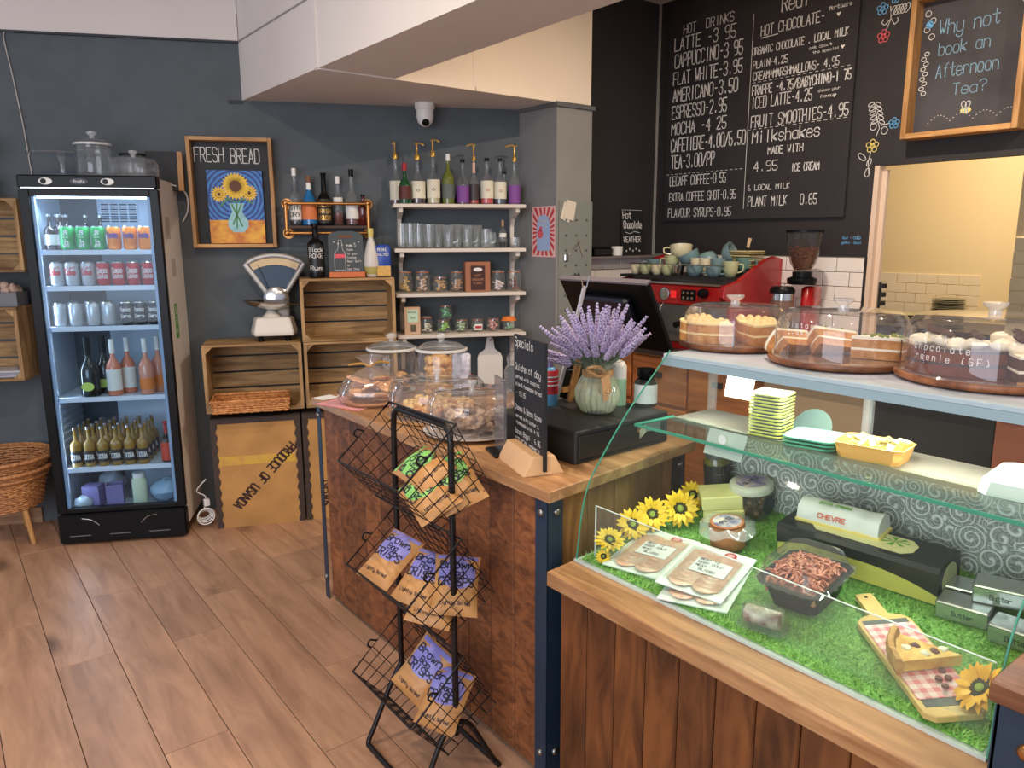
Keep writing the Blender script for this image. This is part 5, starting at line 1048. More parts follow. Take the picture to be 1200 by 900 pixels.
obj('collar', G().lathe([(.07, .38), (.075, .39), (.075, .41), (.05, .42), (.05, .445)], 22), BLACK, t, True)
obj('hopper', G().lathe([(.038, .445), (.064, .49), (.082, .56), (.090, .645)], 26, cap=False), glass('hopper_plastic', (214, 208, 204), .04), t, True)
obj('hopper_lid', G().lathe([(.094, .645), (.094, .657), (.01, .66)], 26), BLACK, t, True)
g = G()
for k in range(170):
    z = random.uniform(.46, .57); r_ = (.034+(z-.45)*.36)*math.sqrt(random.uniform(.6, 1)); a = random.uniform(0, 6.28); g.sph((r_*cos(a), r_*sin(a), z), .0085, 5, sx=1.3, sz=.8)
g.lathe([(.03, .455), (.055, .49), (.068, .555), (.02, .57)], 18)
obj('coffee_beans', g, mat('roasted_beans', (130, 72, 40), .4, noise=(80, .4)), t, True, kind='stuff')
# ---------------- wire rack with crisp bags ----------------
t = thing('wire_snack_rack', 'black wire rack with three tilted baskets in front of the counter', 'rack', (1.05, 1.78, 0))
fr_pts = [(0, -.155, .16), (0, -.155, 1.0), (0, -.150, 1.045), (0, -.125, 1.062), (0, .125, 1.062), (0, .150, 1.045), (0, .155, 1.0), (0, .155, .20)]
obj('frame_hoop', G().tube(fr_pts, .009, 10), WIRE, t, True)
for y, s in ((-.155, -1), (.155, 1)):
    for x in (-.125, .135):
        obj('leg', G().tube(rnd([(0, y, .24 if s > 0 else .20), (x*.35, y, .17), (x*.8, y, .06), (x, y, .012), (x*1.02, y-.02, .008)], 4), .008, 8), WIRE, t, True)
for x in (-.128, .138): obj('foot_rail', G().tube([(x, -.175, .008), (x, .14, .008)], .008, 8), WIRE, t, True)
for bi, (dz, dx) in enumerate(((0, 0), (-.318, .012), (-.665, .015))):
    A_2, B_2, C_2, D_2 = [(x-1.05+dx, z+dz) for x, z in ((.872, .93), (.985, .802), (1.152, .892), (1.042, 1.078))]
    ya, yb = -.19, .16; g = G(); r_ = .0015
    def P2(p, y): return (p[0], y, p[1])
    def lerp(p, q, k): return (p[0]+(q[0]-p[0])*k, p[1]+(q[1]-p[1])*k)
    for k in range(10):
        y = ya+(yb-ya)*k/9; g.tube([P2(A_2, y), P2(B_2, y), P2(C_2, y), P2(D_2, y)], r_, 4)
    for p, q, n in ((A_2, B_2, 4), (B_2, C_2, 5), (C_2, D_2, 5)):
        for k in range(n): a = lerp(p, q, k/n); g.tube([P2(a, ya), P2(a, yb)], r_, 4)
    for y in (ya, yb):   # end panels
        for k in range(1, 5):
            g.tube([P2(lerp(A_2, D_2, k/5), y), P2(lerp(B_2, C_2, k/5), y)], r_, 4); g.tube([P2(lerp(A_2, B_2, k/5), y), P2(lerp(D_2, C_2, k/5), y)], r_, 4)
    b = obj('basket_wires', g, WIRE, t, kind='stuff')
    obj('basket_rim', G().tube([P2(A_2, ya), P2(A_2, yb), P2(D_2, yb), P2(D_2, ya), P2(A_2, ya)], .0034, 6), WIRE, b, True)
    obj('basket_rim', G().tube([P2(B_2, ya), P2(B_2, yb)], .003, 6), WIRE, b, True)
    for y in (ya, yb):
        m_ = lerp(A_2, D_2, .38); obj('ticket_hook', G().tube(rnd([P2(m_, y), (m_[0]-.012, y, m_[1]+.012), (m_[0]-.004, y, m_[1]+.026), (m_[0]+.012, y, m_[1]+.02), P2(lerp(A_2, D_2, .5), y)], 3), .003, 6), WIRE, b, True)
KRAFT = mat('kraft_bag', (196, 142, 84), .45, noise=(12, .15), bump=(25, .8))
BGREEN = mat('bag_green', (140, 206, 110), .45, noise=(10, .1)); BVIO = mat('bag_violet', (140, 136, 206), .45, noise=(10, .12)); BINK = mat('bag_ink', (30, 26, 44), .6)
def crisp_bag(lab, loc, rots, col, w=.13, h=.175, th=.022, script='Brown'):
    """pillow bag: front face looks along local +Z, text up is local +Y"""
    t = thing('crisp_bag', lab, 'crisp bag', loc, group='crisp bags in the wire rack')
    t.rotation_euler = rots
    sd = random.uniform(0, 9)
    def zf(u, v): return th*max(0, (1-abs(u)**2.6))**.6*max(0, (1-abs(v)**4))**.7*(1+.16*sin(5*u+sd)*sin(6*v+sd*1.7))
    def grid(u0, u1, v0, v1, n, m, sgn, off, shape=None):
        v = []; f = []
        for i in range(n+1):
            for j in range(m+1):
                u = u0+(u1-u0)*i/n; vv = v0+(v1-v0)*j/m; ww = w/2*(1-.06*(1-vv*vv)); v.append((u*ww, vv*h/2, sgn*zf(u, vv)+off))
        for i in range(n):
            for j in range(m):
                a = i*(m+1)+j; q = (a, a+m+1, a+m+2, a+1); c = (u0+(u1-u0)*(i+.5)/n, v0+(v1-v0)*(j+.5)/m)
                if shape is None or shape(*c): f.append(q if sgn > 0 else q[::-1])
        return v, f
    g = G(); g.add(*grid(-1, 1, -1, 1, 12, 16, 1, 0)); g.add(*grid(-1, 1, -1, 1, 12, 16, -1, 0)); obj('bag_foil', g, KRAFT, t, True)
    g = G(); g.add(*grid(-.9, .9, -.25, .95, 24, 24, 1, .0008, (lambda u, v: ((u/.85)**2+((v-.3)/.5)**2 < 1) or v > .78))); lb = obj('colour_panel', g, col, t, True)
    g = G()
    for s, z, hh, ww in ((script, .040, .022, .096), ('Bag', .018, .017, .042), ('CRISPS', -.010, .023, .10), ('Lightly Salted', -.062, .009, .085)):
        text(g, s, (-ww/2, z, 0), (1, 0, 0), (0, 1, 0), hh, ww, .17)
    g.v = [(x, y, zf(x/(w/2), y/(h/2))+.0018) for x, y, z in g.v]
    obj('lettering', g, BINK, t)
    return t
def bag_rot(nx, nz, spin, lean=0):
    """normal (nx, lean, nz); local X starts along world -Y, then spun about the normal"""
    N_v = Vector((nx, lean, nz)).normalized(); U_v = Vector((0, -1, 0)); U_v = (U_v-N_v*U_v.dot(N_v)).normalized(); V_v = N_v.cross(U_v)
    return (Matrix((U_v, V_v, N_v)).transposed() @ Matrix.Rotation(spin, 3, 'Z')).to_euler()
B0 = [('green-panelled crisp bag leaning in the top basket, left one', (1.045, 1.755, .915), (-.52, .86, R(84), -.1), BGREEN), ('green-panelled crisp bag low in the middle of the top basket', (1.015, 1.685, .865), (-.5, .84, R(76), -.2), BGREEN), ('green-panelled crisp bag at the right end of the top basket', (1.085, 1.665, .893), (-.45, .75, R(70), -.45), BGREEN),
      ('violet-panelled crisp bag lying uppermost at the left of the middle basket', (.985, 1.86, .63), (-.5, .8, R(8), -.25), BVIO), ('violet-panelled crisp bag in the centre of the middle basket', (1.02, 1.73, .605), (-.42, .8, R(20), -.35), BVIO), ('violet-panelled crisp bag under the centre one in the middle basket', (1.03, 1.685, .565), (-.35, .8, R(32), -.5), BVIO), ('violet-panelled crisp bag at the right of the middle basket', (1.075, 1.65, .60), (-.3, .7, R(45), -.6), BVIO),
      ('violet-panelled crisp bag standing up in the bottom basket, left one', (1.03, 1.765, .30), (-.75, .5, R(-12), -.45), BVIO), ('violet-panelled crisp bag in the bottom basket, right one', (1.04, 1.665, .255), (-.6, .65, R(15), -.45), BVIO)]
for lab, loc, (nx, nz, sp_, ln_), col in B0: crisp_bag(lab, loc, bag_rot(nx, nz, sp_, ln_), col)

# ---------------- things on the shop counter ----------------
ZW = .9
big_jar('glass_jar', 'lidded glass jar nearly empty with a few biscuits, left of the pair on the counter', (1.555, 2.86, ZW), .105, .18)
big_jar('glass_jar', 'lidded glass jar full of golden twists, right of the pair on the counter', (1.655, 2.62, ZW), .105, .195)
TW = mat('twist_pastry', (240, 192, 122), .45, noise=(30, .25), col2=(206, 140, 76), coat=.3)
k = 0
for lv in range(5):
    for j in range(4):
        a = j*pi/2+lv*.7; x, y = 1.655+.05*cos(a), 2.62+.05*sin(a); g = G(); L_ = .04
        g.tube([(q*L_, .006*sin(q*5), .006*cos(q*5)) for q in (-1, -.6, -.2, .2, .6, 1)], [.008, .016, .018, .018, .016, .008], 8); g.tube([(q*L_, -.006*sin(q*5), -.006*cos(q*5)) for q in (-1, -.6, -.2, .2, .6, 1)], [.007, .014, .016, .016, .014, .007], 8)
        o = obj('pastry_twist', g, TW, smooth=True); o.location = (x, y, ZW+.024+lv*.033); o.rotation_euler = (0, 0, a+pi/2)
        tag(o, 'golden pastry twist in the right glass jar, %s layer up, %s side' % (ORD[lv], ('right', 'back', 'left', 'front')[j]), 'pastry', 'pastry twists in the glass jar'); k += 1
def cookie(lab, loc, r, m, rot=(0, 0, 0), group=None, nm='cookie', cat='cookie', th=.012):
    g = G(); g.lathe([(r*.9, 0), (r, th*.4), (r*.85, th*.9), (r*.3, th*1.1), (.002, th*1.1)], 14)
    o = obj(nm, g, m, smooth=True); o.location = loc; o.rotation_euler = rot; tag(o, lab, cat, group); return o
CK = mat('cookie_dough', (232, 188, 136), .8, noise=(60, .3), col2=(180, 118, 66), bump=(70, .8)); CKP = mat('cookie_pink', (224, 176, 146), .8, noise=(60, .25), bump=(60, .5))
for i in range(5): cookie('loose biscuit in the left glass jar, %s from the bottom' % ORD[i], (1.555+.05*cos(i*1.3), 2.86+.05*sin(i*1.3), ZW+.012+.012*i), .035, CK, (.2*i, .1, 0), 'biscuits in the left glass jar')
# cellophane wrapped cookies with a gold tie
t = thing('wrapped_cookie_basket', 'cellophane-wrapped heap of cookies tied with gold, left end of the counter', 'gift bag', (1.37, 2.70, ZW))
g = G(); rr = [(.10, .0), (.125, .02), (.13, .06), (.10, .105), (.05, .135), (.018, .15), (.03, .17), (.055, .19)]
g.loft([[(r*(1+.08*sin(5*a+z*30))*cos(a), r*(1+.08*cos(4*a))*sin(a), z) for a in [2*pi*q/28 for q in range(28)]] for r, z in rr], cap=False)
obj('cellophane', g, glass('cellophane', (252, 248, 246), .07, .08, 2.4), t, True)
obj('gold_tie', G().tube(rnd([(-.07, .05, .155), (-.03, .02, .162), (0, 0, .15), (.03, -.02, .168), (.07, -.03, .16)], 4), [.004]*17, 6), GOLD, t, True)
obj('tray', G().lathe([(.10, 0), (.115, .012), (.11, .012), (.01, .004)], 24), CARD, t, True)
for i in range(10): a = i*2.4; cookie('cookie in the gold-tied cellophane heap, %s from the bottom' % ORD[i], (1.37+.058*cos(a), 2.70+.058*sin(a), ZW+.016+i*.0085), .042, CK if i % 3 else CKP, (random.uniform(-.4, .4), random.uniform(-.4, .4), 0), 'cookies in the cellophane')
t = thing('checked_napkin', 'pink and red checked napkin under the wrapped cookies', 'napkin', (1.30, 2.755, ZW), R(20))
def gingham(name, c1, c2, sc_):
    if name in MC: return MC[name]
    m = mat(name, c1, .8); nt = m.node_tree; N, L = nt.nodes, nt.links; tc = N.new('ShaderNodeTexCoord'); sx = N.new('ShaderNodeSeparateXYZ'); L.new(tc.outputs['Object'], sx.inputs[0]); outs = []
    for ax in 'XY':
        a = N.new('ShaderNodeMath'); a.operation = 'MULTIPLY'; a.inputs[1].default_value = sc_; L.new(sx.outputs[ax], a.inputs[0])
        b = N.new('ShaderNodeMath'); b.operation = 'FRACT'; L.new(a.outputs[0], b.inputs[0]); c = N.new('ShaderNodeMath'); c.operation = 'GREATER_THAN'; c.inputs[1].default_value = .5; L.new(b.outputs[0], c.inputs[0]); outs.append(c)
    s = N.new('ShaderNodeMath'); s.operation = 'ADD'; L.new(outs[0].outputs[0], s.inputs[0]); L.new(outs[1].outputs[0], s.inputs[1]); h_ = N.new('ShaderNodeMath'); h_.operation = 'MULTIPLY'; h_.inputs[1].default_value = .5; L.new(s.outputs[0], h_.inputs[0])
    mx = N.new('ShaderNodeMix'); mx.data_type = 'RGBA'; mx.inputs['A'].default_value = lin(c2); mx.inputs['B'].default_value = lin(c1); L.new(h_.outputs[0], mx.inputs['Factor']); L.new(mx.outputs['Result'], N['Principled BSDF'].inputs['Base Color']); return m
obj('napkin', G().box(-.09, .12, -.13, .10, 0, .002), gingham('pink_gingham', (214, 96, 104), (240, 206, 204), 60), t)
t = thing('paper_slip', 'white paper slip at the far left corner of the worktop', 'paper', (1.27, 2.91, ZW), R(10)); obj('sheet', G().box(-.04, .04, -.035, .035, 0, .0015), PAPER, t)
# far dome with pale bakes
DM = glass
d0 = dome('glass_dome', 'wide glass dome over pale crumbly bakes, middle of the counter', (1.47, 2.36, ZW+.012), .185, .125, knob=.016, kh=.035)
t = thing('serving_board', 'round wooden board under the middle dome on the counter', 'board', (1.47, 2.36, ZW)); obj('board', G().lathe([(.19, 0), (.195, .004), (.195, .010), (.185, .012), (.01, .012)], 36), OAK, t, True)
CR = mat('crumble_top', (232, 200, 140), .8, noise=(70, .2), col2=(206, 160, 96), bump=(120, 1))
for i in range(9):
    a = i*2*pi/8; r_ = .10 if i < 8 else 0
    t = thing('crumble_square', 'pale crumble-topped square under the middle dome, %s round the ring' % ORD[i] if i < 8 else 'pale crumble-topped square in the centre under the middle dome', 'traybake', (1.47+r_*cos(a), 2.36+r_*sin(a), ZW+.013), a, 'crumble squares under the middle dome')
    obj('base', G().box(-.035, .035, -.035, .035, 0, .03, b=.004), SPONGE, t)
    g = G()
    for q in range(10): g.sph((random.uniform(-.028, .028), random.uniform(-.028, .028), .032), random.uniform(.008, .013), 6, lump=.2)
    obj('crumble', g, CR, t, True, kind='stuff')
# near dome with brownies
dome('glass_dome', 'glass dome over chocolate and cream rocky bites, nearest the rack', (1.42, 2.06, ZW+.016), .155, .13, knob=.016, kh=.032)
t = thing('serving_plate', 'lace-edged plate under the nearer dome on the counter', 'plate', (1.42, 2.06, ZW)); obj('plate', G().lathe([(.08, 0), (.10, .004), (.165, .012), (.168, .015), (.10, .008), (.01, .006)], 36), mat('pale_doily', (206, 196, 190), .6), t, True)
RK = mat('rocky_choc', (84, 52, 36), .5, noise=(40, .5), col2=(200, 170, 140), bump=(60, .8))
for i in range(12):
    a = i*2.4; r_ = .025+.085*(i % 4)/4+.01; g = G(); g.sph((0, 0, 0), random.uniform(.030, .038), 8, sz=.7, lump=.22)
    o = obj('rocky_bite', g, RK if i % 3 else mat('rocky_cream', (226, 200, 164), .6, noise=(40, .4), col2=(120, 76, 48), bump=(60, .8))); o.location = (1.42+r_*cos(a), 2.06+r_*sin(a), ZW+.038+.022*(i//6)); tag(o, 'rough %s bite, %s from the first in the %s layer under the nearer dome' % ('chocolate' if i % 3 else 'pale cream', ORD[i % 6], 'lower' if i < 6 else 'upper'), 'traybake', 'rocky bites under the nearer dome')
# acrylic stand
t = thing('acrylic_menu_stand', 'upright acrylic menu stand on a black base on the counter', 'sign', (1.345, 1.80, ZW), R(70))
obj('base', G().box(-.055, .055, -.035, .035, 0, .008, b=.003), BLACK, t); obj('acrylic_sheet', G().box(-.05, .05, -.004, .004, .008, .235), glass('acrylic_dark', (190, 190, 196), .2, .03, 2), t)
obj('dark_insert', G().box(-.044, .044, -.001, .001, .012, .13), mat('menu_insert', (40, 50, 48), .5), t)
g = G()
for i in range(7): text(g, 'coffee tea cake'[:9+i % 3], (-.038, -.0018, .115-i*.015), (1, 0, 0), (0, 0, 1), .007, .07, .14)
obj('lettering', g, CHALK, t)
# specials board: faces -X -Y
SA = R(-22)
t = thing('specials_board', 'tall black Specials chalkboard slotted in a wedge of pale wood', 'sign', (1.375, 1.66, ZW), math.atan2(-.31, .08)+R(0))
t.rotation_euler.z = math.atan2(-.957, -.29); t.location = (1.335, 1.645, ZW)
pts = [(-.062, 0), (.062, 0), (.032, .055), (-.032, .055)]
g = G(); g.loft([[(x, y, z) for y, z in pts] for x in (-.105, .105)]); obj('wood_wedge', g, mat('pale_ply', (222, 178, 130), .5, noise=(14, .1)), t, bevel=.002)
M2 = Matrix.Translation((0, 0, .012))
bd = obj('chalkboard', G().box(-.115, .115, -.0045, .0045, .0, .36, M2), SLATE, t)
g = G(); yy = -.0052
LN = [('Specials', .345, .026, .11, -.098), ('Quiche of day', .275, .02, .155, -.1), ('served with a salad,', .25, .011, .15, -.095), ('slaw & homemade bread', .228, .011, .155, -.095), ('- 10.95', .20, .014, .06, -.09), ('Cheese & Bacon Scone', .155, .016, .16, -.1), ('served with butter &', .132, .010, .14, -.095), ('homemade slaw 4.95', .112, .010, .14, -.09), ('Bacon Bagel   6.95', .082, .015, .155, -.1), ('with brie, smoked b', .064, .009, .15, -.1), ('& chutney', .05, .009, .09, -.095)]
for s, z, h_, w_, x in LN: text(g, s, (x*1.05, yy, z-.006), (1, 0, 0), (0, 0, 1), h_, w_*1.27, .10, jit=.02)
obj('chalk_lettering', g, CHALK, bd)
# till drawer, vase, etc.
t = thing('cash_drawer', 'low matt black cash drawer under the lavender vase', 'cash drawer', (1.435, 1.56, ZW), R(2))
obj('housing', G().box(0, .42, 0, .37, 0, .10, b=.004), mat('drawer_black', (30, 31, 32), .5), t); obj('drawer_front', G().box(.012, .408, -.004, 0, .012, .086, b=.002), mat('drawer_black2', (24, 25, 26), .45), t)
ZD = ZW+.10
t = thing('ribbed_glass_vase', 'ribbed pale green glass vase tied with twine on the cash drawer', 'vase', (1.658, 1.702, ZD))
g = G(); pr = [(.04, 0), (.062, .01), (.082, .045), (.084, .07), (.070, .105), (.050, .13), (.047, .145), (.058, .165)]
g.loft([[(.84*r*(1+.04*cos(22*a))*cos(a), .84*r*(1+.04*cos(22*a))*sin(a), z) for a in [2*pi*q/88 for q in range(88)]] for r, z in pr], cap=True)
obj('vase_body', g, glass('vase_green', (236, 242, 216), .34, .05, 2.2), t, True)
obj('twine_band', G().lathe([(.044, .118), (.05, .122), (.05, .14), (.044, .144)], 24, cap=False), mat('twine', (190, 150, 104), .9, noise=(80, .3)), t, True)
obj('bow', G().tube(rnd([(-.02, -.055, .13), (-.05, -.06, .16), (-.085, -.04, .155), (-.05, -.055, .13), (-.02, -.058, .13), (-.03, -.075, .08)], 4), .006, 6), MC['twine'], t, True)
obj('kraft_tag', G().box(-.018, .018, -.002, .0, -.085, 0, Matrix.Translation((-.045, -.078, .135)) @ Matrix.Rotation(R(-20), 4, 'Y') @ Matrix.Rotation(R(10), 4, 'X')), CARD, t)
t = thing('lavender_bunch', 'bushy bunch of pale purple lavender in the ribbed vase', 'flowers', (1.658, 1.702, ZD+.12))
LAV = mat('lavender_bloom', (202, 190, 220), .8, noise=(120, .3), col2=(164, 148, 192)); LVG = mat('lavender_stem', (126, 146, 124), .8)
sprigs = []
for v_ in range(4):
    g = G(); st_ = G(); L_ = .20
    st_.tube([(0, 0, 0), (.0, 0, L_*.6), (0, 0, L_)], .0016, 4)
    for q in range(11):
        z = L_*.5+q*L_*.05; rr_ = .0092*(1-.06*q)
        for a_ in range(5): a = a_*2*pi/5+q*.8; g.sph((rr_*.75*cos(a), rr_*.75*sin(a), z+random.uniform(0, .004)), rr_*.62, 4, sz=1.35)
    for q in range(5): a = q*2.3; st_.add([(0, 0, .03+q*.012), (.016*cos(a)-.003*sin(a), .016*sin(a)+.003*cos(a), .055+q*.014), (.024*cos(a), .024*sin(a), .075+q*.014)], [(0, 1, 2)])
    sprigs.append((g, st_))
protos = []
for i in range(64):
    a = i*2.399; sp_ = .85*math.sqrt((i+.5)/64); L_ = random.uniform(.85, 1.12)
    if i < 4:
        s_ = obj('stem', sprigs[i][1], LVG, t); b_2 = obj('bloom', sprigs[i][0], LAV, s_, True); protos.append((s_, b_2)); o = s_
    else:
        p0, p1 = protos[i % 4]; o = p0.copy(); C.objects.link(o); o.parent = t; c_ = p1.copy(); C.objects.link(c_); c_.parent = o
    d = Vector((sin(sp_)*cos(a)*1.15, sin(sp_)*sin(a)*1.15, cos(sp_))).normalized()
    o.rotation_euler = d.to_track_quat('Z', 'Y').to_euler(); o.location = d*.02; o.scale = (1, 1, L_)
for a, el in ((2.75, 1.2), (2.95, 1.32), (3.15, 1.1), (2.5, 1.25)):
    p0, p1 = protos[0]; o = p0.copy(); C.objects.link(o); o.parent = t; c_ = p1.copy(); C.objects.link(c_); c_.parent = o
    d = Vector((sin(el)*cos(a), sin(el)*sin(a), cos(el))); o.rotation_euler = d.to_track_quat('Z', 'Y').to_euler(); o.location = (0, 0, .02); o.scale = (1, 1, 1.1)
# easel-backed board seen from behind
t = thing('easel_board', 'wooden tabletop easel with a white edge, seen from behind the vase', 'easel', (1.70, 1.90, ZD))
obj('white_edge', G().box(-.006, .006, -.004, .004, 0, .41, Matrix.Translation((-.055, -.01, 0)) @ Matrix.Rotation(R(18), 4, 'Y')), mat('grey_white_edge', (190, 188, 192), .4, metal=.3), t)
obj('dark_panel', G().box(.0, .17, 0, .006, .02, .33, Matrix.Translation((-.045, 0, 0)) @ Matrix.Rotation(R(18), 4, 'Y')), BLACKM, t)
obj('easel_leg', G().box(-.012, .012, -.006, .006, 0, .22, Matrix.Translation((.0, -.02, 0)) @ Matrix.Rotation(R(16), 4, 'Y')), OAK, t)
obj('easel_ledge', G().box(-.03, .16, -.02, .0, .035, .05), OAK, t)
for x in (.067, .085): obj('clip_prong', G().tube([(x-.004, -.01, .385), (x+(.006 if x > .07 else -.012), -.01, .425)], .002, 6), CHROME, t)
# monitor seen from behind, tilted
t = thing('till_monitor', 'black till monitor seen from behind, leaning over the counter', 'monitor', (2.02, 1.99, ZW))
Mt = Matrix.Translation((0, 0, .375)) @ Matrix.Rotation(R(-29), 4, 'Y')
obj('screen_back', G().box(-.012, .012, -.225, .225, -.145, .145, Mt, b=.005), BLACK, t); obj('rear_housing', G().box(-.045, -.012, -.13, .13, -.10, .09, Mt, b=.01), mat('navy_black', (16, 18, 32), .4), t)
obj('bezel', G().box(-.0125, .013, -.226, .226, .139, .146, Mt), mat('bezel_grey', (110, 104, 112), .3), t)
obj('stand_arm', G().tube([(-.02, 0, .36), (-.11, 0, .22), (-.16, 0, .01)], .016, 10), BLACK, t, True); obj('stand_base', G().box(-.25, -.10, -.10, .10, 0, .012, b=.004), BLACK, t)
# bottles behind
t = thing('sanitiser_bottle', 'small red and blue labelled bottle behind the Specials board', 'bottle', (1.615, 1.885, ZD))
obj('bottle_body', G().lathe([(.026, 0), (.028, .004), (.028, .1), (.018, .125), (.01, .13)], 20), mat('sanit_blue', (96, 160, 206), .3), t, True)
obj('label', G().lathe([(.0285, .04), (.0288, .06), (.0288, .115), (.026, .12)], 20, cap=False), mat('sanit_red', (190, 40, 52), .4), t, True)
for z in (.068, .082, .096): obj('label_line', G().lathe([(.0292, z), (.0292, z+.005)], 20, cap=False), WHITE, t)
obj('nozzle', G().lathe([(.012, .13), (.009, .145), (.005, .165), (.001, .166)], 12), mat('nozzle_violet', (100, 90, 130), .4), t, True)
t = thing('white_squeeze_bottle', 'plain white bottle with a pale green base behind the vase', 'bottle', (1.80, 1.75, ZD)); obj('bottle_body', G().lathe([(.026, 0), (.028, .005), (.028, .13), (.02, .145), (.01, .15)], 20), WHITE, t, True); obj('green_band', G().lathe([(.0284, .0), (.0286, .09)], 20, cap=False), mat('mint_band', (170, 214, 180), .4), t)
t = thing('label_jar', 'short black-lidded jar with a white label right of the vase', 'jar', (1.86, 1.68, ZD)); obj('jar_body', G().lathe([(.036, 0), (.038, .006), (.038, .08), (.03, .09)], 20), mat('jar_dark', (50, 48, 46), .2), t, True); obj('label', G().lathe([(.0385, .012), (.0385, .075)], 20, cap=False), PAPER, t); obj('lid', G().lathe([(.02, .088), (.03, .1), (.03, .125), (.002, .127)], 18), BLACK, t, True)
# big clip jar and paper bag
t = thing('large_clip_jar', 'large clear clip-top jar with biscuits behind the Specials board', 'jar', (1.71, 2.17, ZW))
obj('jar_body', G().lathe([(.05, 0), (.056, .008), (.056, .17), (.044, .19), (.044, .20)], 24), GLJ, t, True); obj('lid', G().lathe([(.047, .2), (.048, .22), (.03, .24), (.004, .245)], 24), GLJ, t, True); obj('clip_wire', G().tube(rnd([(.048, -.01, .17), (.06, -.02, .15), (.048, -.03, .12)], 3), .002, 6), CHROME, t, True)
for i in range(4): cookie('broken biscuit in the large clip-top jar, %s from the bottom' % ORD[i], (1.70+.02*cos(i*2), 2.17+.02*sin(i*2), ZW+.012+.012*i), .03, CKP, (.3, .2*i, 0), 'biscuits in the large clip jar', 'biscuit')
t = thing('patterned_packet', 'white patterned paper packet standing between the jars and paddle board', 'packet', (1.70, 2.54, ZW), R(-35)); obj('packet', G().box(-.038, .038, -.02, .02, 0, .19, b=.008), mat('patterned_paper', (206, 204, 214), .6, noise=(45, .35), col2=(150, 150, 168)), t, True)
# ---------------- cake domes on the deck ----------------
ZK = 1.225
BW = wood('acacia_board', (92, 50, 28), (168, 104, 62), (.3, 1, 1), 9, .4, .35)
def cakestand(lab, x, y, r, h, txt=None):
    t = thing('round_cake_board', 'round wooden board under '+lab, 'board', (x, y, ZK)); obj('board', G().lathe([(r*.97, 0), (r*1.07, .005), (r*1.09, .012), (r*1.08, .018), (r*1.02, .019), (.01, .017)], 48), BW, t, True)
    d = dome('glass_dome', lab, (x, y, ZK+.019), r, h, knob=.025, kh=.028)
    if txt:
        g = G()
        for s, z, a0, hh in txt:
            for i, ch in enumerate(s):
                a = a0+i*.085; p = ((r+.0015)*cos(a), (r+.0015)*sin(a), z); text(g, ch, p, (-sin(a), cos(a), 0), (0, 0, 1), hh, None, .10)
        obj('white_pen_lettering', g, CHALK, d)
    return d
cakestand('left glass cake dome over a swirl-iced sponge cake', 1.915, 1.385, .148, .108)
cakestand('middle glass cake dome over pistachio cake slices', 1.88, 1.027, .165, .12, [('pistachio', .085, -3.5, .013), ('cake', .068, -3.4, .013)])
cakestand('right glass cake dome over chocolate cakes', 1.915, .685, .182, .13, [('Vanilla', .082, -3.55, .014), ('chocolate', .06, -3.72, .015), ('reenie (GF)', .038, -3.68, .015)])
def wedge(g, r, a0, a1, z0, z1, n=14, M=None, r0=0):
    pts = [(0, 0)]+[(r*cos(a0+(a1-a0)*k/n), r*sin(a0+(a1-a0)*k/n)) for k in range(n+1)]
    return g.prism(pts, z0, z1, M)
def rosette(g, x, y, z, s):
    for q in range(3): 
        rr = s*(1-.22*q); g.tube([(x+rr*.62*cos(a), y+rr*.62*sin(a), z+q*s*.22) for a in [2*pi*k/9+q*.5 for k in range(10)]], s*.36, 6)
    g.sph((x, y, z+s*.55), s*.35, 6)
def layer_cake(lab, x, y, r, a0, a1, layers, sp, ic, top=None, rz=0, group=None, cat='cake', icm=None, z=None, rot=None, nm='layer_cake'):
    t = thing(nm, lab, cat, (x, y, z or ZK+.0195), rz, group, rot=rot)
    zz = 0
    for i in range(layers):
        obj('sponge_layer', wedge(G(), r, a0, a1, zz, zz+.024), sp, t); zz += .024
        obj('cream_layer', wedge(G(), r*1.01, a0, a1, zz, zz+.006), ic, t); zz += .006
    if top == 'rosettes':
        for rr in (r*.82, r*.45):
            n = max(3, int((a1-a0)*rr/.026))
            for k in range(n):
                a = a0+(a1-a0)*(k+.5)/n; g = G(); rosette(g, rr*cos(a), rr*sin(a), zz, .0135); obj('icing_rosette', g, icm or ic, t, True)
    return t, zz
t, zz = layer_cake('apricot sponge half with piped rosettes, left half in the left dome', 1.90, 1.43, .115, R(60), R(238), 2, SPONGE, ICING, 'rosettes')
t, zz = layer_cake('apricot sponge half with piped rosettes, nearer half in the left dome', 1.915, 1.37, .118, R(238), R(400), 2, mat('apricot_sponge', (214, 146, 80), .85, noise=(50, .25), col2=(180, 110, 54), bump=(90, .6)), ICING, 'rosettes')
PIS = mat('pistachio_bits', (130, 140, 60), .8)
def slice_(lab, x, y, rz, rot, z=ZK+.02):
    t = thing('cake_slice', lab, 'cake', (x, y, z), rot=rot, group='slices in the middle dome')
    a = R(20)
    obj('sponge_layer', wedge(G(), .125, -a, a, 0, .022), SPONGE, t); obj('cream_layer', wedge(G(), .124, -a, a, .022, .028), CREAMW, t); obj('sponge_layer', wedge(G(), .125, -a, a, .028, .050), SPONGE, t); obj('cream_layer', wedge(G(), .127, -a, a, .050, .058), CREAMW, t)
    g = G()
    for k in range(40): q = random.uniform(.03, .12); b_ = random.uniform(-a, a); g.sph((q*cos(b_), q*sin(b_), .060), .0035, 4, lump=.3)
    obj('pistachio_crumbs', g, PIS, t, kind='stuff'); return t
slice_('pistachio cake slice leaning at the left in the middle dome', 1.90, 1.10, 0, (R(48), R(8), R(160)), ZK+.035)
slice_('pistachio cake slice leaning behind in the middle dome', 1.94, 1.00, 0, (R(42), R(5), R(140)), ZK+.035)
slice_('pistachio cake slice lying flat at the front of the middle dome', 1.865, .99, 0, (0, 0, R(-52)))
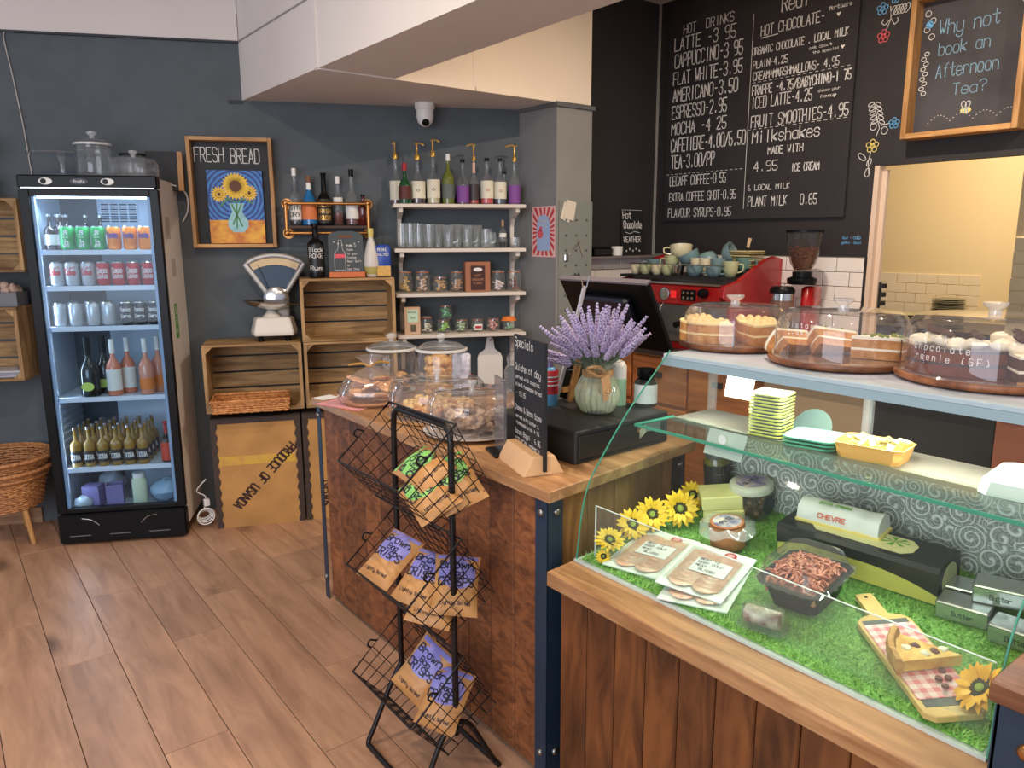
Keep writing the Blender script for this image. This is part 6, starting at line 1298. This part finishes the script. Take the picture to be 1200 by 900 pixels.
t, zz = layer_cake('chocolate half cake with blob icing, left half in the right dome', 1.905, .74, .13, R(100), R(262), 2, mat('redbrown_sponge', (128, 66, 42), .85, noise=(50, .3), bump=(90, .6)), mat('choc_cream', (70, 44, 36), .5))
def blobs(t, r, a0, a1, zz, cm, cookies=True):
    for k in range(6):
        a = a0+(a1-a0)*(k+.5)/6; rr = r*(.78 if k % 2 else .5); g = G(); g.sph((rr*cos(a), rr*sin(a), zz+.008), .024, 8, sz=.7, lump=.16); obj('cream_blob', g, cm, t, True)
        if cookies and k % 2 == 0: g = G(); g.lathe([(.016, 0), (.018, .004), (.016, .008), (.002, .009)], 12, Matrix.Translation((rr*cos(a), rr*sin(a), zz+.026)) @ Matrix.Rotation(R(30), 4, 'X')); obj('chocolate_disc', g, mat('dark_chocolate', (74, 42, 32), .35), t, True)
blobs(t, .13, R(100), R(262), zz, CREAMW)
t, zz = layer_cake('tall layered vanilla chocolate half cake, right half in the right dome', 1.895, .66, .135, R(215), R(395), 2, CHOC, CREAMW)
obj('wafer_base', wedge(G(), .14, R(215), R(395), -.002, .006), SPONGE, t); blobs(t, .135, R(215), R(395), zz, CREAMW)

# ---------------- things on the inner shelf ----------------
ZS = 1.0495
MINT = mat('mint_dish', (150, 206, 178), .3, coat=.3); YRIM = mat('yellow_green_rim', (206, 210, 96), .3); WDISH = mat('white_dish', (226, 228, 214), .3, coat=.3)
def sqdish(nm, lab, x, y, z, s, m, rim, rz, cat, group, h=.0085):
    t = thing(nm, lab, cat, (x, y, z), rz, group)
    def rr(s_, z_): c = s_*.2; return [(-s_+c, -s_, z_), (s_-c, -s_, z_), (s_, -s_+c, z_), (s_, s_-c, z_), (s_-c, s_, z_), (-s_+c, s_, z_), (-s_, s_-c, z_), (-s_, -s_+c, z_)]
    obj('dish', G().loft([rr(s*.8, 0), rr(s*.98, h*.6), rr(s, h), rr(s*.88, h*.75)]), m, t)
    obj('rim', G().loft([rr(s*1.005, h*.55), rr(s*1.01, h*.95), rr(s*.98, h)], cap=False), rim, t)
    return t
pr = sqdish('square_dish', '', 1.70, 1.10, ZS-.005, .045, WDISH, YRIM, R(10), 'dish', 'square dishes stacked on the inner shelf')
for i in range(13):
    lb = 'white square dish with lime rim, %s from the bottom of the tall stack' % (ORD[i] if i < 12 else 'topmost')
    if i == 0: pr['label'] = lb
    else: dup(pr, (1.70+random.uniform(-.001, .001), 1.10+random.uniform(-.001, .001), ZS-.005+i*.0088), lb)
pr = sqdish('mint_plate', 'mint green square plate, lowest of three beside the orange tub', 1.70, .975, ZS-.005, .062, MINT, mat('mint_rim', (90, 170, 140), .3), R(12), 'plate', 'mint plates on the inner shelf')
for i in (1, 2): dup(pr, (1.70, .975, ZS-.005+i*.009), 'mint green square plate, %s of three beside the orange tub' % ['', 'middle', 'topmost'][i])
t = thing('dark_plate', 'dark grey-green round plate standing behind the mint plates', 'plate', (1.79, 1.035, ZS+.008), rot=(R(0), R(-60), 0)); obj('plate', G().lathe([(.03, 0), (.055, .008), (.03, .004), (.002, .003)], 24), mat('slate_green', (100, 120, 114), .3), t, True)
t = thing('orange_tub', 'orange plastic tub heaped with folded labels on the inner shelf', 'tub', (1.705, .83, ZS-.005), R(8))
def rrect(a, b, c, z): return [(-a+c, -b, z), (a-c, -b, z), (a, -b+c, z), (a, b-c, z), (a-c, b, z), (-a+c, b, z), (-a, b-c, z), (-a, -b+c, z)]
ORG = mat('orange_plastic', (238, 178, 96), .4)
obj('tub_body', G().loft([rrect(.048, .068, .015, 0), rrect(.055, .076, .015, .036), rrect(.058, .079, .015, .038), rrect(.054, .075, .015, .038), rrect(.05, .07, .012, .01)]), ORG, t)
for i in range(26):
    g = G().box(-.014, .014, -.006, .006, -.0012, .0012); o = obj('folded_label', g, mat('label_olive', (190, 180, 100), .6) if i % 3 else mat('label_straw', (226, 214, 150), .7), t); o.location = (random.uniform(-.035, .035), random.uniform(-.055, .055), .036+random.uniform(0, .012)); o.rotation_euler = (random.uniform(-.7, .7), random.uniform(-.7, .7), random.uniform(0, 3))
t = thing('plastic_cover', 'upturned white plastic lid at the right end of the inner shelf', 'lid', (1.72, .50, ZS-.005), R(6)); obj('lid', G().loft([rrect(.09, .09, .02, 0), rrect(.085, .085, .02, .028), rrect(.08, .08, .02, .034)]), mat('milky_white', (216, 226, 216), .4), t)
t = thing('hanging_card', 'white card hanging from the deck lip inside the case', 'card', (1.675, 1.19, 1.13)); obj('card', G().box(0, .0015, -.042, .042, 0, .078, Matrix.Rotation(R(14), 4, 'Y')), PAPER, t)
t = thing('price_card', 'clear-sleeved white price card clipped to the glass shelf edge', 'card', (1.498, 1.10, 1.02)); obj('card', G().box(0, .0015, -.055, .055, 0, .065, Matrix.Rotation(R(20), 4, 'Y')), glass('sleeve', (225, 235, 228), .42), t)
g = G(); disc(g, (0, .045), .012, (-.001, 0, 0), (0, -1, 0), (0, 0, 1), 10); obj('white_tab', g, PAPER, t)
t = thing('price_tag', 'small clear price tag at the left end of the glass shelf', 'card', (1.50, 1.36, 1.022), R(-60)); obj('card', G().box(0, .001, -.04, .03, 0, .025), glass('sleeve2', (210, 220, 205), .35), t)

# ---------------- things on the grass ----------------
def cthing(name, lab, cat, x, y, rz=0, dz=.008, group=None, extra=None):
    t = thing(name, lab, cat, (x, y, gz(x)+dz), group=group)
    t.rotation_euler = (Matrix.Rotation(TILT, 3, 'Y') @ Matrix.Rotation(rz, 3, 'Z') @ (extra or Matrix.Identity(3))).to_euler(); return t
PET = mat('sunflower_petal', (250, 206, 40), .5, noise=(60, .12)); PETO = mat('orange_petal', (255, 186, 50), .5, noise=(60, .12)); CEN = mat('sunflower_disc', (62, 54, 20), .9, noise=(200, .4)); CENG = mat('green_eye', (140, 160, 60), .8)
def sunflower(lab, x, y, z, r, face, m=PET, back=False):
    t = thing('sunflower', lab, 'flower', (x, y, z), group='artificial sunflowers in the case')
    t.rotation_euler = Vector(face).to_track_quat('Z', 'Y').to_euler()
    for ring, n, rr, el in ((0, 16, r, .25), (1, 16, r*.86, .5)):
        pp = None
        for k in range(n):
            if pp is None:
                L_ = rr*.62; pts = [(rr*.36, 0, 0), (rr*.5, .13*rr, .02*rr), (rr*.8, .11*rr, .03*rr), (rr*1.0, 0, -.05*rr), (rr*.8, -.11*rr, .03*rr), (rr*.5, -.13*rr, .02*rr)]
                pp = obj('petal', G().add(pts, [(0, 1, 5), (1, 2, 4, 5), (2, 3, 4)]), m, t, True); o = pp
            else: o = pp.copy(); C.objects.link(o); o.parent = t
            o.rotation_euler = (0, -el*random.uniform(.4, 1.2), 2*pi*(k+.5*ring)/n+random.uniform(-.08, .08)); o.location = (0, 0, .003*ring)
    if back: obj('calyx', G().lathe([(r*.4, .0), (r*.3, .01), (r*.1, .02)], 14), mat('leaf_green', (110, 140, 60), .7), t, True)
    else:
        obj('seed_disc', G().lathe([(r*.42, 0), (r*.42, .006), (r*.3, .010), (r*.01, .008)], 18), CEN, t, True); obj('disc_eye', G().lathe([(r*.17, .009), (r*.12, .012), (r*.01, .012)], 12), CENG, t, True)
    obj('stem', G().tube(rnd([(0, 0, 0), (0, -.02, -.02), (0, -.04, -.03)], 3), .0035, 6), mat('leaf_green', (110, 140, 60), .7), t, True)
    return t
FC = (-.62, -.62, .48)
for i, (x, y, z, r, f, lb) in enumerate(((1.365, 1.345, .755, .040, (-.2, -.35, .8), 'sunflower tipped face up nearest the ledge'), (1.472, 1.365, .770, .043, (-.35, -.75, .5), 'second sunflower from the left, half hidden by the sliced meat'), (1.541, 1.355, .787, .046, (-.55, -.7, .45), 'third sunflower from the left, dark centre with green eye'), (1.612, 1.315, .800, .050, (-.6, -.7, .35), 'largest sunflower, fully facing out, beside the butter'), (1.715, 1.355, .805, .040, (-.5, -.7, .5), 'sunflower mostly hidden behind the yellow butter'))): sunflower(lb, x, y, z, r*1.12, f)
t = sunflower('single drooping yellow petal cluster at the left corner of the case', 1.335, 1.335, .722, .022, (-.6, -.5, .6))
sunflower('orange sunflower seen from its side at the right corner of the case', 1.392, .448, .765, .052, (-.5, .35, .55), PETO, False)
BUT = mat('butter_yellow', (255, 246, 166), .5, noise=(8, .08))
for i, (x, y, rz, dz) in enumerate(((1.735, 1.255, R(38), .004), (1.725, 1.262, R(46), .045))):
    t = cthing('butter_block', ['lower yellow butter block beside the sunflowers', 'upper yellow butter block, stacked on another'][i], 'butter', x, y, rz, dz); obj('block', G().box(-.047, .047, -.056, .056, 0, .04, b=.003), BUT, t)
# dark labelled jar
t = cthing('olive_jar', 'tall dark jar with black lattice label at the back left of the case', 'jar', 1.80, 1.325)
obj('jar_body', G().lathe([(.034, 0), (.038, .006), (.038, .13), (.03, .145)], 20), mat('olive_contents', (110, 104, 44), .15, coat=.5, noise=(60, .4)), t, True)
obj('label', G().lathe([(.0385, .045), (.0388, .125)], 20, cap=False), mat('label_black_lattice', (44, 46, 46), .4), t); obj('lid', G().lathe([(.034, .145), (.034, .16), (.003, .162)], 20), mat('grey_lid', (90, 94, 92), .4), t, True)
for a in (-2.3, -1.6): g = G(); g.loft([[(.0392*cos(a+q*.12), .0392*sin(a+q*.12), z) for q in range(5)] for z in (.046, .066)], cap=False, closed=False); obj('white_square', g, PAPER, t)
g = G()
for a in (-2.5, -2.1, -1.7, -1.3): g.tube([(.0395*cos(a), .0395*sin(a), .07), (.0395*cos(a+.1), .0395*sin(a+.1), .12)], .001, 4)
g.tube([(.0395*cos(a), .0395*sin(a), .1) for a in [-2.6+.15*k for k in range(10)]], .001, 4); obj('label_lines', g, STEEL, t, kind='stuff')
# olive tub
t = cthing('olive_tub', 'clear tub of brown olives with a white printed lid', 'tub', 1.79, 1.20); t.scale = (1.17,)*3
obj('tub_body', G().lathe([(.038, 0), (.041, .004), (.046, .068)], 24), glass('tub_plastic', (236, 232, 222), .08), t, True)
g = G()
for k in range(46): a = random.uniform(0, 6.28); q = .036*math.sqrt(random.random()); g.sph((q*cos(a), q*sin(a), .012+.05*random.random()), .0105, 6)
obj('olives', g, mat('brown_olives', (120, 84, 44), .3, noise=(40, .3)), t, True, kind='stuff')
l = obj('lid', G().lathe([(.05, .066), (.051, .07), (.051, .082), (.047, .086), (.003, .086)], 28), mat('ivory_lid', (222, 220, 196), .4), t, True)
g = G(); g.lathe([(.038, .0865), (.03, .0868), (.001, .0868)], 24); obj('lid_print', g, mat('print_violet', (120, 118, 176), .5, noise=(60, .6), col2=(222, 200, 180)), l)
g = G(); text(g, 'OLIVES', (-.026, -.004, .0875), (1, 0, 0), (0, 1, 0), .010, .052, .2); obj('lettering', g, BINK, l)
lb = obj('dark_label', G().lathe([(.0, 0), (.022, 0), (.022, .002)], 18, Matrix.Translation((-.0, -.0455, .036)) @ Matrix.Rotation(pi/2, 4, 'X')), mat('label_teal_black', (44, 62, 66), .4), t)
# wrapped cheese pot
t = cthing('wrapped_pate_pot', 'brown pot in clear film with an oval printed label', 'pot', 1.60, 1.14); t.scale = (1.15,)*3
obj('pot', G().lathe([(.036, 0), (.04, .004), (.041, .05), (.036, .056), (.003, .057)], 24), mat('terracotta_pot', (168, 110, 62), .45), t, True)
g = G(); g.loft([[(r*(1+.1*cos(4*a+.6))*cos(a), r*(1+.1*cos(4*a+.6))*sin(a), z+.004*sin(7*a)) for a in [2*pi*k/32 for k in range(32)]] for r, z in ((.043, .045), (.044, .056), (.055, .053), (.068, .046))], cap=False); obj('film', g, glass('film', (246, 246, 246), .2, .08, 2), t, True)
l = obj('label', G().lathe([(.038, .059), (.038, .061), (.001, .0615)], 28), mat('label_rust_ring', (176, 104, 60), .5), t); obj('label_centre', G().lathe([(.032, .062), (.001, .0625)], 28), mat('label_picture', (214, 200, 180), .5, noise=(45, .6), col2=(76, 84, 134)), l)
g = G(); text(g, 'PATE', (-.02, -.006, .0632), (1, 0, 0), (0, 1, 0), .013, .042, .2); obj('lettering', g, BINK, l)
# sliced meat packets
MEAT = mat('sliced_salmon_meat', (226, 158, 130), .4, noise=(55, .35), col2=(246, 214, 196)); FILM = mat('pack_white', (236, 242, 236), .35)
def packet(lab, x, y, rz, dz, tip=0):
    t = cthing('sliced_meat_packet', lab, 'packet', x, y, rz, dz, 'sliced meat packets', Matrix.Rotation(tip, 3, 'X')); t.scale = (1.2,)*3
    obj('sleeve', G().box(-.095, .09, -.07, .07, 0, .003), FILM, t); g = G()
    n = 7
    for k in range(n):
        for j in range(2): g.lathe([(.034, .003), (.035, .0045), (.03, .0065), (.002, .006)], 12, Matrix.Translation((-.055+.016*k, -.024+.05*j, 0)) @ Matrix.Rotation(R(6), 4, 'Y'), sy=.85)
    g.box(-.07, .06, -.052, .056, .003, .005); obj('meat_slices', g, MEAT, t, True, kind='stuff')
    obj('clear_film', G().box(-.075, .062, -.06, .06, .009, .0094), glass('pack_film', (250, 248, 246), .05, .1, 1), t)
    l = obj('label', G().box(-.028, .026, -.045, .03, .0098, .0104), PAPER, t); g = G()
    for k, s in enumerate(('* SLICED', 'MEAT', 'KEEP COLD', 'BEST 12')): text(g, s, (-.02+.013*k, .024, .0108), (0, -1, 0), (1, 0, 0), .007, .007*len(s)*.85, .16)
    g.v = [p for p in g.v]; obj('lettering', g, BINK, l)
    sd = obj('header_seal', G().lathe([(.013, .003), (.013, .0042), (.001, .0043)], 18, Matrix.Translation((.072, -.02, 0))), LR, t); obj('seal_ring', G().lathe([(.008, .0044), (.008, .0047), (.001, .0048)], 14, Matrix.Translation((.072, -.02, 0))), mat('seal_pink', (226, 150, 150), .5), sd); return t
packet('sliced meat packet lying nearest the sunflowers', 1.445, 1.262, R(12), .006)
packet('sliced meat packet underneath another, right of the sunflower one', 1.425, 1.07, R(20), .005)
packet('sliced meat packet lying on top of another, beside the black tray', 1.445, 1.085, R(14), .02, R(4))
# clear lidded black tray with shredded meat
t = cthing('deli_tray', 'black tray of shredded meat under a clear frilled lid', 'tray', 1.512, .862, R(4)); t.scale = (1.08,)*3
obj('tray_base', G().loft([rrect(.060, .050, .015, 0), rrect(.075, .063, .015, .052), rrect(.086, .073, .018, .056), rrect(.086, .073, .018, .059), rrect(.07, .058, .015, .054), rrect(.058, .048, .012, .008)]), BLACK, t, bevel=.002)
g = G(); ng = 44
def frill(a, b, z, amp): 
    o = []
    for k in range(ng): q = 2*pi*k/ng; cx_, sx_ = cos(q), sin(q); m_ = min(a/max(abs(cx_), 1e-6), b/max(abs(sx_), 1e-6)); m_ = min(m_, (a+b)*.62); o.append((cx_*(m_+amp*(k % 2)), sx_*(m_+amp*(k % 2)), z))
    return o
g.loft([frill(.09, .076, .060, .006), frill(.083, .070, .066, 0), frill(.072, .06, .098, 0), frill(.06, .05, .104, 0)]); obj('clear_lid', g, glass('lid_plastic', (252, 252, 252), .03, .04, 1.5), t)
g = G()
for k in range(170):
    x, y = random.uniform(-.065, .065), random.uniform(-.053, .053); z = .05+.028*(1-(x/.08)**2)*(1-(y/.07)**2)+random.uniform(0, .006); a = random.uniform(0, 6.28); l_ = random.uniform(.008, .02)
    g.tube(rnd([(x-l_*cos(a), y-l_*sin(a), z-.003), (x, y, z+.003), (x+l_*cos(a+.6), y+l_*sin(a+.6), z-.002)], 2), .0028, 4)
g.box(-.066, .066, -.054, .054, .03, .055); obj('shredded_meat', g, mat('shredded_meat_pink', (214, 136, 106), .5, noise=(90, .4), col2=(160, 84, 66)), t, True, kind='stuff')
# blister log
t = cthing('blister_pack_roll', 'small speckled roll in a clear blister pack, front of the case', 'packet', 1.362, .868, R(-78))
obj('roll', G().lathe([(.016, -.04), (.02, -.038), (.021, 0), (.02, .038), (.016, .04)], 16, Matrix.Translation((0, 0, .02)) @ Matrix.Rotation(pi/2, 4, 'Y')), mat('nougat_roll', (226, 218, 200), .5, noise=(38, .8), col2=(120, 50, 58)), t, True)
obj('blister', G().loft([rrect(.055, .034, .012, .001), rrect(.055, .034, .012, .002), rrect(.046, .026, .01, .004), rrect(.044, .02, .01, .042)]), glass('blister_clear', (250, 250, 250), .03, .05, 1.6), t)
# black and yellow cheese block with goats log on top
t = cthing('cheese_block', 'long cheese block in black and yellow wrap along the back of the case', 'cheese', 1.715, .835, R(-87))
YW = mat('cheese_yellow_wrap', (206, 196, 96), .35); BKW = mat('wrap_black', (40, 42, 42), .3)
L_, Wd, H_2 = .19, .060, .084
g = G(); 
g.loft([[(x, y, z) for y, z in ((-Wd, 0), (Wd, 0), (Wd, H_2*.55), (Wd, H_2*.9), (Wd-.008, H_2), (-Wd+.008, H_2), (-Wd, H_2*.9), (-Wd, H_2*.5))] for x in (-L_, -L_+.01, L_-.01, L_)]); obj('yellow_wrap', g, YW, t)
g = G(); e = .0012; rings = []
for k in range(17):
    x = -L_-e+(2*L_+2*e)*k/16; dip = .012*sin(k/16*pi*1.0)+(.03 if k > 14 else 0)*.6; zlo = H_2*(.60-.35*max(0, (k-9)/7)**2-.2*max(0, (3-k)/3))
    rings.append([(x, -Wd-e, zlo), (x, -Wd-e, H_2*.9), (x, -Wd+.008, H_2+e), (x, Wd-.008, H_2+e), (x, Wd+e, H_2*.9), (x, Wd+e, zlo)])
g.loft(rings, cap=True, closed=False); obj('black_wrap', g, BKW, t)
lb = obj('cream_label', G().loft([rrect(.12, .036, .02, H_2+.0015), rrect(.12, .036, .02, H_2+.0022)]), mat('label_butter', (232, 222, 160), .5), t); lb.location.x = .0
g = G()
for k in range(7): a = k*.9; g.add([(.07, .01, H_2+.003), (.07+.03*cos(a)+.006*sin(a), .01+.02*sin(a), H_2+.003), (.07+.032*cos(a+.25), .01+.022*sin(a+.25), H_2+.003)], [(0, 1, 2)])
obj('green_leaf_print', g, mat('print_green', (110, 170, 60), .5), lb)
t2 = obj('end_label', G().lathe([(.033, 0), (.034, .002), (.001, .0022)], 24, Matrix.Translation((L_, 0, .04)) @ Matrix.Rotation(pi/2, 4, 'Y'), sx=1.1, sy=1.2), mat('label_olive_pale', (212, 208, 150), .5), t)
t = cthing('goats_cheese_log', 'white paper-wrapped cheese log lying on the black and yellow block', 'cheese', 1.725, .90, R(-85), .088)
pts = [(0, -.034, 0), (0, -.036, .02), (0, -.028, .046), (0, 0, .058), (0, .028, .046), (0, .036, .02), (0, .034, 0)]
g = G(); g.loft([[(x, y*(1+.03*sin(x*90)), z*(1+.04*sin(x*70+y*50))) for _, y, z in pts] for x in (-.1, -.07, -.03, .0, .03, .06, .09, .1)]); obj('white_wrap', g, mat('wrap_white_paper', (232, 232, 222), .55, bump=(30, .6)), t, True)
obj('yellow_tray', G().box(-.105, .105, -.038, .038, -.004, .014, b=.003), mat('tray_butter', (228, 206, 120), .5), t)
g = G(); text(g, 'CHEVRE', (-.045, -.0385, .028), (1, 0, 0), (0, .35, .8), .011, .07, .25); obj('red_print', g, mat('print_coral', (222, 120, 96), .5), t)
g = G(); text(g, 'goats cheese', (-.05, -.016, .0575), (1, 0, 0), (0, .9, .4), .009, .08, .2); obj('green_print', g, mat('print_green', (110, 170, 60), .5), t)
# foil butter packs
FOIL = mat('silver_foil_card', (186, 190, 184), .25, .75, bump=(18, .3))
def foil(lab, x, y, rz, dz): 
    t = cthing('foil_pack', lab, 'butter', x, y, rz, dz, 'silver foil packs'); obj('pack', G().box(-.05, .05, -.03, .03, 0, .04, b=.003), FOIL, t)
    g = G(); text(g, 'Butter', (-.018, -.0305, .014), (1, 0, 0), (0, 0, 1), .011, .04, .13); obj('lettering', g, mat('foil_print', (70, 84, 70), .5), t); obj('fold', G().box(-.0502, .0502, -.0303, .0303, .036, .0375), mat('foil_dark', (120, 124, 118), .3, .7), t); return t
foil('silver foil pack at the front left of the foil pile', 1.665, .585, R(-82), .004)
foil('silver foil pack at the front right, near the side counter', 1.645, .475, R(-86), .004)
foil('silver foil pack at the back left, beside the cheese block', 1.735, .60, R(-80), .004)
foil('silver foil pack lying on top of the others', 1.705, .535, R(-76), .045)
# paddle with gingham and quiche
ang = math.atan2(-.29, -.235)
t = cthing('serving_paddle', 'pale wooden paddle board with pink gingham paper, front right of the case', 'board', 1.455, .60, ang, .008)
PW = mat('bamboo_paddle', (226, 186, 116), .45, noise=(10, .15))
pts = [(-.215, -.018), (-.135, -.02), (-.125, -.045), (-.11, -.056), (.165, -.056), (.18, -.04), (.18, .04), (.165, .056), (-.11, .056), (-.125, .045), (-.135, .02), (-.215, .018)]
obj('paddle', G().prism(pts, 0, .014), PW, t, bevel=.002); obj('hole', G().lathe([(.004, .0142), (.001, .0144)], 12, Matrix.Translation((-.2, 0, 0))), BLACKM, t)
obj('slate_inset', G().box(-.112, .155, -.046, .046, .014, .0146), mat('slate_inset', (92, 92, 90), .6), t)
gp_ = obj('gingham_paper', G().box(-.095, .135, -.05, .05, .0152, .0158), gingham('pink_gingham_fine', (226, 128, 134), (244, 214, 210), 42), t)
t = cthing('quiche_slice', 'golden quiche slice with crust on the pink gingham paper', 'quiche', 1.470, .512, R(119), .0245)
a = R(24)
obj('filling', wedge(G(), .118, -a, a, .002, .025), mat('quiche_filling', (246, 210, 118), .6, noise=(34, .35), col2=(222, 156, 70), bump=(50, .8)), t)
g = G(); rings = []
for k in range(9):
    q = -a*1.05+2.1*a*k/8; w_ = .004*sin(k*2.2); rings.append([((.112+r_)*cos(q), (.112+r_)*sin(q), z_+w_) for r_, z_ in ((0, 0), (.012, .0), (.018, .025), (.014, .038), (.004, .036), (.0, .025))])
g.loft(rings); obj('crust', g, mat('quiche_crust', (230, 178, 108), .7, noise=(60, .3), col2=(190, 126, 62), bump=(60, .5)), t, True)
for i in range(5): g = G(); g.sph((.03+.016*i, -.012+.011*(i % 3), .025), .009, 7, sz=.5, lump=.25); obj('filling_piece', g, mat('bacon_bit', (112, 62, 56), .6) if i % 2 else CREAMW, t, True)
for i in range(4): cookie('dark crumb on the gingham, %s out from the quiche' % ORD[i], (1.385+.016*i, .505+.014*(i % 2)+.004*i, gz(1.40)+.028), .007, mat('bacon_bit', (112, 62, 56), .6), (0, 0, 0), 'crumbs by the quiche', 'crumb', 'crumb', .006)
# clear acrylic ticket at the left corner
t = thing('white_pen', 'white pen-like strip stuck low on the embossed panel, right end', 'strip', (1.849, .50, .86)); obj('strip', G().tube([(0, .06, .012), (0, -.06, -.012)], .0035, 8), WHITE, t, True)
